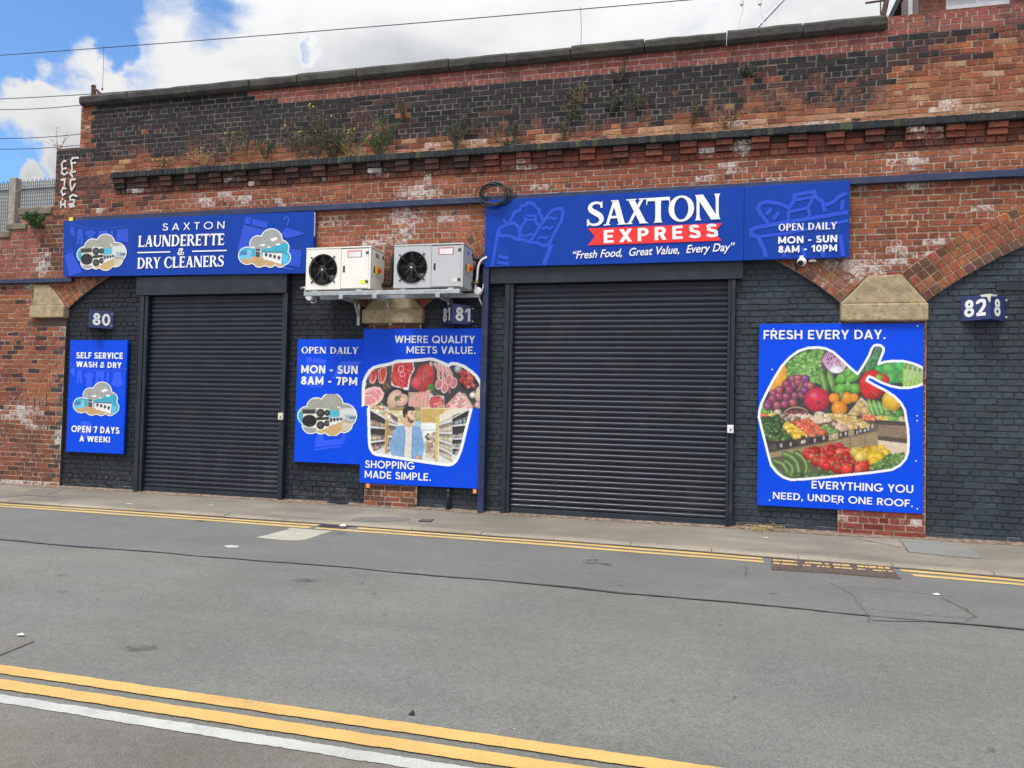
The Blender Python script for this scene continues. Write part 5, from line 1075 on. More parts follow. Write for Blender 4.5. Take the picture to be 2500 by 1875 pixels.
c.line([(1290, 640), (1390, 720)], 12, (86, 130, 70)); c.ell(1215, 670, 44, 32, (226, 218, 210)); c.ell(1245, 720, 60, 36, (200, 176, 176))
c.poly([(100, 660), (180, 610), (300, 575), (400, 590), (470, 690), (450, 780), (400, 840), (340, 890), (270, 900), (100, 910)], (238, 190, 186)); c.poly([(110, 700), (200, 650), (310, 620), (400, 640), (430, 720), (380, 800), (320, 850), (240, 880), (110, 890)], (216, 128, 130)); c.line([(110, 740), (230, 720), (330, 790), (350, 880)], 16, (246, 214, 206)); c.line([(120, 690), (300, 640), (400, 730), (390, 820)], 12, (244, 206, 200)); c.ell(150, 840, 60, 50, (226, 150, 150), 0, .1, .1)
c.ell(680, 770, 200, 175, (34, 36, 40), hl=0); c.ell(650, 790, 120, 170, (226, 178, 160), 30, .25, .12); c.ell(770, 810, 95, 120, (230, 184, 166), 40, .25, .12); c.line([(560, 880), (680, 800), (800, 730)], 7, (178, 120, 106))
for k in range(24): c.ell(695+rnd.uniform(-45, 45), 780+rnd.uniform(-40, 40), 18, 11, (70+rnd.randint(-10, 30), 112+rnd.randint(-20, 25), 56), rnd.uniform(0, 180), .2, 0)
for k in range(5): c.line(_smooth([(915+k*62, 900), (930+k*62, 800-k*10), (985+k*55, 720-k*8), (1040+k*40, 690)][0:4] if k else [(905, 920), (925, 850), (960, 810)]), 54, (206, 140, 134)); c.line(_smooth([(905+k*62, 900), (922+k*62, 800-k*10), (975+k*55, 715-k*8)]), 16, (232, 176, 168), .8)
c.poly([(1235, 740), (1380, 725), (1480, 740), (1490, 930), (1225, 930)], (206, 208, 214)); c.ell(1355, 840, 125, 105, (214, 66, 76), hl=0); c.mottle([(1250, 770), (1450, 770), (1470, 920), (1240, 920)], [(226, 86, 92), (196, 46, 58), (240, 120, 120)], 110, 16, .3, .1)
for x, y_ in [(1400, 880), (1355, 900)]: c.line([(x+38*math.cos(t), y_+42*math.sin(t)) for t in np.linspace(0, 6.3, 20)], 8, (244, 206, 206))
c.poly([(1510, 900), (1640, 780), (1740, 660), (1860, 760), (1960, 940), (1530, 945)], (232, 176, 172)); c.mottle([(1600, 830), (1740, 690), (1900, 860), (1700, 920)], [(238, 196, 190), (214, 140, 142), (246, 214, 206)], 34, 36, .2, .1); c.line([(1640, 800), (1700, 930)], 10, (206, 120, 120)); c.ell(1540, 905, 40, 30, (226, 110, 112))
c.ell(1965, 725, 56, 52, (236, 226, 214)); c.line([(1965, 680), (1985, 655)], 12, (220, 205, 190)); c.ell(2075, 700, 70, 140, (234, 206, 180), 10, .2, .1); c.ell(2060, 890, 70, 60, (232, 170, 166)); c.ell(140, 540, 34, 60, (226, 220, 212)); c.ell(430, 880, 34, 26, (96, 140, 60), 30)
# the shop aisle under it
ai = [(190, 915), (2000, 945), (2000, 2000), (190, 2000)]; c.poly(ai, (216, 214, 204))
c.poly([(500, 920), (1620, 940), (1400, 1180), (1100, 1200), (640, 1200), (560, 1000)], (216, 196, 146)); c.poly([(1090, 960), (1500, 960), (1400, 1190), (1100, 1180)], (190, 156, 88)); c.poly([(520, 925), (1090, 930), (1090, 990), (560, 985)], (150, 128, 96)); c.poly([(600, 1040), (980, 1040), (980, 1100), (620, 1100)], (232, 222, 190)); c.mottle([(600, 1000), (1080, 1000), (1080, 1180), (640, 1180)], [(236, 224, 186), (206, 176, 112), (186, 196, 150), (240, 236, 220)], 30, 34, .1, .05); c.ell(1040, 1080, 46, 110, (182, 178, 112), hl=0, soft=.4); c.poly([(985, 1165), (1090, 1165), (1090, 1290), (985, 1290)], (150, 186, 214))
c.poly([(1090, 1200), (1380, 1200), (1340, 1760), (1100, 1740)], (226, 234, 236)); c.poly([(1090, 1300), (1370, 1300), (1360, 1330), (1090, 1330)], (196, 206, 210)); c.ell(1210, 1440, 30, 75, (70, 72, 78), hl=0); c.poly([(1150, 1500), (1360, 1480), (1340, 1800), (1160, 1780)], (205, 190, 170)); c.mottle([(1180, 1400), (1350, 1350), (1340, 1780), (1180, 1760)], [(196, 170, 140), (150, 130, 110), (226, 214, 200)], 60, 26)
def shelf(q0, q1, b, t, rows, cols, dark=(46, 42, 44)):
    """one side of the aisle between columns x=q0 (near) and q1 (far); rows: shelf tops at near and far ends"""
    c.poly([(q0, b[0]), (q1, b[1]), (q1, t[1]), (q0, t[0])], dark)
    for (yn, yf) in rows:
        n = 15
        for k in range(n):
            u = (k+0.5)/n; x = q0+(q1-q0)*u; yb = yn+(yf-yn)*u; hgt = (110-55*u)*rnd.uniform(0.75, 1.1); wd_ = abs(q1-q0)/n*0.44
            col_ = cols[rnd.randrange(len(cols))]; c.ell(x, yb-hgt*0.5, wd_, hgt*0.52, col_, 0, .25, .15, .3); c.ell(x, yb-hgt*1.0, wd_*0.45, hgt*0.16, (230, 226, 218))
        c.poly([(q0, yn), (q1, yf), (q1, yf+26), (q0, yn+44)], (206, 208, 212))
PC = [(232, 222, 200), (206, 176, 140), (176, 92, 76), (96, 104, 130), (226, 206, 130), (190, 196, 206), (214, 150, 110)]
shelf(195, 500, (925, 1010), (1760, 1560), [(1235, 1270), (1500, 1470), (1700, 1600)], PC); shelf(530, 700, (1010, 1100), (1700, 1500), [(1180, 1230), (1400, 1400), (1600, 1540)], PC, (90, 84, 80))
for a, b, d, e_ in [((210, 925), (480, 930), (480, 1110), (210, 960)), ((490, 940), (560, 1000), (690, 1180), (500, 1090))]: pass
c.poly([(200, 915), (480, 918), (640, 1180), (500, 1120), (210, 960)], (214, 196, 160)); c.mottle([(230, 920), (470, 925), (560, 1100), (300, 985)], [(226, 200, 150), (206, 110, 70), (180, 200, 150), (236, 230, 214)], 40, 34); c.line([(215, 960), (490, 1120), (690, 1200)], 22, (214, 216, 220))
c.poly([(485, 1130), (540, 1130), (530, 1700), (480, 1720)], (200, 160, 84)); c.line([(520, 1140), (508, 1700)], 12, (140, 104, 50))
shelf(1990, 1620, (960, 1060), (1900, 1720), [(1180, 1230), (1420, 1450), (1610, 1600), (1760, 1720)], [(210, 206, 186), (86, 120, 190), (196, 190, 150), (60, 62, 70), (170, 176, 190)], (40, 38, 44)); shelf(1615, 1395, (1010, 1120), (1860, 1740), [(1130, 1210), (1340, 1345), (1530, 1470), (1690, 1590), (1850, 1730)], [(232, 224, 200), (222, 206, 170), (206, 190, 160), (236, 232, 220)], (120, 108, 96))
c.poly([(1400, 1060), (1640, 940), (1900, 945), (1620, 1080), (1400, 1190)], (222, 214, 190)); c.line([(1390, 1225), (1620, 1110), (1890, 970)], 20, (206, 206, 206)); c.poly([(1350, 1080), (1395, 1080), (1370, 1860), (1325, 1840)], (206, 176, 104))
# the shopper: open denim shirt over a pale tee, short dark hair and beard, looking to his left
c.poly(_smooth([(800, 1240), (700, 1250), (645, 1310), (600, 1430), (560, 1580), (555, 1640), (600, 1740), (680, 1830), (1060, 1880), (1110, 1760), (1155, 1620), (1140, 1520), (1095, 1330), (1060, 1265), (960, 1235)]), (112, 156, 202))
c.poly([(800, 1245), (950, 1245), (940, 1400), (925, 1850), (780, 1840), (820, 1450)], (214, 208, 200)); c.poly([(815, 1100), (945, 1150), (945, 1230), (880, 1280), (805, 1235)], (206, 158, 128))
c.line([(800, 1250), (825, 1400), (790, 1830)], 12, (78, 118, 164)); c.line([(955, 1240), (945, 1420), (935, 1830)], 12, (78, 118, 164)); c.line([(680, 1420), (670, 1560), (600, 1640)], 8, (82, 124, 172)); c.line([(1040, 1400), (1045, 1560), (1120, 1640)], 8, (82, 124, 172)); c.line([(690, 1450), (800, 1460)], 6, (86, 128, 176)); c.line([(950, 1450), (1035, 1450)], 6, (86, 128, 176))
c.poly([(590, 1640), (640, 1600), (690, 1720), (780, 1790), (700, 1850), (640, 1800)], (126, 168, 212)); c.poly([(1060, 1680), (1150, 1600), (1120, 1740), (1060, 1800), (1030, 1790)], (126, 168, 212)); c.line([(640, 1310), (690, 1400), (670, 1560)], 14, (140, 180, 220), .7)
for k in range(34):
    x0 = rnd.choice([rnd.uniform(590, 780), rnd.uniform(950, 1120)]); y0 = rnd.uniform(1290, 1760); c.line([(x0, y0), (x0+rnd.uniform(-22, 22), y0+rnd.uniform(40, 110))], rnd.uniform(6, 16), rnd.choice([(84, 126, 174), (150, 190, 228), (96, 140, 188)]), .45)
for k in range(10): y0 = rnd.uniform(1280, 1780); c.line([(rnd.uniform(820, 860), y0), (rnd.uniform(880, 930), y0+rnd.uniform(-20, 40))], 8, (190, 184, 176), .4)
c.ell(720, 1805, 70, 34, (206, 156, 126), 15); c.ell(1040, 1775, 52, 34, (206, 156, 126), -25)
c.ell(905, 1060, 92, 130, (232, 186, 156), 8, .1, .05); c.poly(_smooth([(856, 1080), (868, 1150), (905, 1195), (955, 1190), (976, 1155), (968, 1140), (930, 1140), (900, 1120), (880, 1085)]), (104, 76, 62)); c.poly([(925, 1128), (975, 1112), (968, 1140), (938, 1146)], (226, 200, 190)); c.ell(835, 1075, 22, 36, (200, 146, 116), 0, .2, 0)
c.poly(_smooth([(790, 1080), (780, 1000), (795, 950), (850, 915), (930, 915), (980, 935), (975, 985), (900, 985), (868, 1000), (860, 1060), (835, 1040), (815, 1110), (800, 1100)]), (44, 36, 38)); c.line([(915, 1028), (950, 1022)], 9, (60, 44, 40)); c.ell(940, 1042, 10, 6, (50, 40, 40)); c.ell(985, 1070, 14, 20, (212, 162, 132)); c.ell(985, 1042, 8, 6, (50, 40, 40))
for k in range(22): c.ell(930+rnd.uniform(-40, 40), 1830+rnd.uniform(-30, 20), 24, 15, (60, 110+rnd.randint(-20, 30), 60), rnd.uniform(0, 180), .2, 0)
c.ell(1050, 1840, 44, 50, (232, 200, 90), 20)
c.photo(.20)
ot, ob = c.inside(bask_t), c.inside(bask_b); d = c.dist(bask_t, False); c.C[ot & (d < 36)] = WHT
db = c.dist(bask_b, False); c.C[ob & ~ot & (db < 34)] = WHT
edge_ = (d < 20) | ((db < 18) & (c.Y > 935)); mk = ot | (ob & (c.Y > 900)) | (edge_ & (c.Y < 930)) | ((db < 18) & (c.Y > 940)); c.C[edge_ & ~ot & ~ob] = WHT
c.build('picture_print', p3_, PY3-0.004, mk)
m = MB(); y = PY3-0.006
tx(m, 'WHERE QUALITY', 'R5', (388, 562), (852, 564), (388, 520), y, off=0.165); tx(m, 'MEETS VALUE.', 'R5', (456, 623), (855, 626), (456, 581), y, off=0.165)
tx(m, 'SHOPPING', 'B2', (145, 842), (984, 876), (145, 716), y, off=0.165); tx(m, 'MADE SIMPLE.', 'B2', (140, 1012), (1256, 1066), (140, 888), y, off=0.165)
m.build('lettering', M['white'], p3_)
for q in [(238, 1388), (855, 1420)]:
    x, z = wp('R5', *q, 0); m = MB(); m.box(x-0.028, x+0.028, -0.038, 0.03, z-0.03, 0.346); m.build('packer', M['orange'], p3_, bevel=0.004)
# ---- fresh food poster
p4_ = poster('large blue advert board reading FRESH EVERY DAY with fruit and vegetables', 0.735, 2.742, 0.322, 2.755, 1.565)
ap = [(68, 900), (95, 800), (170, 640), (250, 490), (350, 330), (450, 220), (560, 140), (680, 100), (800, 92), (900, 105), (1000, 150), (1100, 240), (1200, 335), (1303, 425), (1340, 375), (1400, 280), (1450, 190), (1480, 110), (1510, 70), (1550, 60), (1600, 70), (1635, 105), (1630, 150), (1600, 220), (1570, 300), (1640, 275), (1760, 262), (1880, 265), (1990, 290), (2080, 325), (2150, 365),
      (2150, 545), (2060, 580), (1960, 600), (1850, 605), (1720, 580), (1600, 535), (1500, 480), (1450, 460), (1420, 505), (1540, 575), (1660, 635), (1760, 700), (1850, 790), (1900, 880), (1915, 980)]
dy_ = 874.5
ap += [(1940, 250+dy_), (1945, 400+dy_), (1940, 530+dy_), (1910, 620+dy_), (1840, 700+dy_), (1740, 755+dy_), (1500, 790+dy_), (1200, 820+dy_), (800, 860+dy_), (600, 878+dy_), (460, 880+dy_), (370, 850+dy_), (290, 790+dy_), (220, 700+dy_), (180, 560+dy_), (130, 360+dy_), (90, 200+dy_), (66, 100+dy_)]
c = Canvas('A6', 40, 35, 2135, 1790, 430)
c.fill((48, 50, 52)); c.grain(.3, 3)
G = [(104, 168, 76), (84, 148, 62), (130, 190, 92), (66, 118, 52), (150, 200, 110)]
c.poly([(300, 480), (400, 300), (600, 130), (900, 100), (900, 420), (760, 560), (500, 470)], (56, 92, 48)); c.mottle([(370, 380), (470, 260), (620, 150), (880, 110), (890, 250), (840, 420), (760, 520), (620, 470), (420, 480)], G, 330, 26, .25, .12, .6)
for k in range(26): c.line([(520+rnd.uniform(-60, 240), 300+rnd.uniform(-80, 160)), (640+rnd.uniform(-60, 160), 430+rnd.uniform(-60, 120))], 6, (140, 186, 104), .8)
c.mottle([(700, 400), (850, 390), (850, 560), (740, 560)], G, 60, 16, .3, .1, .6)
c.ell(270, 470, 130, 200, (238, 164, 62), 25, .15, .1, rim=(226, 140, 40)); c.ell(150, 880, 70, 110, (110, 170, 66), 20)
c.ell(1010, 270, 165, 155, (122, 54, 104), 10, .2, 0)
for k in range(17): a = -2.9+k*0.17; c.line([(1035, 410), (1035+95*math.cos(a), 400+110*math.sin(a)), (1020+165*math.cos(a), 290+160*math.sin(a))], 11, (236, 222, 236), .9)
c.ell(1040, 380, 90, 40, (232, 226, 236), 0, .1, 0); c.mottle([(880, 200), (1000, 140), (1160, 320), (900, 330)], [(130, 52, 110), (160, 84, 140)], 26, 15, .2, .0, .6)
for x, y_, r in [(880, 530, 62), (975, 520, 58)]: c.ell(x, y_, r*0.75, 145, (92, 140, 66), -14, .3, .2); c.ell(x-8, y_, r*0.2, 130, (130, 176, 96), -14, .1, 0)
for a, b, rx, ry, ro in [(1110, 480, 95, 62, -30), (1240, 460, 110, 66, -25), (1090, 610, 85, 62, -18), (1185, 580, 34, 80, 0), (1275, 610, 72, 66, 20), (1190, 400, 80, 50, -50)]: c.ell(a, b, rx, ry, (98, 172, 70), ro, .3, .14); c.line([(1180, 530), (a, b)], 6, (160, 206, 120), .8)
c.poly([(1480, 190), (1540, 85), (1630, 110), (1600, 260), (1400, 420), (1350, 400)], (98, 122, 140)); c.ell(1490, 280, 62, 200, (74, 132, 84), 33, .35, .2); c.mottle([(1460, 200), (1590, 160), (1520, 320), (1400, 400)], [(110, 166, 110), (60, 110, 66)], 40, 12)
c.ell(1800, 400, 210, 140, (66, 158, 84), -10, .2, .1)
for k in range(20): c.ell(1560+rnd.uniform(0, 320), 310+rnd.uniform(0, 220), 90, 60, (62+rnd.randint(-14, 34), 156+rnd.randint(-24, 34), 86), rnd.uniform(-60, 60), .3, .10)
c.poly([(1880, 300), (2140, 350), (2140, 580), (1870, 590)], (170, 182, 196))
for k in range(6): c.line([(1900+k*62+(10 if k > 1 else 0), 310+k*12), (1890+k*44, 590)], 44, (132, 178, 76)); c.line([(1905+k*62, 320+k*12), (1896+k*44, 590)], 12, (184, 210, 122), .8); c.ell(1905+k*62, 325+k*12, 20, 38, (120, 160, 70), 8)
c.ell(1490, 560, 165, 185, (216, 42, 40), 10, .28, .25); c.ell(1640, 500, 66, 70, (210, 40, 38), 0, .3, .3); c.ell(1580, 470, 50, 40, (130, 180, 70), 30, .3, .2); c.ell(1420, 640, 60, 90, (206, 36, 38), 0, .2, 0); c.line([(1470, 640), (1560, 700)], 10, (236, 120, 110), .5)
for a, b in [(490, 495), (560, 485), (650, 490), (410, 560), (515, 570), (600, 600), (670, 575), (715, 580), (320, 630), (450, 630), (250, 680), (320, 710), (410, 715), (520, 705), (610, 685), (235, 745), (190, 800), (295, 825), (390, 810), (495, 790), (175, 830), (560, 545), (640, 640)]:
    c.ell(a, b, 56, 56, [(140, 74, 112), (156, 66, 100), (118, 64, 118), (170, 84, 96)][rnd.randrange(4)], 0, .45, .4)
c.line([(610, 500), (600, 560), (540, 640)], 8, (170, 150, 96))
c.ell(795, 750, 158, 152, (204, 40, 66), 0, .25, .3); c.ell(815, 785, 30, 26, (150, 60, 50), 0, .2, 0); c.ell(815, 785, 14, 12, (90, 50, 40))
for a, b, r in [(1010, 730, 68), (1170, 730, 80), (1260, 725, 60), (1075, 860, 98)]: c.ell(a, b, r, r*.96, (238, 138, 40), 0, .25, .3); c.line([(a, b-5), (a+4, b+10)], 8, (120, 130, 50))
c.poly([(1060, 950), (1085, 880), (1115, 950)], (110, 150, 70)); c.ell(1100, 690, 26, 60, (112, 140, 62), 15)
c.poly([(1180, 930), (1350, 715), (1510, 860), (1480, 950), (1190, 960)], (196, 172, 146)); c.poly([(1230, 900), (1350, 760), (1450, 860), (1440, 950), (1230, 950)], (120, 96, 74))
for a, b, r in [(1300, 870, 60), (1400, 890, 62), (1270, 940, 50), (1350, 820, 44)]: c.ell(a, b, r, r*.9, (206, 174, 112), 20, .3, .2)
for k in range(4): c.ell(1480+k*62, 860+k*10, 34, 130, (104, 158, 76), -20, .3, .15); c.ell(1476+k*62, 860+k*10, 9, 110, (160, 200, 120), -20, .1, 0)
c.ell(1740, 760, 128, 130, (232, 178, 52), 0, .25, .25); c.ell(1790, 940, 110, 60, (84, 134, 66), -20); c.ell(1700, 950, 90, 60, (76, 128, 62), 15)
c.ell(535, 930, 158, 95, (176, 150, 116), 0, .2, 0); c.ell(535, 935, 140, 80, (70, 48, 46), 0, .2, 0); c.mottle([(410, 900), (660, 900), (660, 990), (410, 990)], [(126, 56, 66), (150, 76, 84), (100, 44, 60)], 46, 22, .35, .35); c.ell(300, 910, 52, 40, (214, 186, 172)); c.ell(830, 925, 70, 30, (200, 190, 186))
# market stall below
f7 = lambda pts: [(a, b+dy_) for a, b in pts]
c.poly(f7([(0, 60), (1260, 70), (2000, 90), (2000, 900), (0, 900)]), (90, 78, 66))
c.poly(f7([(1250, 80), (1960, 100), (1960, 180), (1560, 180), (1300, 110)]), (60, 52, 50)); c.mottle(f7([(1360, 85), (1560, 90), (1560, 130), (1380, 115)]), [(226, 110, 80), (236, 140, 100)], 26, 24); c.mottle(f7([(1560, 90), (1700, 95), (1700, 140), (1560, 130)]), [(226, 190, 90), (236, 206, 120)], 20, 22); c.mottle(f7([(1690, 95), (1840, 95), (1840, 155), (1700, 145)]), [(120, 180, 80), (150, 206, 100)], 26, 22); c.mottle(f7([(1840, 100), (1930, 100), (1930, 150), (1850, 150)]), [(220, 190, 150)], 12, 22)
c.poly(f7([(1560, 130), (1940, 155), (1940, 215), (1560, 190)]), (66, 58, 56)); c.poly(f7([(1570, 185), (1940, 210), (1940, 370), (1560, 330)]), (128, 108, 88)); c.poly(f7([(1560, 330), (1940, 370), (1940, 440), (1560, 380)]), (70, 62, 58))
for k in range(5): c.line(f7([(1575, 215+k*26), (1940, 240+k*30)]), 5, (98, 80, 64))
c.poly(f7([(1545, 380), (1960, 430), (1960, 620), (1500, 560)]), (206, 188, 164))
c.mottle(f7([(80, 60), (180, 65), (180, 100), (90, 100)]), [(236, 120, 80)], 12, 26); c.mottle(f7([(170, 55), (330, 60), (300, 95), (180, 90)]), [(226, 196, 110)], 16, 26)
c.mottle(f7([(90, 105), (330, 85), (420, 160), (340, 230), (480, 360), (300, 400), (150, 400), (110, 250)]), [(70, 106, 58), (52, 84, 46), (96, 134, 74), (40, 66, 40)], 150, 28, .45, .25)
c.mottle(f7([(330, 70), (540, 65), (540, 130), (420, 150)]), [(190, 160, 140), (120, 92, 90), (226, 200, 180)], 46, 18)
c.mottle(f7([(540, 65), (930, 65), (980, 140), (760, 180), (560, 110)]), [(232, 206, 178), (240, 220, 196), (226, 180, 150)], 90, 23, .3, .25)
c.mottle(f7([(930, 62), (1240, 72), (1440, 190), (1440, 225), (1240, 240), (1000, 120)]), [(226, 186, 110), (214, 170, 90), (236, 206, 140)], 120, 25, .35, .3)
c.mottle(f7([(370, 190), (430, 170), (570, 220), (650, 270), (690, 330), (500, 350), (440, 270)]), [(240, 190, 50), (232, 170, 36), (246, 210, 90)], 66, 32, .35, .3)
c.mottle(f7([(520, 160), (700, 130), (820, 210), (900, 300), (720, 330), (620, 250)]), [(226, 96, 66), (214, 78, 56), (236, 126, 90)], 70, 32, .35, .3)
c.mottle(f7([(830, 190), (900, 190), (1060, 280), (960, 300), (870, 240)]), [(120, 166, 80), (96, 140, 64), (150, 190, 106)], 60, 20, .3, .1, .5); c.mottle(f7([(960, 160), (1060, 170), (1200, 240), (1080, 260)]), [(226, 196, 170), (206, 170, 150)], 40, 24)
c.poly(f7([(165, 405), (540, 375), (940, 315), (940, 395), (560, 460), (190, 535)]), (48, 44, 44)); c.poly(f7([(940, 315), (1065, 290), (1065, 365), (940, 390)]), (166, 146, 106)); c.poly(f7([(1065, 290), (1190, 262), (1190, 330), (1065, 365)]), (48, 44, 46)); c.poly(f7([(1190, 262), (1270, 250), (1270, 318), (1190, 332)]), (150, 130, 96)); c.poly(f7([(1265, 250), (1465, 220), (1465, 275), (1265, 315)]), (44, 40, 44)); c.poly(f7([(1465, 170), (1550, 170), (1550, 260), (1465, 275)]), (90, 78, 70))
for x, y_ in [(345, 450), (465, 435), (768, 385), (880, 355), (1005, 325), (1095, 315), (1155, 300), (1300, 285), (1340, 265), (1395, 260), (1440, 245), (1490, 210)]: c.poly(f7([(x-14, y_-22), (x+14, y_-25), (x+14, y_+22), (x-14, y_+25)]), (196, 190, 184), .8)
c.poly(f7([(595, 330), (655, 325), (655, 375), (595, 380)]), (54, 48, 48)); c.poly(f7([(595, 390), (655, 380), (655, 420), (595, 430)]), (210, 196, 188))
for k in range(10): c.line(f7([(540+k*16, 390-k*3), (540+k*16, 455-k*3)]), 3, (120, 112, 104)); c.line(f7([(190+k*10, 440-k), (190+k*10, 520-k*2)]), 2.5, (110, 104, 98))
c.poly(f7([(190, 545), (840, 430), (1560, 268), (1560, 480), (1200, 560), (200, 640)]), (144, 124, 92)); c.poly(f7([(200, 610), (700, 520), (640, 640), (230, 700)]), (84, 74, 62)); c.line(f7([(190, 545), (840, 428), (1560, 268)]), 14, (112, 94, 68))
for x, a, b in [(835, 430, 520), (1210, 345, 560), (1400, 305, 520)]: c.line(f7([(x, a), (x, b)]), 10, (92, 76, 54))
for k in range(4): c.line(f7([(860, 470+k*34), (1200, 385+k*42)]), 4, (112, 94, 68)); c.line(f7([(1220, 385+k*40), (1550, 305+k*44)]), 4, (112, 94, 68))
for pts, w_ in [([(390, 560), (480, 600), (550, 680), (575, 800)], 84), ([(540, 550), (630, 620), (670, 720), (660, 800)], 84), ([(270, 650), (370, 690), (430, 790)], 70), ([(400, 650), (470, 700), (500, 780)], 62), ([(240, 700), (330, 800), (400, 860)], 66), ([(700, 650), (780, 690), (850, 760)], 56)]:
    q = f7(_smooth(pts)); c.line(q, w_, (58, 84, 44)); c.line([(a-6, b-4) for a, b in q], w_*0.62, (92, 122, 64), .8); c.line([(a-8, b-8) for a, b in q], w_*0.16, (160, 184, 120), .8)

c.mottle(f7([(430, 790), (1000, 770), (1000, 880), (430, 880)]), [(76, 104, 56), (54, 80, 42), (100, 130, 70)], 30, 50, .4, .15, .5)
c.mottle(f7([(650, 540), (780, 500), (920, 455), (1140, 480), (1220, 560), (1340, 620), (1420, 700), (1400, 770), (900, 760), (830, 670), (690, 610)]), [(216, 52, 44), (200, 40, 38), (230, 84, 66), (180, 32, 34)], 74, 66, .4, .3)
for k in range(16): c.ell(700+rnd.uniform(0, 620), dy_+540+rnd.uniform(0, 200), 12, 18, (120, 150, 70), 20)
c.mottle(f7([(1270, 530), (1400, 510), (1600, 500), (1690, 570), (1620, 630), (1480, 690), (1340, 650)]), [(242, 196, 40), (234, 178, 30), (248, 214, 90)], 36, 56, .35, .3)
c.mottle(f7([(1700, 570), (1900, 545), (1930, 600), (1840, 690), (1720, 745), (1440, 750), (1500, 690)]), [(104, 150, 70), (76, 120, 54), (130, 180, 96), (60, 96, 46)], 190, 24, .35, .15, .5)
c.photo(.24)
ins = c.inside(ap); d = c.dist(ap); c.C[d < 17] = WHT
mk = (ins | (d < 17)) & (c.X < 2127)
c.build('picture_print', p4_, PY-0.004, mk)
m = MB(); y = PY-0.006
tx(m, 'FRESH EVERY DAY.', 'R6', (626, 541), (1332, 540), (626, 489), y, off=0.165)
tx(m, 'EVERYTHING YOU', 'R6', (904, 1404), (1492, 1432), (904, 1359), y, off=0.165); tx(m, 'NEED, UNDER ONE ROOF.', 'R6', (680, 1464), (1490, 1512), (680, 1424), y, off=0.165)
m.build('lettering', M['white'], p4_)
for fr, a, b in [('R6', 683, 482), ('R6', 1517, 464), ('R6', 675, 716), ('R6', 672, 960), ('R6', 1514, 984), ('R6', 1514, 1012), ('R6', 1508, 1245), ('R6', 660, 1472), ('R6', 1053, 1492), ('R6', 1515, 1522)]:
    x, z = wp(fr, a, b, PY); m = MB(); m.tube([(x, PY, z), (x, PY-0.006, z)], 0.010, 8); m.build('screw', M['label_white'], p4_)
# ---- V-shaped bay number signs
def number_sign(label, cx, z0, z1, num, hw=0.252, d=0.215, torn=False):
    t = thing('number_sign', label, 'number sign', (cx, 0, z0), 'bay number signs')
    m = MB(); v = [(cx-hw, 0.04), (cx, -d), (cx+hw, 0.04)]
    m.mesh([(p[0], p[1], z0) for p in v]+[(p[0], p[1], z1) for p in v], [(0, 1, 4, 3), (1, 2, 5, 4), (3, 4, 5), (2, 1, 0), (2, 0, 3, 5)])
    m.build('folded_panel', M['number_blue'], t, bevel=0.004)
    fw = math.hypot(hw, d+0.04)
    for side in (-1, 1):
        ang = math.atan2(d+0.04, hw); mb = MB(); tmp = MB()
        w_ = fw*(0.68 if '1' in num else 0.73); cap = (z1-z0)*0.68; txt = num
        if torn and side == 1: txt = '8'; w_ = fw*0.42
        put_text(tmp, txt, (0, 0), (w_, 0), cap, 0, off=0.20)
        o0 = (fw-w_)/2-(0.02 if torn and side == 1 else 0); zc = z0+(z1-z0)*0.16; vs = []
        for (a, b, h) in tmp.v:
            u = o0+a
            if side == 1: px, py = cx+u*math.cos(ang), -d+u*math.sin(ang); nx_, ny_ = math.sin(ang), -math.cos(ang)
            else: px, py = cx-hw+u*math.cos(ang), 0.04-u*math.sin(ang); nx_, ny_ = -math.sin(ang), -math.cos(ang)
            vs.append((px+nx_*0.004, py+ny_*0.004, zc+h))
        mb.mesh(vs, tmp.f); mb.build('numerals', M['white'], t)
    if torn:
        mb = MB(); u = lambda t_, s_: (cx+s_*hw*t_, -d+t_*(d+0.04)-0.004)
        for s_, pts in ((-1, [(0.0, 0.0), (0.34, 0.0), (0.30, -0.028), (0.12, -0.034), (0.04, -0.10), (0.0, -0.105)]), (1, [(0.0, 0.0), (0.0, -0.06), (0.05, -0.03), (0.40, -0.022), (0.46, 0.0)])):
            mb.face([(u(t_, s_)[0], u(t_, s_)[1], z1+h+0.002) for t_, h in (pts if s_ == 1 else pts[::-1])])
        mb.build('torn_tape', M['cream'], t)
    for z in (z0+0.05, z1-0.05):
        mb = MB(); mb.box(cx+hw-0.012, cx+hw+0.008, 0.0, 0.049, z-0.012, z+0.012); mb.build('bracket', M['galv'], t)
M['number_blue'] = mat_plain('navy_sign', (0.022, 0.040, 0.150), 0.35, var=0.06)
number_sign('dark blue folded number sign reading 80 above the self service board', -10.01, 2.738, 3.035, '80')
number_sign('dark blue folded number sign reading 81 twice under the grey fan unit', -3.570, 2.768, 3.060, '81')
number_sign('dark blue folded number sign reading 82 with torn tape on its ridge', 3.427, 2.776, 3.088, '82', torn=True)
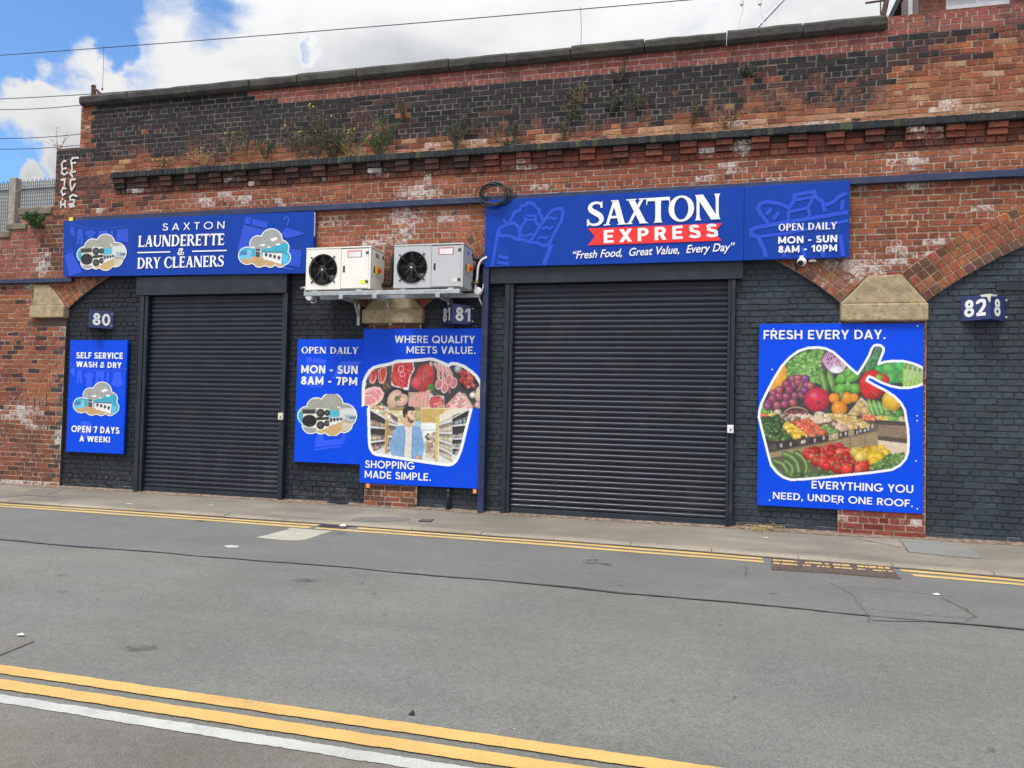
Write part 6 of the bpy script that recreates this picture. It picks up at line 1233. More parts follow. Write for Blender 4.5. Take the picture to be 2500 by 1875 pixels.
# ================================================================ SHUTTERS
def shutter(label, gx0, gx1, z_top, hood, cx0, cx1, lock_z, gap=0.0):
    t = thing('roller_shutter', label, 'roller shutter', ((gx0+gx1)/2, 0, 0), 'black roller shutters')
    # curtain of curved slats
    m = MB(); pitch = 0.0765; prof = [(0.0, 0.000), (-0.003, 0.008), (-0.0105, 0.018), (-0.0135, 0.033), (-0.0115, 0.047), (-0.004, 0.056), (0.006, 0.060), (0.006, 0.0735)]
    n = int((z_top+0.1-0.09)/pitch)
    for k in range(n):
        zb = 0.092+k*pitch; y0 = 0.045+rnd.uniform(-.0022, .0022); tl = rnd.uniform(-.0025, .0025)
        vs = []; pts = prof+[(0.0, pitch)]
        nx_ = 12
        for j in range(nx_+1): u = j/nx_; x = cx0-0.03+(cx1-cx0+0.06)*u; sg_ = 0.004*noise.noise(Vector((x*1.3, zb*0.9, 2)))+0.0012*noise.noise(Vector((x*4, zb*9, 7))); vs += [(x, y0+p[0]+tl*(2*u-1)+sg_*2.2, zb+p[1]+sg_*0.5) for p in pts]
        q = len(pts); m.mesh(vs, [(j*q+i, (j+1)*q+i, (j+1)*q+i+1, j*q+i+1) for j in range(nx_) for i in range(q-1)])
    m.build('curtain', M['shutter'], t)
    m = MB(); zg = gap
    if gap: m.mesh([(cx0-.03, 0.02, 0.012), (cx1+.03, 0.02, 0.012+gap*0.2), (cx1+.03, 0.07, 0.012), (cx0-.03, 0.07, 0.012), (cx0-.03, 0.026, 0.095), (cx1+.03, 0.026, 0.095), (cx1+.03, 0.065, 0.095), (cx0-.03, 0.065, 0.095)], [(0, 1, 5, 4), (1, 2, 6, 5), (2, 3, 7, 6), (3, 0, 4, 7), (4, 5, 6, 7), (3, 2, 1, 0)])
    else: m.box(cx0-0.03, cx1+0.03, 0.022, 0.062, 0.006, 0.094)
    m.build('bottom_rail', M['shutter_frame'], t, bevel=0.004)
    for a, b in ((gx0, cx0), (cx1, gx1)):
        m = MB(); mid = a+(b-a)*(0.55 if a == gx0 else 0.45)
        if a == gx0: m.box(a, mid, -0.045, 0.12, 0.0, z_top); m.box(mid+0.004, b, -0.030, 0.028, 0.0, z_top)
        else: m.box(mid, b, -0.045, 0.12, 0.0, z_top); m.box(a, mid-0.004, -0.030, 0.028, 0.0, z_top)
        m.build('guide_rail', M['shutter_frame'], t, bevel=0.004)
    m = MB(); m.box(hood[0], hood[1], -0.060, 0.22, z_top, hood[2]); m.build('hood', M['shutter_frame'], t, bevel=0.006)
    m = MB(); m.box(cx0-.03, cx1+.03, 0.16, 0.2, 0.0, z_top); m.build('backing', M['black'], t)
    m = MB(); x = (cx1+gx1)/2+0.005; m.box(x-0.042, x+0.042, -0.085, -0.0455, lock_z-0.055, lock_z+0.055); lb = m.build('lock_box', M['cream'] if gx0 < -5 else M['label_white'], t, bevel=0.008)
    m = MB(); m.tube([(x+0.004, -0.085, lock_z-0.005), (x+0.004, -0.090, lock_z-0.005)], 0.010, 8); m.box(x, x+0.008, -0.0885, -0.084, lock_z-0.032, lock_z-0.006); m.build('keyhole', M['black'], lb)
    return t
shutter('black slatted roller shutter of the launderette, under the sign with cloud pictures', -9.160, -6.385, 3.290, (-9.236, -6.400, 3.598), -9.015, -6.475, wp('R4', 1643, 987)[1])
shutter('wider black slatted roller shutter below the sign with the red ribbon', -2.815, 0.420, 3.365, (-3.050, 0.515, 3.612), -2.690, 0.325, wp('R6', 433, 1060)[1], 0.03)

# ================================================================ TRUNKING, PIPES, CABLES
def trunk(name, label, x0, x1, z0, z1, dep, joints=(), vert=False):
    t = thing(name, label, 'trunking', ((x0+x1)/2, 0, (z0+z1)/2))
    m = MB(); cuts = [x0 if not vert else z0]+sorted(joints)+[x1 if not vert else z1]
    for a, b in zip(cuts, cuts[1:]):
        if vert: m.box(x0, x1, -dep, 0.06, a+0.002, b-0.002)
        else: m.box(a+0.002, b-0.002, -dep, -0.0, z0+rnd.uniform(-.003, .003), z1)
    m.build('duct', M['navy'], t, bevel=0.006)
    m = MB()
    for j in joints:
        if vert: m.box(x0-0.004, x1+0.004, -dep-0.004, 0.0, j-0.03, j+0.03)
        else: m.box(j-0.03, j+0.03, -dep-0.004, 0.0, z0-0.005, z1+0.004)
    if m.v: m.build('joint_cover', M['navy'], t, bevel=0.003)
    return t
t = trunk('cable_trunking', 'long dark blue trunking running along the wall above both shop signs', -10.62, 9.0, 4.575, 4.668, 0.085, (-7.9, -5.0, -2.0, 0.9, 3.8))
x, z = wp('A1', 240, 226, -0.086); m = MB(); m.box(-10.63, -10.55, -0.105, -0.086, z-0.03, z+0.03); m.build('end_sticker', M['lime'], t, bevel=0.003)
trunk('cable_trunking', 'short dark blue trunking on the brick pier under the green fern', -17, -10.55, 3.545, 3.618, 0.085, (-12.6,))
t = trunk('downpipe', 'square dark blue downpipe between the meat board and the wide shutter', -3.150, -3.055, 0.0, 3.62, 0.10, (2.60, 2.22, 1.0), True)
t['category'] = 'downpipe'
t = thing('waste_pipe', 'short dark pipe running into the pavement below the meat board', 'pipe', (wp('R5', 697, 1500)[0], -0.03, 0))
x = wp('R5', 697, 1500)[0]; m = MB(); m.tube([(x, 0.0, 0.36), (x, 0.0, 0.0)], 0.030, 12); m.build('pipe', M['shutter_frame'], t, True); m = MB(); m.tube([(x, 0.0, 0.30), (x, 0.0, 0.27)], 0.037, 12); m.tube([(x, 0, 0.03), (x, 0, 0.002)], 0.042, 12); m.build('collar', M['shutter_frame'], t, True)
cc = thing('cable_coil', 'coil of black cable hung over the trunking at the corner of the red ribbon sign', 'cable coil', (wp('R2', 970, 1115)[0], -0.11, 4.6))
m = MB()
for k in range(11):
    cx_, cy_ = 970+rnd.uniform(-10, 14)+(0 if k < 7 else -18), 1118+rnd.uniform(-8, 10); rx, ry = rnd.uniform(58, 96), rnd.uniform(50, 66); y = -0.135-0.006*k; rx = 95-k*5 if k < 7 else rx
    P = []
    for i in range(40):
        a = 2*math.pi*i/40; px, pz = wp('R2', cx_+rx*math.cos(a), cy_+ry*math.sin(a)*(1.0 if math.sin(a) < 0 else 1.15), y); P.append((px, y+0.012*math.sin(a*2+k), pz))
    m.tube(P, 0.0065, 5, closed=True)
m.build('loops', M['rubber'], cc, True)
def cable(name, label, pts, r, mat, cat='cable', group=None):
    P = _smooth([tuple(p) for p in pts], 6); m = MB(); m.tube(P, r, 6)
    o = m.build(name, mat, None, True); return tag(o, label, cat, group)
def wq(fr, x, y, dep): p = wp(fr, x, y, dep); return (p[0], dep, p[1])
cable('loose_cable', 'thin black cable hanging from the ledge down to the cable coil', [wq('R2', 1030, 955, -0.03), wq('R2', 1048, 1010, -0.03), wq('R2', 1040, 1060, -0.10), wq('R2', 1060, 1130, -0.12)], 0.006, M['rubber'])
cable('loose_cable', 'thin black cable looping out of the weeds and down past the coil', [wq('R2', 975, 820, -0.01), wq('R2', 970, 750, -0.02), wq('R2', 1030, 740, -0.05), wq('R2', 1090, 830, -0.14), wq('R2', 1122, 930, -0.15), wq('R2', 1110, 1050, -0.05), wq('R2', 1085, 1140, -0.10)], 0.006, M['rubber'])

# ================================================================ CONDENSING UNITS ON THEIR STEEL FRAME
Y0, Y1 = -0.586, -0.120; AZ0, AZ1 = 3.240, 3.845
def fan_unit(label, x0, x1, mat, fanx, sticker_mat, sticker):
    t = thing('condensing_unit', label, 'air conditioner', ((x0+x1)/2, (Y0+Y1)/2, AZ0), 'fan units on the wall frame')
    W_, H_ = x1-x0, AZ1-AZ0; fx, fz = x0+fanx*W_, AZ0+0.49*H_; fr = 0.222
    m = MB(); n = 48; ring = [(fx+fr*math.cos(2*math.pi*i/n), fz+fr*math.sin(2*math.pi*i/n)) for i in range(n)]
    sx = x0+0.548*W_; rect = [(x0, AZ0), (sx-0.003, AZ0), (sx-0.003, AZ1), (x0, AZ1)]
    tri = tessellate_polygon([[Vector((p[0], p[1], 0)) for p in rect], [Vector((p[0], p[1], 0)) for p in ring]]); al = rect+ring; fs = []
    for q in tri:
        a, b, c = (al[i] for i in q); fs.append(tuple(q) if (b[0]-a[0])*(c[1]-a[1])-(c[0]-a[0])*(b[1]-a[1]) > 0 else tuple(q[::-1]))
    m.mesh([(p[0], Y0, p[1]) for p in al], fs)
    m.mesh([(p[0], Y0, p[1]) for p in ring]+[(p[0], Y0+0.02, p[1]) for p in ring], [(i, (i+1) % n, n+(i+1) % n, n+i) for i in range(n)])
    m.mesh([(x0, Y0, AZ0), (x0, Y1, AZ0), (x0, Y1, AZ1), (x0, Y0, AZ1)], [(0, 3, 2, 1)])
    m.box(sx+0.003, x1-0.035, Y0-0.002, Y0+0.02, AZ0+0.012, AZ1-0.012); m.box(x1-0.032, x1, Y0, Y0+0.02, AZ0, AZ1-0.001)
    m.box(x0+0.002, x1-0.002, Y0+0.021, Y1, AZ0+0.002, AZ0+0.01); m.box(x0+0.001, x1-0.003, Y0+0.3, Y1, AZ0+0.012, AZ1-0.012)
    m.build('casing', mat, t)
    m = MB(); m.box(x0-0.006, x1+0.006, Y0-0.006, Y1+0.004, AZ1+0.001, AZ1+0.022); m.build('lid', mat, t, bevel=0.006)
    m = MB(); m.box(x1-0.002, x1+0.004, Y0+0.030, Y1-0.002, AZ0+0.20, AZ1-0.012); m.box(x1-0.002, x1+0.003, Y0+0.030, Y1-0.002, AZ0+0.012, AZ0+0.194); sp = m.build('side_panel', mat, t, bevel=0.002)
    # fan: dark well, blades, hub, wire guard
    m = MB(); m.mesh([(p[0], Y0+0.021, p[1]) for p in ring]+[(p[0], Y0+0.25, p[1]) for p in ring], [(i, (i+1) % n, n+(i+1) % n, n+i) for i in range(n)]+[tuple(n+i for i in range(n))]); fan = m.build('fan', M['black'], t, True)
    m = MB()
    for k in range(5):
        a0 = 2*math.pi*k/5+0.3; vs = []
        for r in (0.06, 0.12, 0.17, 0.205):
            for da, dy in ((-0.34, 0.0), (0.0, 0.03), (0.34, 0.07)): a = a0+da*(1.15 if r > 0.1 else 0.8)+0.5*(r-0.06)/0.15; vs.append((fx+r*math.cos(a), Y0+0.05+dy, fz+r*math.sin(a)))
        m.mesh(vs, [(i*3+j, i*3+j+1, i*3+j+4, i*3+j+3) for i in range(3) for j in range(2)])
    m.build('blades', mat_fan, fan, True)
    m = MB(); m.tube([(fx, Y0-0.030, fz), (fx, Y0-0.026, fz), (fx, Y0+0.06, fz)], [0.045, 0.062, 0.062], 24); m.build('motor_hub', M['black'], fan)
    m = MB(); m.prism([(fx-0.016, fz-0.014), (fx+0.016, fz-0.014), (fx, fz+0.016)], -0.0325+Y0, Y0-0.0305); m.build('warning_sticker', M['label_white'], fan)
    m = MB()
    for r in [0.226]+[0.07+0.0155*i for i in range(10)]:
        yy = Y0-0.016-0.012*(1-(r/0.23)**2) if r < 0.226 else Y0-0.006
        m.tube([(fx+r*math.cos(2*math.pi*i/40), yy, fz+r*math.sin(2*math.pi*i/40)) for i in range(40)], 0.0075 if r > 0.22 else 0.0011, 4 if r < .22 else 6, closed=True)
    for k in range(8):
        a = math.pi*k/4+0.02; r2 = 0.262 if k % 2 else 0.228
        m.tube([(fx+0.05*math.cos(a), Y0-0.028, fz+0.05*math.sin(a)), (fx+0.17*math.cos(a), Y0-0.022, fz+0.17*math.sin(a)), (fx+r2*math.cos(a), Y0-0.004, fz+r2*math.sin(a))], 0.0060 if k % 2 else 0.0036, 6)
        if k % 2: m.tube([(fx+r2*math.cos(a), Y0-0.016, fz+r2*math.sin(a)), (fx+r2*math.cos(a), Y0+0.004, fz+r2*math.sin(a))], 0.012, 8)
    m.build('wire_guard', M['black'], t, True)
    m = MB(); m.tube(_smooth([(fx+0.02, Y0-0.02, fz-0.05), (fx+0.0, Y0-0.03, fz-0.15), (fx+0.05, Y0-0.03, fz-0.19), (fx+0.09, Y0-0.03, fz-0.13), (fx+0.06, Y0-0.03, fz+0.0)], 6), 0.006, 6); m.build('fan_cable', M['rubber'], fan, True)
    m = MB(); hx = x0+0.594*W_; m.box(hx-0.014, hx+0.016, Y0-0.0055, Y0-0.003, fz-0.048, fz+0.048); m.build('recessed_handle', M['black'], t)
    m = MB(); lx = x0+0.755*W_; lz = AZ0+0.855*H_; m.box(lx-0.115, lx+0.115, Y0-0.005, Y0-0.0022, lz-0.05, lz+0.05); lab = m.build('rating_label', M['red_label'], t)
    m = MB(); m.box(lx-0.098, lx+0.098, Y0-0.0065, Y0-0.0052, lz-0.045, lz+0.034); m.build('label_print', M['label_white'], lab)
    for zz in (AZ1-0.075, AZ0+0.105):
        m = MB(); xx = x1-0.055; m.box(xx-0.018, xx-0.007, Y0-0.012, Y0-0.0025, zz-0.022, zz+0.022); m.box(xx+0.007, xx+0.018, Y0-0.012, Y0-0.0025, zz-0.022, zz+0.022); m.box(xx-0.0068, xx+0.0068, Y0-0.010, Y0-0.0025, zz-0.008, zz+0.008); m.build('latch', M['black'], t)
        m = MB(); m.box(x1+0.0045, x1+0.012, Y1-0.075, Y1-0.035, zz-0.02, zz+0.025); m.build('latch', M['black'], t)
    m = MB(); m.box(x1-0.155, x1-0.085, Y0-0.005, Y0-0.0022, AZ0+0.070, AZ0+0.128); m.build('sticker', sticker_mat, t)
    m = MB(); ym = (Y0+Y1)/2-0.02; m.box(x1+0.0045, x1+0.030, ym-0.05, ym+0.05, fz-0.055, fz+0.065); iso = m.build('isolator_plate', M['yellow'], t, bevel=0.01)
    m = MB(); m.tube([(x1+0.031, ym, fz), (x1+0.055, ym, fz)], 0.034, 16); m.box(x1+0.056, x1+0.072, ym-0.010, ym+0.010, fz-0.03, fz+0.03); m.build('red_switch', M['red_knob'], iso)
    m = MB(); m.box(x1+0.0045, x1+0.007, ym-0.118, ym-0.075, fz-0.052, fz+0.052); m.build('recessed_handle', M['black'], t)
    m = MB(); m.box(x1+0.0045, x1+0.0065, Y0+0.15, Y0+0.27, AZ1-0.115, AZ1-0.05); m.build('sticker', sticker, t)
    for fx_ in (x0+0.13*W_, x0+0.82*W_):
        for yy in (Y0+0.02, Y1-0.06): m = MB(); m.box(fx_-0.045, fx_+0.045, yy, yy+0.05, AZ0-0.028, AZ0+0.001); m.build('foot', M['label_white'], t, bevel=0.005)
    return t
mat_fan = mat_plain('fan_blade', (0.014, 0.014, 0.016), 0.5); M['red_label'] = mat_plain('red_label', (0.55, 0.10, 0.10), 0.45); M['blue_label'] = mat_plain('blue_label', (0.20, 0.30, 0.62), 0.45); M['grey_label'] = mat_plain('grey_label', (0.26, 0.27, 0.28), 0.45)
fan_unit('cream white outdoor fan unit with a yellow sticker, on the steel wall frame', -5.760, -4.713, M['ac_white'], 0.268, M['lime'], M['grey_label'])
fan_unit('grey outdoor fan unit on the steel wall frame beside the red ribbon sign', -4.345, -3.294, M['ac_grey'], 0.266, M['cream'], M['blue_label'])
fr_ = thing('steel_frame', 'galvanised steel wall frame carrying the two outdoor fan units', 'support frame', (-4.6, -0.35, 3.15))
FZ = AZ0-0.029
m = MB(); xl, xr = wp('Z2', 8, 690, Y0)[0], wp('Z2', 1692, 670, Y0)[0]; m.box(xl, xr, Y0-0.005, Y0+0.055, FZ-0.062, FZ-0.001); m.build('front_rail', M['galv'], fr_, bevel=0.004)
m = MB(); m.box(wp('Z2', 195, 730, -0.16)[0], wp('Z2', 1915, 712, -0.16)[0], -0.20, -0.145, FZ-0.062, FZ-0.001); m.build('back_rail', M['galv'], fr_, bevel=0.004)
for px in (412, 775, 1455):
    x = wp('Z2', px, 712, Y0)[0]; za = FZ-0.063
    m = MB(); m.box(x-0.022, x+0.022, Y0-0.015, -0.012, za-0.055, za-0.001); m.box(x-0.022, x+0.022, -0.012, 0.045, za-0.38, za-0.001)
    m.mesh([(x-0.012, -0.16, za-0.05), (x+0.012, -0.16, za-0.05), (x+0.012, -0.012, za-0.26), (x-0.012, -0.012, za-0.26), (x-0.012, -0.12, za-0.05), (x+0.012, -0.12, za-0.05), (x+0.012, -0.012, za-0.20), (x-0.012, -0.012, za-0.20)], [(0, 1, 2, 3), (7, 6, 5, 4), (0, 3, 7, 4), (1, 5, 6, 2)])
    m.build('bracket_arm', M['galv'], fr_, bevel=0.003)
    m = MB(); m.box(x-0.033, x+0.033, Y0-0.012, Y0-0.0155+0.0, za-0.052, za+0.006); m.build('end_plate', M['galv'], fr_, bevel=0.003)
t = thing('junction_box', 'round white junction box under the cream white fan unit, with a looped flex', 'junction box', (wp('Z2', 75, 730, -0.4)[0], -0.4, 3.1))
x, z = wp('Z2', 75, 730, -0.40); m = MB(); m.tube([(x, -0.44, z), (x, -0.43, z), (x, -0.37, z)], [0.05, 0.062, 0.062], 20); m.build('box', M['label_white'], t)
m = MB(); m.tube(_smooth([wq('Z2', 82, 745, -0.42), wq('Z2', 85, 790, -0.42), wq('Z2', 125, 790, -0.42), wq('Z2', 140, 760, -0.42), wq('Z2', 140, 710, -0.42)]), 0.008, 6); m.build('flex', M['galv'], t, True)
t = thing('junction_box', 'small white junction box beside the valves of the grey fan unit', 'junction box', wq('Z2', 1890, 670, -0.2))
x, z = wp('Z2', 1890, 668, -0.20); m = MB(); m.tube([(x, -0.24, z), (x, -0.23, z), (x, -0.17, z)], [0.045, 0.06, 0.06], 8); m.build('box', M['label_white'], t)
cable('insulated_pipe', 'thick black insulated pipe rising between the two fan units', [wq('Z2', 985, 270, -0.06), wq('Z2', 968, 330, -0.07), wq('Z2', 950, 480, -0.08), wq('Z2', 940, 585, -0.10), wq('Z2', 905, 605, -0.14), wq('Z2', 865, 592, -0.2)], 0.034, M['rubber'], 'pipe')
cable('insulated_pipe', 'thick black insulated pipe leaving the grey fan unit towards the sign', [wq('Z2', 1830, 318, -0.14), wq('Z2', 1900, 318, -0.12), wq('Z2', 1960, 310, -0.08), wq('Z2', 2010, 300, -0.06)], 0.030, M['rubber'], 'pipe')
cable('insulated_pipe', 'thick black insulated pipe curving up from the grey fan unit valves', [wq('Z2', 1985, 290, -0.05), wq('Z2', 1915, 330, -0.07), wq('Z2', 1885, 420, -0.08), wq('Z2', 1880, 540, -0.10), wq('Z2', 1868, 590, -0.12), wq('Z2', 1850, 690, -0.10)], 0.036, M['rubber'], 'pipe')
cable('conduit', 'pale grey flexible conduit arching from the sign to the grey fan unit', [wq('Z2', 1985, 300, -0.12), wq('Z2', 1920, 340, -0.14), wq('Z2', 1890, 420, -0.15), wq('Z2', 1878, 540, -0.16), wq('Z2', 1862, 600, -0.16), wq('Z2', 1868, 660, -0.19)], 0.016, M['label_white'], 'conduit')
cable('conduit', 'thin white cable looping from the sign down to the box by the valves', [wq('Z2', 1972, 415, -0.06), wq('Z2', 1950, 500, -0.08), wq('Z2', 1945, 610, -0.10), wq('Z2', 1925, 700, -0.15)], 0.007, M['label_white'], 'cable')
cable('conduit', 'pale conduit running from the steel frame down behind the square downpipe', [wq('Z2', 1888, 700, -0.14), wq('Z2', 1900, 745, -0.10), wq('Z2', 1935, 820, -0.06), wq('Z2', 1955, 880, -0.04)], 0.014, M['label_white'], 'conduit')
cable('conduit', 'short galvanised conduit under the sign end beside the cream white fan unit', [wq('Z2', -20, 640, -0.02), wq('Z2', 20, 632, -0.03), wq('Z2', 30, 700, -0.03)], 0.02, M['galv'], 'conduit')
t = thing('valve', 'brass valves on the side of the grey fan unit', 'valve', wq('Z2', 1850, 580, -0.2)); m = MB(); a = wq('Z2', 1832, 578, -0.20); m.tube([a, (a[0]+0.09, a[1], a[2]+0.006)], 0.014, 8); m.tube([(a[0]+0.05, a[1], a[2]-0.03), (a[0]+0.05, a[1], a[2]+0.035)], 0.018, 8); m.tube([(a[0], a[1], a[2]-0.11), (a[0]+0.07, a[1], a[2]-0.11)], 0.012, 8); m.build('body', mat_plain('brass', (0.28, 0.20, 0.10), 0.4, metal=0.6), t, True)
# camera under the supermarket sign
t = thing('security_camera', 'white turret security camera under the red ribbon sign', 'security camera', wq('A4', 1525, 1040, -0.07))
x, z = wp('A4', 1525, 1055, -0.08); m = MB(); m.tube([(x, -0.08, z+0.075), (x, -0.08, z+0.03)], 0.055, 20); m.build('mount', M['label_white'], t)
bm = bmesh.new(); bmesh.ops.create_uvsphere(bm, u_segments=20, v_segments=12, radius=0.062); m = MB(); m.mesh([(v.co.x+x, v.co.y-0.09, v.co.z+z) for v in bm.verts], [tuple(v.index for v in f.verts) for f in bm.faces]); bm.free(); hd = m.build('head', M['label_white'], t, True)
m = MB(); m.tube([(x-0.02, -0.135, z-0.022), (x-0.024, -0.152, z-0.030)], 0.036, 16); m.build('lens', M['black'], hd)
t = thing('sign_clip', 'small white clip under the sign beside the security camera', 'clip', wq('A4', 1650, 1045, -0.08)); x, z = wp('A4', 1650, 1046, -0.08); m = MB(); m.box(x-0.045, x+0.045, -0.10, -0.06, z-0.008, z+0.014); m.box(x-0.02, x+0.02, -0.09, -0.07, z+0.012, 3.605); m.build('body', M['label_white'], t, bevel=0.003)
# low slotted drain at the foot of the wall
t = thing('wall_drain', 'low dark slotted drain cover at the foot of the painted wall', 'drain', wq('R4', 1955, 1475, -0.05)); xa, xb = wp('R4', 1900, 1475)[0], wp('R4', 2012, 1478)[0]
m = MB(); m.box(xa, xb, -0.05, 0.04, 0.006, 0.030); m.build('frame', M['shutter_frame'], t, bevel=0.004); m = MB()
for k in range(9): u = xa+(xb-xa)*(k+0.5)/9; m.box(u-0.012, u+0.012, -0.053, -0.0505, 0.010, 0.026)
m.build('slots', M['black'], t)

# ================================================================ IRONWORK IN THE GROUND
gq = [gp('B4', *q, ZR) for q in [(180, 205), (965, 262), (1000, 395), (205, 345)]]
def cover(label, q, nx, ny_, ypaint):
    cxm = sum(p[0] for p in q)/4; cym = sum(p[1] for p in q)/4; t = thing('gully_cover', label, 'drain cover', (cxm, cym, ZR), 'iron covers by the kerb')
    def P(u, v): a = [q[0][i]+(q[1][i]-q[0][i])*u for i in (0, 1)]; b = [q[3][i]+(q[2][i]-q[3][i])*u for i in (0, 1)]; return (a[0]+(b[0]-a[0])*v, a[1]+(b[1]-a[1])*v)
    def slab(m, u0, u1, v0, v1, z0, z1): c = [P(u0, v1), P(u1, v1), P(u1, v0), P(u0, v0)]; m.mesh([(p[0], p[1], z0) for p in c]+[(p[0], p[1], z1) for p in c], [(4, 5, 6, 7), (0, 1, 5, 4), (1, 2, 6, 5), (2, 3, 7, 6), (3, 0, 4, 7)])
    m = MB(); slab(m, 0, 1, 0, 1, ZR-0.01, ZR+0.013); m.build('plate', M['iron'], t)
    m = MB(); mk = MB()
    slab(m, 0, 1, 0, .04, ZR+0.013, ZR+0.019); slab(m, 0, 1, .96, 1, ZR+0.013, ZR+0.019); slab(m, 0, .03, .04, .96, ZR+0.013, ZR+0.019); slab(m, .97, 1, .04, .96, ZR+0.013, ZR+0.019)
    m.build('rim', M['iron'], t)
    m = MB()
    for i in range(nx):
        for j in range(ny_): u = .06+.88*(i+0.5)/nx; v = .10+.82*(j+0.5)/ny_+(0.02 if i % 2 else -0.02); slab(m, u-.014, u+.014, v-.022, v+.022, ZR+0.0131, ZR+0.0137)
    m.build('keyholes', M['black'], t)
    for k, (v0, v1) in enumerate(ypaint):
        m = MB()
        for i in range(60):
            u0 = .03+.94*i/60; u1 = .03+.94*(i+1)/60
            if noise.noise(Vector((u0*5+cxm, k*3.1, 0))) >0.22 or noise.noise(Vector((u0*31+cxm, k*1.1, 5))) > 0.28: continue
            jj = 0.02*noise.noise(Vector((u0*9, k, 1))); slab(m, u0, u1, v0+jj, v1+jj, ZR+0.0132, ZR+0.0148)
        m.build('worn_yellow_paint', M['yel_far'], t)
cover('left one of two rusty iron drain covers crossed by the yellow lines', [gp('B4', *q, ZR) for q in [(180, 205), (975, 265), (1025, 400), (190, 350)]], 20, 5, [(.045, .17), (.36, .47)])
cover('right one of two rusty iron drain covers crossed by the yellow lines', [gp('B4', *q, ZR) for q in [(985, 266), (1790, 318), (1935, 475), (1035, 402)]], 21, 5, [(.05, .19), (.36, .46)])
t = thing('kerb_gully', 'dark iron gully grating against the kerb by the concrete patch', 'drain', (*gp('B6', 1200, 262, ZR), ZR)); q = [gp('B6', *p, ZR) for p in [(1080, 236), (1420, 252), (1330, 290), (960, 268)]]
m = MB(); m.floor(q[::-1], ZR+0.0135); m.build('frame', M['iron'], t); m = MB()
for k in range(9):
    a = [q[0][i]+(q[1][i]-q[0][i])*(k+.3)/9 for i in (0, 1)]; b = [q[3][i]+(q[2][i]-q[3][i])*(k+.3)/9 for i in (0, 1)]; m.box(0, 0.0, 0, 0, 0, 0) if False else m.floor([(a[0]-.012, a[1]-.03), (a[0]+.012, a[1]-.03), (b[0]+.012, b[1]+.03), (b[0]-.012, b[1]+.03)], ZR+0.0155)
m.build('slots', M['black'], t)
t = thing('stopcock_cover', 'small square iron cover set in the pavement below the meat board', 'drain cover', (*gp('R7', 1842, 170, 0), 0)); q = [gp('R7', *p, 0) for p in [(1822, 164), (1876, 165), (1862, 177), (1806, 175)]]
m = MB(); m.floor(q[::-1], 0.006); m.build('frame', M['black'], t); cq = [sum(p[i] for p in q)/4 for i in (0, 1)]; m = MB(); m.floor([(cq[0]+(p[0]-cq[0])*.86, cq[1]+(p[1]-cq[1])*.86) for p in q][::-1], 0.009); m.build('lid', M['iron'], t)
# litter
def scrap(label, fr, x, y, w, d, z, mat=M['litter'], hgt=0.012):
    px, py = gp(fr, x, y, z); m = MB(); n = 7; P = [(px+w*rnd.uniform(.7, 1.1)*math.cos(2*math.pi*i/n), py+d*rnd.uniform(.7, 1.1)*math.sin(2*math.pi*i/n)) for i in range(n)]
    m.mesh([(p[0], p[1], z+0.013) for p in P]+[(px+w*.2, py, z+0.013+hgt)], [(i, (i+1) % n, n) for i in range(n)]+[tuple(range(n))[::-1]]); return tag(m.build('paper_scrap', mat), label, 'litter', kind='thing')
scrap('crumpled pale wrapper lying in the kerb gully', 'B6', 1310, 255, 0.07, 0.035, ZR, hgt=0.03)
scrap('flat white paper strip on the pavement below the self service board', 'B8', 1740, 287, 0.09, 0.012, -0.008, hgt=0.004)
scrap('pale paper scrap on the pavement in front of the launderette shutter', 'R4', 1220, 1505, 0.07, 0.014, -0.008, hgt=0.004)
scrap('white scrap on the pavement below the fresh food board', 'B5', 275, 168, 0.05, 0.015, -0.008, hgt=0.006)
scrap('white scrap on the cracked patch of road', 'B5', 1553, 597, 0.035, 0.02, ZR)
scrap('yellowish scrap beside the dark tarmac patch on the open road', 'R7', 92, 670, 0.035, 0.02, ZR, M['cream'])
scrap('small black lump on the road above the yellow lines', 'R7', 1780, 1018, 0.020, 0.018, ZR-0.01, M['black'], 0.025)
# ================================================================ OVERHEAD WIRES AND THINGS ON THE VIADUCT
def overhead(label, a, b, dep, r=0.011, name='overhead_wire'):
    p, q = Vector(wq(*a, dep)), Vector(wq(*b, dep)); d = (q-p); p = p-d*(0.5 if a[1] < 10 and a[0] != 'R3' else 0); q = q+d*0.35
    m = MB(); n = 24; m.tube([p+(q-p)*i/n-Vector((0, 0, 0.10*math.sin(math.pi*i/n))) for i in range(n+1)], r, 6)
    return tag(m.build(name, M['wire']), label, 'overhead wire', 'railway overhead wires')
overhead('topmost railway wire crossing the sky above the whole viaduct', ('R1', 0, 305), ('R2', 1940, -2), 6.0)
overhead('railway wire ending behind the coping next to the rusty bracket', ('R1', 0, 558), ('R1', 1190, 480), 6.2)
overhead('railway wire meeting the parapet just below the coping corner', ('R1', 0, 620), ('R1', 462, 598), 7.0)
overhead('second lowest railway wire, just above the dry stalks of the stepped corner', ('R1', 0, 788), ('R1', 466, 765), 7.6)
overhead('lowest railway wire, passing behind the weeds on the stepped corner', ('R1', 0, 850), ('R1', 462, 829), 7.9)
def dropper(label, a, b, dep, end=True):
    m = MB(); p, q = Vector(wq(*a, dep)), Vector(wq(*b, dep)); m.tube([p, p+(q-p)*0.5+Vector((0.02, 0, 0)), q], 0.006, 5)
    if end: m.tube([q+Vector((0, 0, 0.03)), q-Vector((0, 0, 0.03))], 0.022, 6)
    return tag(m.build('dropper_wire', M['wire']), label, 'dropper wire', 'dropper wires of the railway')
dropper('vertical dropper wire above the rusty bracket at the coping corner', ('R1', 598, 262), ('R1', 592, 515), 6.1)
dropper('vertical dropper wire above the middle of the coping', ('R2', 1463, 40), ('R2', 1463, 300), 6.0, False)
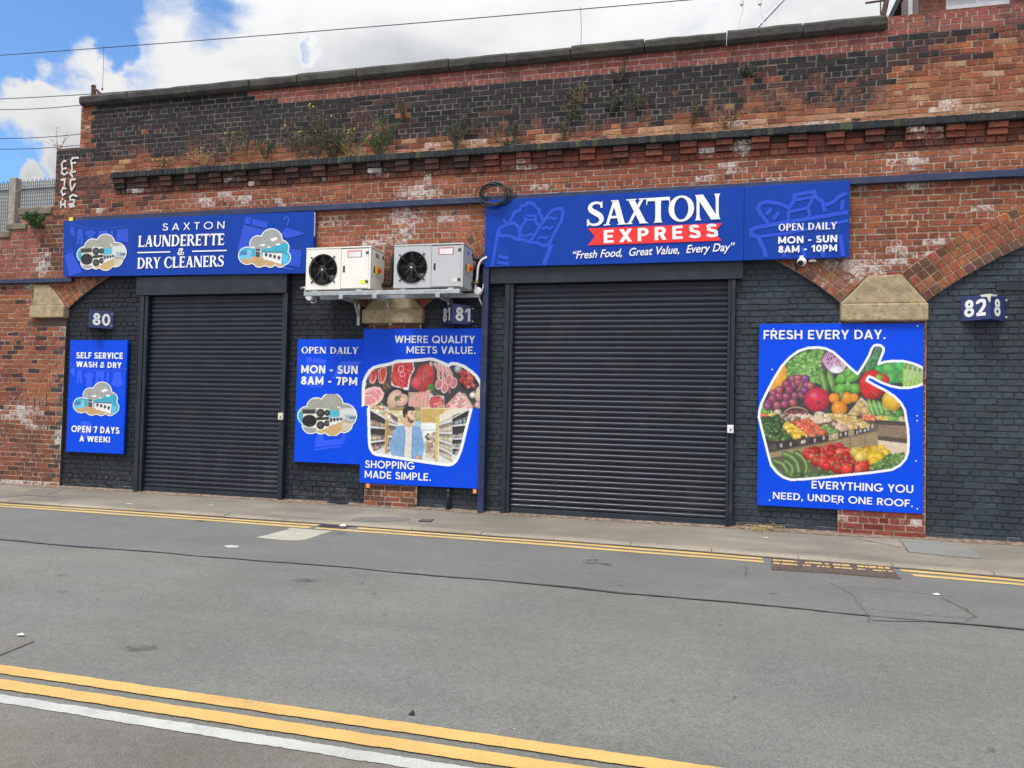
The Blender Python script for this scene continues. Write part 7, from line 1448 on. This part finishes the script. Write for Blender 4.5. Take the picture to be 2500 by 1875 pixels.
def insul(label, pts, dep):
    m = MB(); P = _smooth([wq('R3', *q, dep) for q in pts], 5); m.tube(P, 0.012, 6); p = Vector(P[0]); m.tube([p, p-Vector((0, 0, 0.09))], 0.04, 8)
    return tag(m.build('feeder_cable', M['label_white']), label, 'cable', 'grey feeder cables above the coping')
insul('left of two thin grey cables hanging over the right part of the coping', [(500, 5), (505, 60), (488, 110), (486, 175)], 6.0)
insul('right of two thin grey cables hanging over the right part of the coping', [(605, 2), (612, 70), (622, 110), (625, 160)], 6.0)
m = MB(); m.tube([wq('R3', 760, -20, 6.5), wq('R3', 580, 172, 6.5)], 0.028, 8); tag(m.build('stay_rod', M['galv']), 'grey slanting stay rod rising behind the coping near two hanging cables', 'stay rod')
t = thing('rusty_bracket', 'short rusty iron bracket standing on the coping where a wire passes it', 'bracket', wq('R1', 540, 548, 0.15))
m = MB(); a, b = wq('R1', 540, 560, 0.15), wq('R1', 540, 502, 0.15); m.box(a[0]-0.035, a[0]+0.035, 0.13, 0.17, a[2]-0.02, b[2]); m.build('upright', M['rust'], t, bevel=0.004)
m = MB(); m.tube([wq('R1', 545, 512, 0.14), wq('R1', 565, 528, 0.12), wq('R1', 588, 548, 0.10)], [0.02, 0.028, 0.02], 8); m.tube([wq('R1', 534, 500, 0.15), wq('R1', 548, 500, 0.15)], 0.03, 8); m.build('arm', M['rust'], t)
t = thing('rusty_bracket', 'tall rusty bracket with a thin side rod where the coping stops', 'bracket', wq('R3', 1320, 82, 0.3))
m = MB(); m.tube([wq('R3', 1318, 90, 0.3), wq('R3', 1330, 40, 0.3), wq('R3', 1340, -10, 0.3), wq('R3', 1346, -60, 0.3)], 0.035, 8); m.build('upright', M['rust'], t)
m = MB(); m.tube([wq('R3', 1215, 18, 0.3), wq('R3', 1340, 0, 0.3)], 0.014, 6); m.tube([wq('R3', 1303, 5, 0.3), wq('R3', 1303, 84, 0.3)], 0.008, 6); m.build('side_rod', M['rust'], t)
# trackside building behind the right-hand parapet
DB = 8.0
x0, x1 = wp('A8', 805, 100, DB)[0], 26.0; zb = 5.0; zt = 11.5
sb = thing('trackside_building', 'dark red brick building with a white window behind the raised parapet', 'building', (x0+4, DB, zb))
def tb_col(x, z):
    c = lerp3((0.17, 0.060, 0.045), (0.24, 0.085, 0.06), rnd.random()); return c, (0.26, 0.18, 0.14), 0, 0.4
wx0, wx1 = wp('A8', 1160, 60, DB)[0], wp('A8', 1160, 60, DB)[0]+1.3; wz0 = wp('A8', 1160, 118, DB)[1]
m = MB(); lay(m, lambda z: [(x0, 26.0)] if z < wz0 or z > wz0+1.9 else [(x0, wx0), (wx1, 26.0)], 6.5, 11.5, DB, tb_col); m.build('wall', M['brick'], sb)
m = MB(); m.box(x0+.01, 26, DB+0.2, DB+5, 5.0, zt); m.box(x0+.01, wx0-.005, DB+0.02, DB+0.2, 5.0, zt); m.box(wx1+.005, 26, DB+0.02, DB+0.2, 5.0, zt); m.build('core', M['rubble'], sb)
m = MB(); m.box(x0-0.25, 26.3, DB-0.3, DB+5.3, zt+0.001, zt+0.25); m.build('roof', M['coping'], sb)
fr2 = MB(); fr2.box(wx0, wx1, DB+0.05, DB+0.12, wz0, wz0+0.09); fr2.box(wx0, wx1, DB+0.05, DB+0.12, wz0+1.8, wz0+1.9)
for u in (0, 0.48, 0.95): fr2.box(wx0+(wx1-wx0)*u, wx0+(wx1-wx0)*u+0.065, DB+0.051, DB+0.121, wz0+0.091, wz0+1.799)
wn = fr2.build('window', M['label_white'], sb); m = MB(); m.box(wx0+.01, wx1-.01, DB+0.085, DB+0.095, wz0+.02, wz0+1.88); m.build('pane', mat_plain('pale_glass', (0.55, 0.56, 0.60), 0.15), wn)
gx0, gx1 = wp('A8', 578, 100, DB-0.3)[0], wp('A8', 782, 100, DB-0.3)[0]; gm = thing('signal_cabinet', 'tall pale grey steel panel with dark edges beside the dark red building', 'steel panel', ((gx0+gx1)/2, DB-0.3, 5))
m = MB(); m.box(gx0+0.10, gx1-0.11, DB-0.30, DB-0.2, 5.0, 11.0); m.build('panel', mat_plain('pale_steel', (0.46, 0.46, 0.46), 0.5), gm)
for a, b in ((gx0, gx0+0.095), (gx1-0.105, gx1)): m = MB(); m.box(a, b, DB-0.34, DB-0.16, 5.0, 11.0); m.build('edge_post', mat_plain('dark_steel', (0.12, 0.085, 0.085), 0.6), gm)
m = MB(); m.box(-11.06, 30, 0.92, 24, 0.0, 5.60); tag(m.build('railway_deck', M['rubble']), kind='structure')
m = MB(); m.box(-40, -11.07, 0.92, 24, 0.0, 4.34); tag(m.build('embankment', M['dirt']), kind='structure')
# fence, shed and greenery beyond the stepped end
DF = 1.4
fn = thing('mesh_fence', 'wire mesh fence with a grey concrete post above the stepped brick end', 'fence', (-13.5, DF, 4.34))
pz = wp('Z4', 150, 995, DF)[1]; pxs = [wp('Z4', 140, 1100, DF)[0]-2.6*k for k in range(-1, 4)]
ps = wp('Z4', 128, 1200, DF-0.1)[0]
for k, px in enumerate([wp('Z4', 138, 1200, DF-0.1)[0]-2.7*j for j in range(3)]):
    m = MB(); w_ = 0.085; m.mesh([(px-w_, DF-.16, 4.2), (px+w_, DF-.16, 4.2), (px+w_, DF-.02, 4.2), (px-w_, DF-.02, 4.2), (px-w_+.02, DF-.16, pz), (px+w_+.02, DF-.16, pz), (px+w_+.02, DF-.02, pz), (px-w_+.02, DF-.02, pz)], [(0, 1, 5, 4), (1, 2, 6, 5), (2, 3, 7, 6), (3, 0, 4, 7), (4, 5, 6, 7)]); m.build('post', M['conc_post'], fn, bevel=0.012)
m = MB(); xr_ = -11.1; zt_ = wp('Z4', 300, 1003, DF)[1]; zb_ = 4.36
x = -20.0
while x < xr_: m.box(x-.0042, x+.0042, DF-.0042, DF+.0042, zb_, zt_); x += 0.052
z = zb_
while z < zt_+0.01: m.box(-20, xr_, DF-.010, DF-.0045, z-.004, z+.004); z += 0.075
for x in np.arange(-20, xr_, 0.104): m.tube([(x, DF, zt_-.03), (x+.026, DF-.004, zt_+.035), (x+.052, DF, zt_-.03)], 0.0042, 4)
m.build('mesh_panel', M['mesh_wire'], fn)
DSH = 9.0; sh = thing('grey_shed', 'long pale grey flat sided shed behind the mesh fence', 'shed', (-26, DSH, 4.3)); zt_s = wp('Z4', 300, 1105, DSH)[1]; zt_l = wp('Z4', 0, 1125, DSH)[1]
m = MB(); m.mesh([(-45, DSH, 3), (-11.5, DSH, 3), (-11.5, DSH, zt_s+0.1), (-45, DSH, zt_l), (-45, DSH+10, 3), (-11.5, DSH+10, 3), (-11.5, DSH+10, zt_s+0.1), (-45, DSH+10, zt_l)], [(0, 1, 2, 3), (1, 5, 6, 2), (3, 2, 6, 7), (4, 0, 3, 7)]); m.build('wall', M['shed'], sh)
m = MB(); m.mesh([(-45.2, DSH-0.05, zt_l+0.001), (-11.4, DSH-0.05, zt_s+0.101), (-11.4, DSH+10, zt_s+0.101), (-45.2, DSH+10, zt_l+.001), (-45.2, DSH-0.05, zt_l+0.20), (-11.4, DSH-0.05, zt_s+0.30), (-11.4, DSH+10, zt_s+0.30), (-45.2, DSH+10, zt_l+.20)], [(0, 1, 5, 4), (1, 2, 6, 5), (4, 5, 6, 7)]); m.build('roof_edge', mat_plain('shed_roof', (0.36, 0.375, 0.40), 0.5), sh)

# ================================================================ WEEDS
def weed(label, fr, x, y, h, w, n=9, seed=0, flowers=0, dep=-0.05, leaf='leaf', name='weed', lean=0.0, dens=1.0, straw=0.25, leafsz=0.022, group='weeds growing on the viaduct', zbase=None):
    r = random.Random(seed); b = wq(fr, x, y, dep); b = b if zbase is None else (b[0], b[1], zbase); t = thing(name, label, 'weed', b, group)
    S = MB(); Lf = MB(); Fl = MB(); B = Vector(b); h *= 0.86
    for k in range(n):
        a = r.uniform(-1.25, 1.25); hh = h*r.uniform(0.45, 1.0); p0 = B+Vector((r.uniform(-.12, .12)*w, r.uniform(-.03, .03), 0))
        tip = p0+Vector((a*w*0.5+lean*hh, -abs(r.gauss(0, .18))*hh*0.8-0.03, hh*(1-0.25*abs(a)))); mid = p0+(tip-p0)*0.5+Vector((a*w*0.05, -0.04*hh, hh*0.10))
        P = _smooth([tuple(p0), tuple(mid), tuple(tip)], 4); S.tube(P, [0.0055*(1-0.7*i/(len(P)-1)) for i in range(len(P))], 4, cap=False)
        tips = [(Vector(P[-1]), 1.0)]
        for q in range(int(5*dens+0.5)):
            u = r.uniform(0.25, 0.95); i = int(u*(len(P)-1)); o = Vector(P[i]); d = Vector((r.uniform(-1, 1), r.uniform(-1, .3), r.uniform(.2, 1.2))).normalized()*hh*r.uniform(0.10, 0.30)
            S.tube([o, o+d*0.5+Vector((0, 0, .01)), o+d], [0.003, 0.0022, 0.0012], 3, cap=False); tips.append((o+d, 0.7))
            for s_ in range(int(7*dens)):
                c = o+d*r.uniform(0.15, 1.05)+Vector((r.uniform(-.014, .014), r.uniform(-.014, .014), r.uniform(-.014, .014))); ld = (d.normalized()+Vector((r.uniform(-1, 1), r.uniform(-1, 1), r.uniform(-.6, .8)))).normalized(); l_ = leafsz*r.uniform(0.8, 2.2); sd = ld.orthogonal().normalized()*l_*r.uniform(0.14, 0.26)
                Lf.face([c, c+ld*l_*0.5+sd, c+ld*l_, c+ld*l_*0.5-sd])
        for s_ in range(int(8*dens)):
            i = r.randrange(len(P)); c = Vector(P[i]); ld = Vector((r.uniform(-1, 1), r.uniform(-1, .5), r.uniform(-.2, 1))).normalized(); l_ = leafsz*r.uniform(1.0, 2.6); sd = ld.orthogonal().normalized()*l_*0.2
            Lf.face([c, c+ld*l_*0.5+sd, c+ld*l_, c+ld*l_*0.5-sd])
        if k < flowers:
            for tp, _ in tips[:1]:
                for s_ in range(2): c = tp+Vector((r.uniform(-.02, .02), r.uniform(-.02, .01), r.uniform(-.01, .02))); q = 0.009; Fl.face([c+Vector((-q, 0, -q)), c+Vector((q, 0, -q)), c+Vector((q, -.004, q)), c+Vector((-q, -.004, q))])
    S.build('stems', M['straw'] if r.random() < straw else M['stem'], t); Lf.build('leaves', M[leaf], t)
    if Fl.v: Fl.build('flowers', M['flower'], t)
    return t
LED = -0.05
WD = [('small ragwort with a few yellow flowers on the ledge, the leftmost flowering weed', 'R1', 1330, 905, .50, .30, 7, 2), ('dark ivy-like weed low on the ledge left of the tall flowering clump', 'R1', 1540, 918, .42, .34, 12, 0), ('drooping reddish weed stem leaning right above the launderette sign', 'R1', 1440, 905, .72, .5, 5, 1),
      ('tall ragwort at the left side of the big flowering clump', 'R1', 1735, 915, .95, .45, 10, 3), ('tallest ragwort in the middle of the big flowering clump', 'R1', 1830, 912, 1.02, .5, 11, 3), ('dense green weed at the foot of the big flowering clump', 'R1', 1910, 915, .62, .45, 16, 2), ('low spreading ragwort at the right side of the big flowering clump', 'R1', 2020, 905, .58, .7, 13, 4),
      ('yellow green bushy weed overhanging the dark ledge near the middle', 'R2', 305, 905, .42, .30, 16, 0), ('dark upright weed just above the yellow green bushy one', 'R2', 345, 830, .55, .35, 9, 1), ('thin grey weed growing out of the black bricks under the red band', 'R2', 440, 690, .34, .25, 6, 0),
      ('fan shaped dark weed on the ledge above the space between the signs', 'R2', 740, 855, .52, .30, 9, 0), ('feathery weed right of the fan shaped dark weed', 'R2', 800, 780, .36, .5, 9, 0), ('low leafy weed beside the hanging black cables', 'R2', 1040, 860, .22, .35, 10, 0), ('small weed behind the looping black cable', 'R2', 1085, 800, .26, .2, 6, 0),
      ('tall pale weed on the ledge above the red ribbon sign', 'R2', 1385, 820, .46, .24, 6, 0), ('green weed halfway up the black bricks above the red ribbon sign', 'R2', 1410, 690, .36, .32, 7, 0), ('small weed near the top of the black bricks above the red ribbon sign', 'R2', 1690, 470, .30, .22, 5, 0), ('weed with an orange seed head right of the middle of the parapet', 'R2', 1470, 590, .36, .3, 7, 0),
      ('dark leafy weed in the left of a pair on the right parapet', 'R2', 1650, 640, .32, .26, 9, 0), ('wide dark weed in the right of a pair on the right parapet', 'R2', 1760, 635, .42, .40, 8, 0), ('thin weed with white flower heads near the right parapet ledge', 'R3', 215, 720, .42, .2, 5, 0), ('round leafy weed just below the red band near the right end of the coping', 'R3', 555, 440, .24, .26, 9, 0), ('dry weed hanging on the ledge right of the thin flowering weed', 'R3', 420, 745, .30, .4, 8, 0),
      ('dry grass tuft on the ledge near its left end', 'R1', 1180, 948, .34, .5, 12, 0), ('second dry grass tuft on the ledge, right of the first one', 'R1', 940, 965, .20, .5, 10, 0)]
for i, (lb, fr, x, y, h, w, n, fl) in enumerate(WD):
    dry = 'dry' in lb
    weed(lb, fr, x, y, h, w, n, 100+i, fl, dep=-0.05 if y > 820 or fr == 'R1' else -0.01, leaf='straw' if dry else 'leaf_bright' if 'yellow green' in lb else 'leaf', dens=0.5 if dry else 0.9 if h > .5 else 0.8, leafsz=0.020 if not 'dense' in lb else 0.026)
weed('green fern growing from the stepped stone ledges beside the launderette sign', 'R1', 215, 1320,   .28, .36, 16, 55, 0, dep=-0.04, leaf='leaf_bright', name='fern', leafsz=0.034, dens=1.2)
weed('thin dry stalks standing on the stepped corner under the wires', 'Z4', 600, 680, .50, .5, 6, 56, 0, dep=0.1, leaf='straw', name='dry_stalks', dens=0.25, straw=1)
weed('pale shrubby growth behind the concrete post of the mesh fence', 'Z4', 40, 1470, .30, .8, 16, 57, 0, dep=1.15, zbase=4.34, leaf='leaf', name='shrub', dens=1.3, leafsz=0.03)
m = MB(); r = random.Random(9)
for k in range(170):
    c = Vector((*gp('B5', 270+r.gauss(0, 75), 100+r.gauss(0, 13), 0.01), 0.012+r.random()*0.04)); d = Vector((r.uniform(-1, 1), r.uniform(-.6, .6), r.uniform(-.1, .25))).normalized()*r.uniform(.04, .13); m.tube([c, c+d*0.5+Vector((0, 0, .012)), c+d], 0.0032, 3)
tag(m.build('straw_litter', M['straw']), 'heap of dry straw at the foot of the wall right of the wide shutter', 'dry straw', kind='thing')
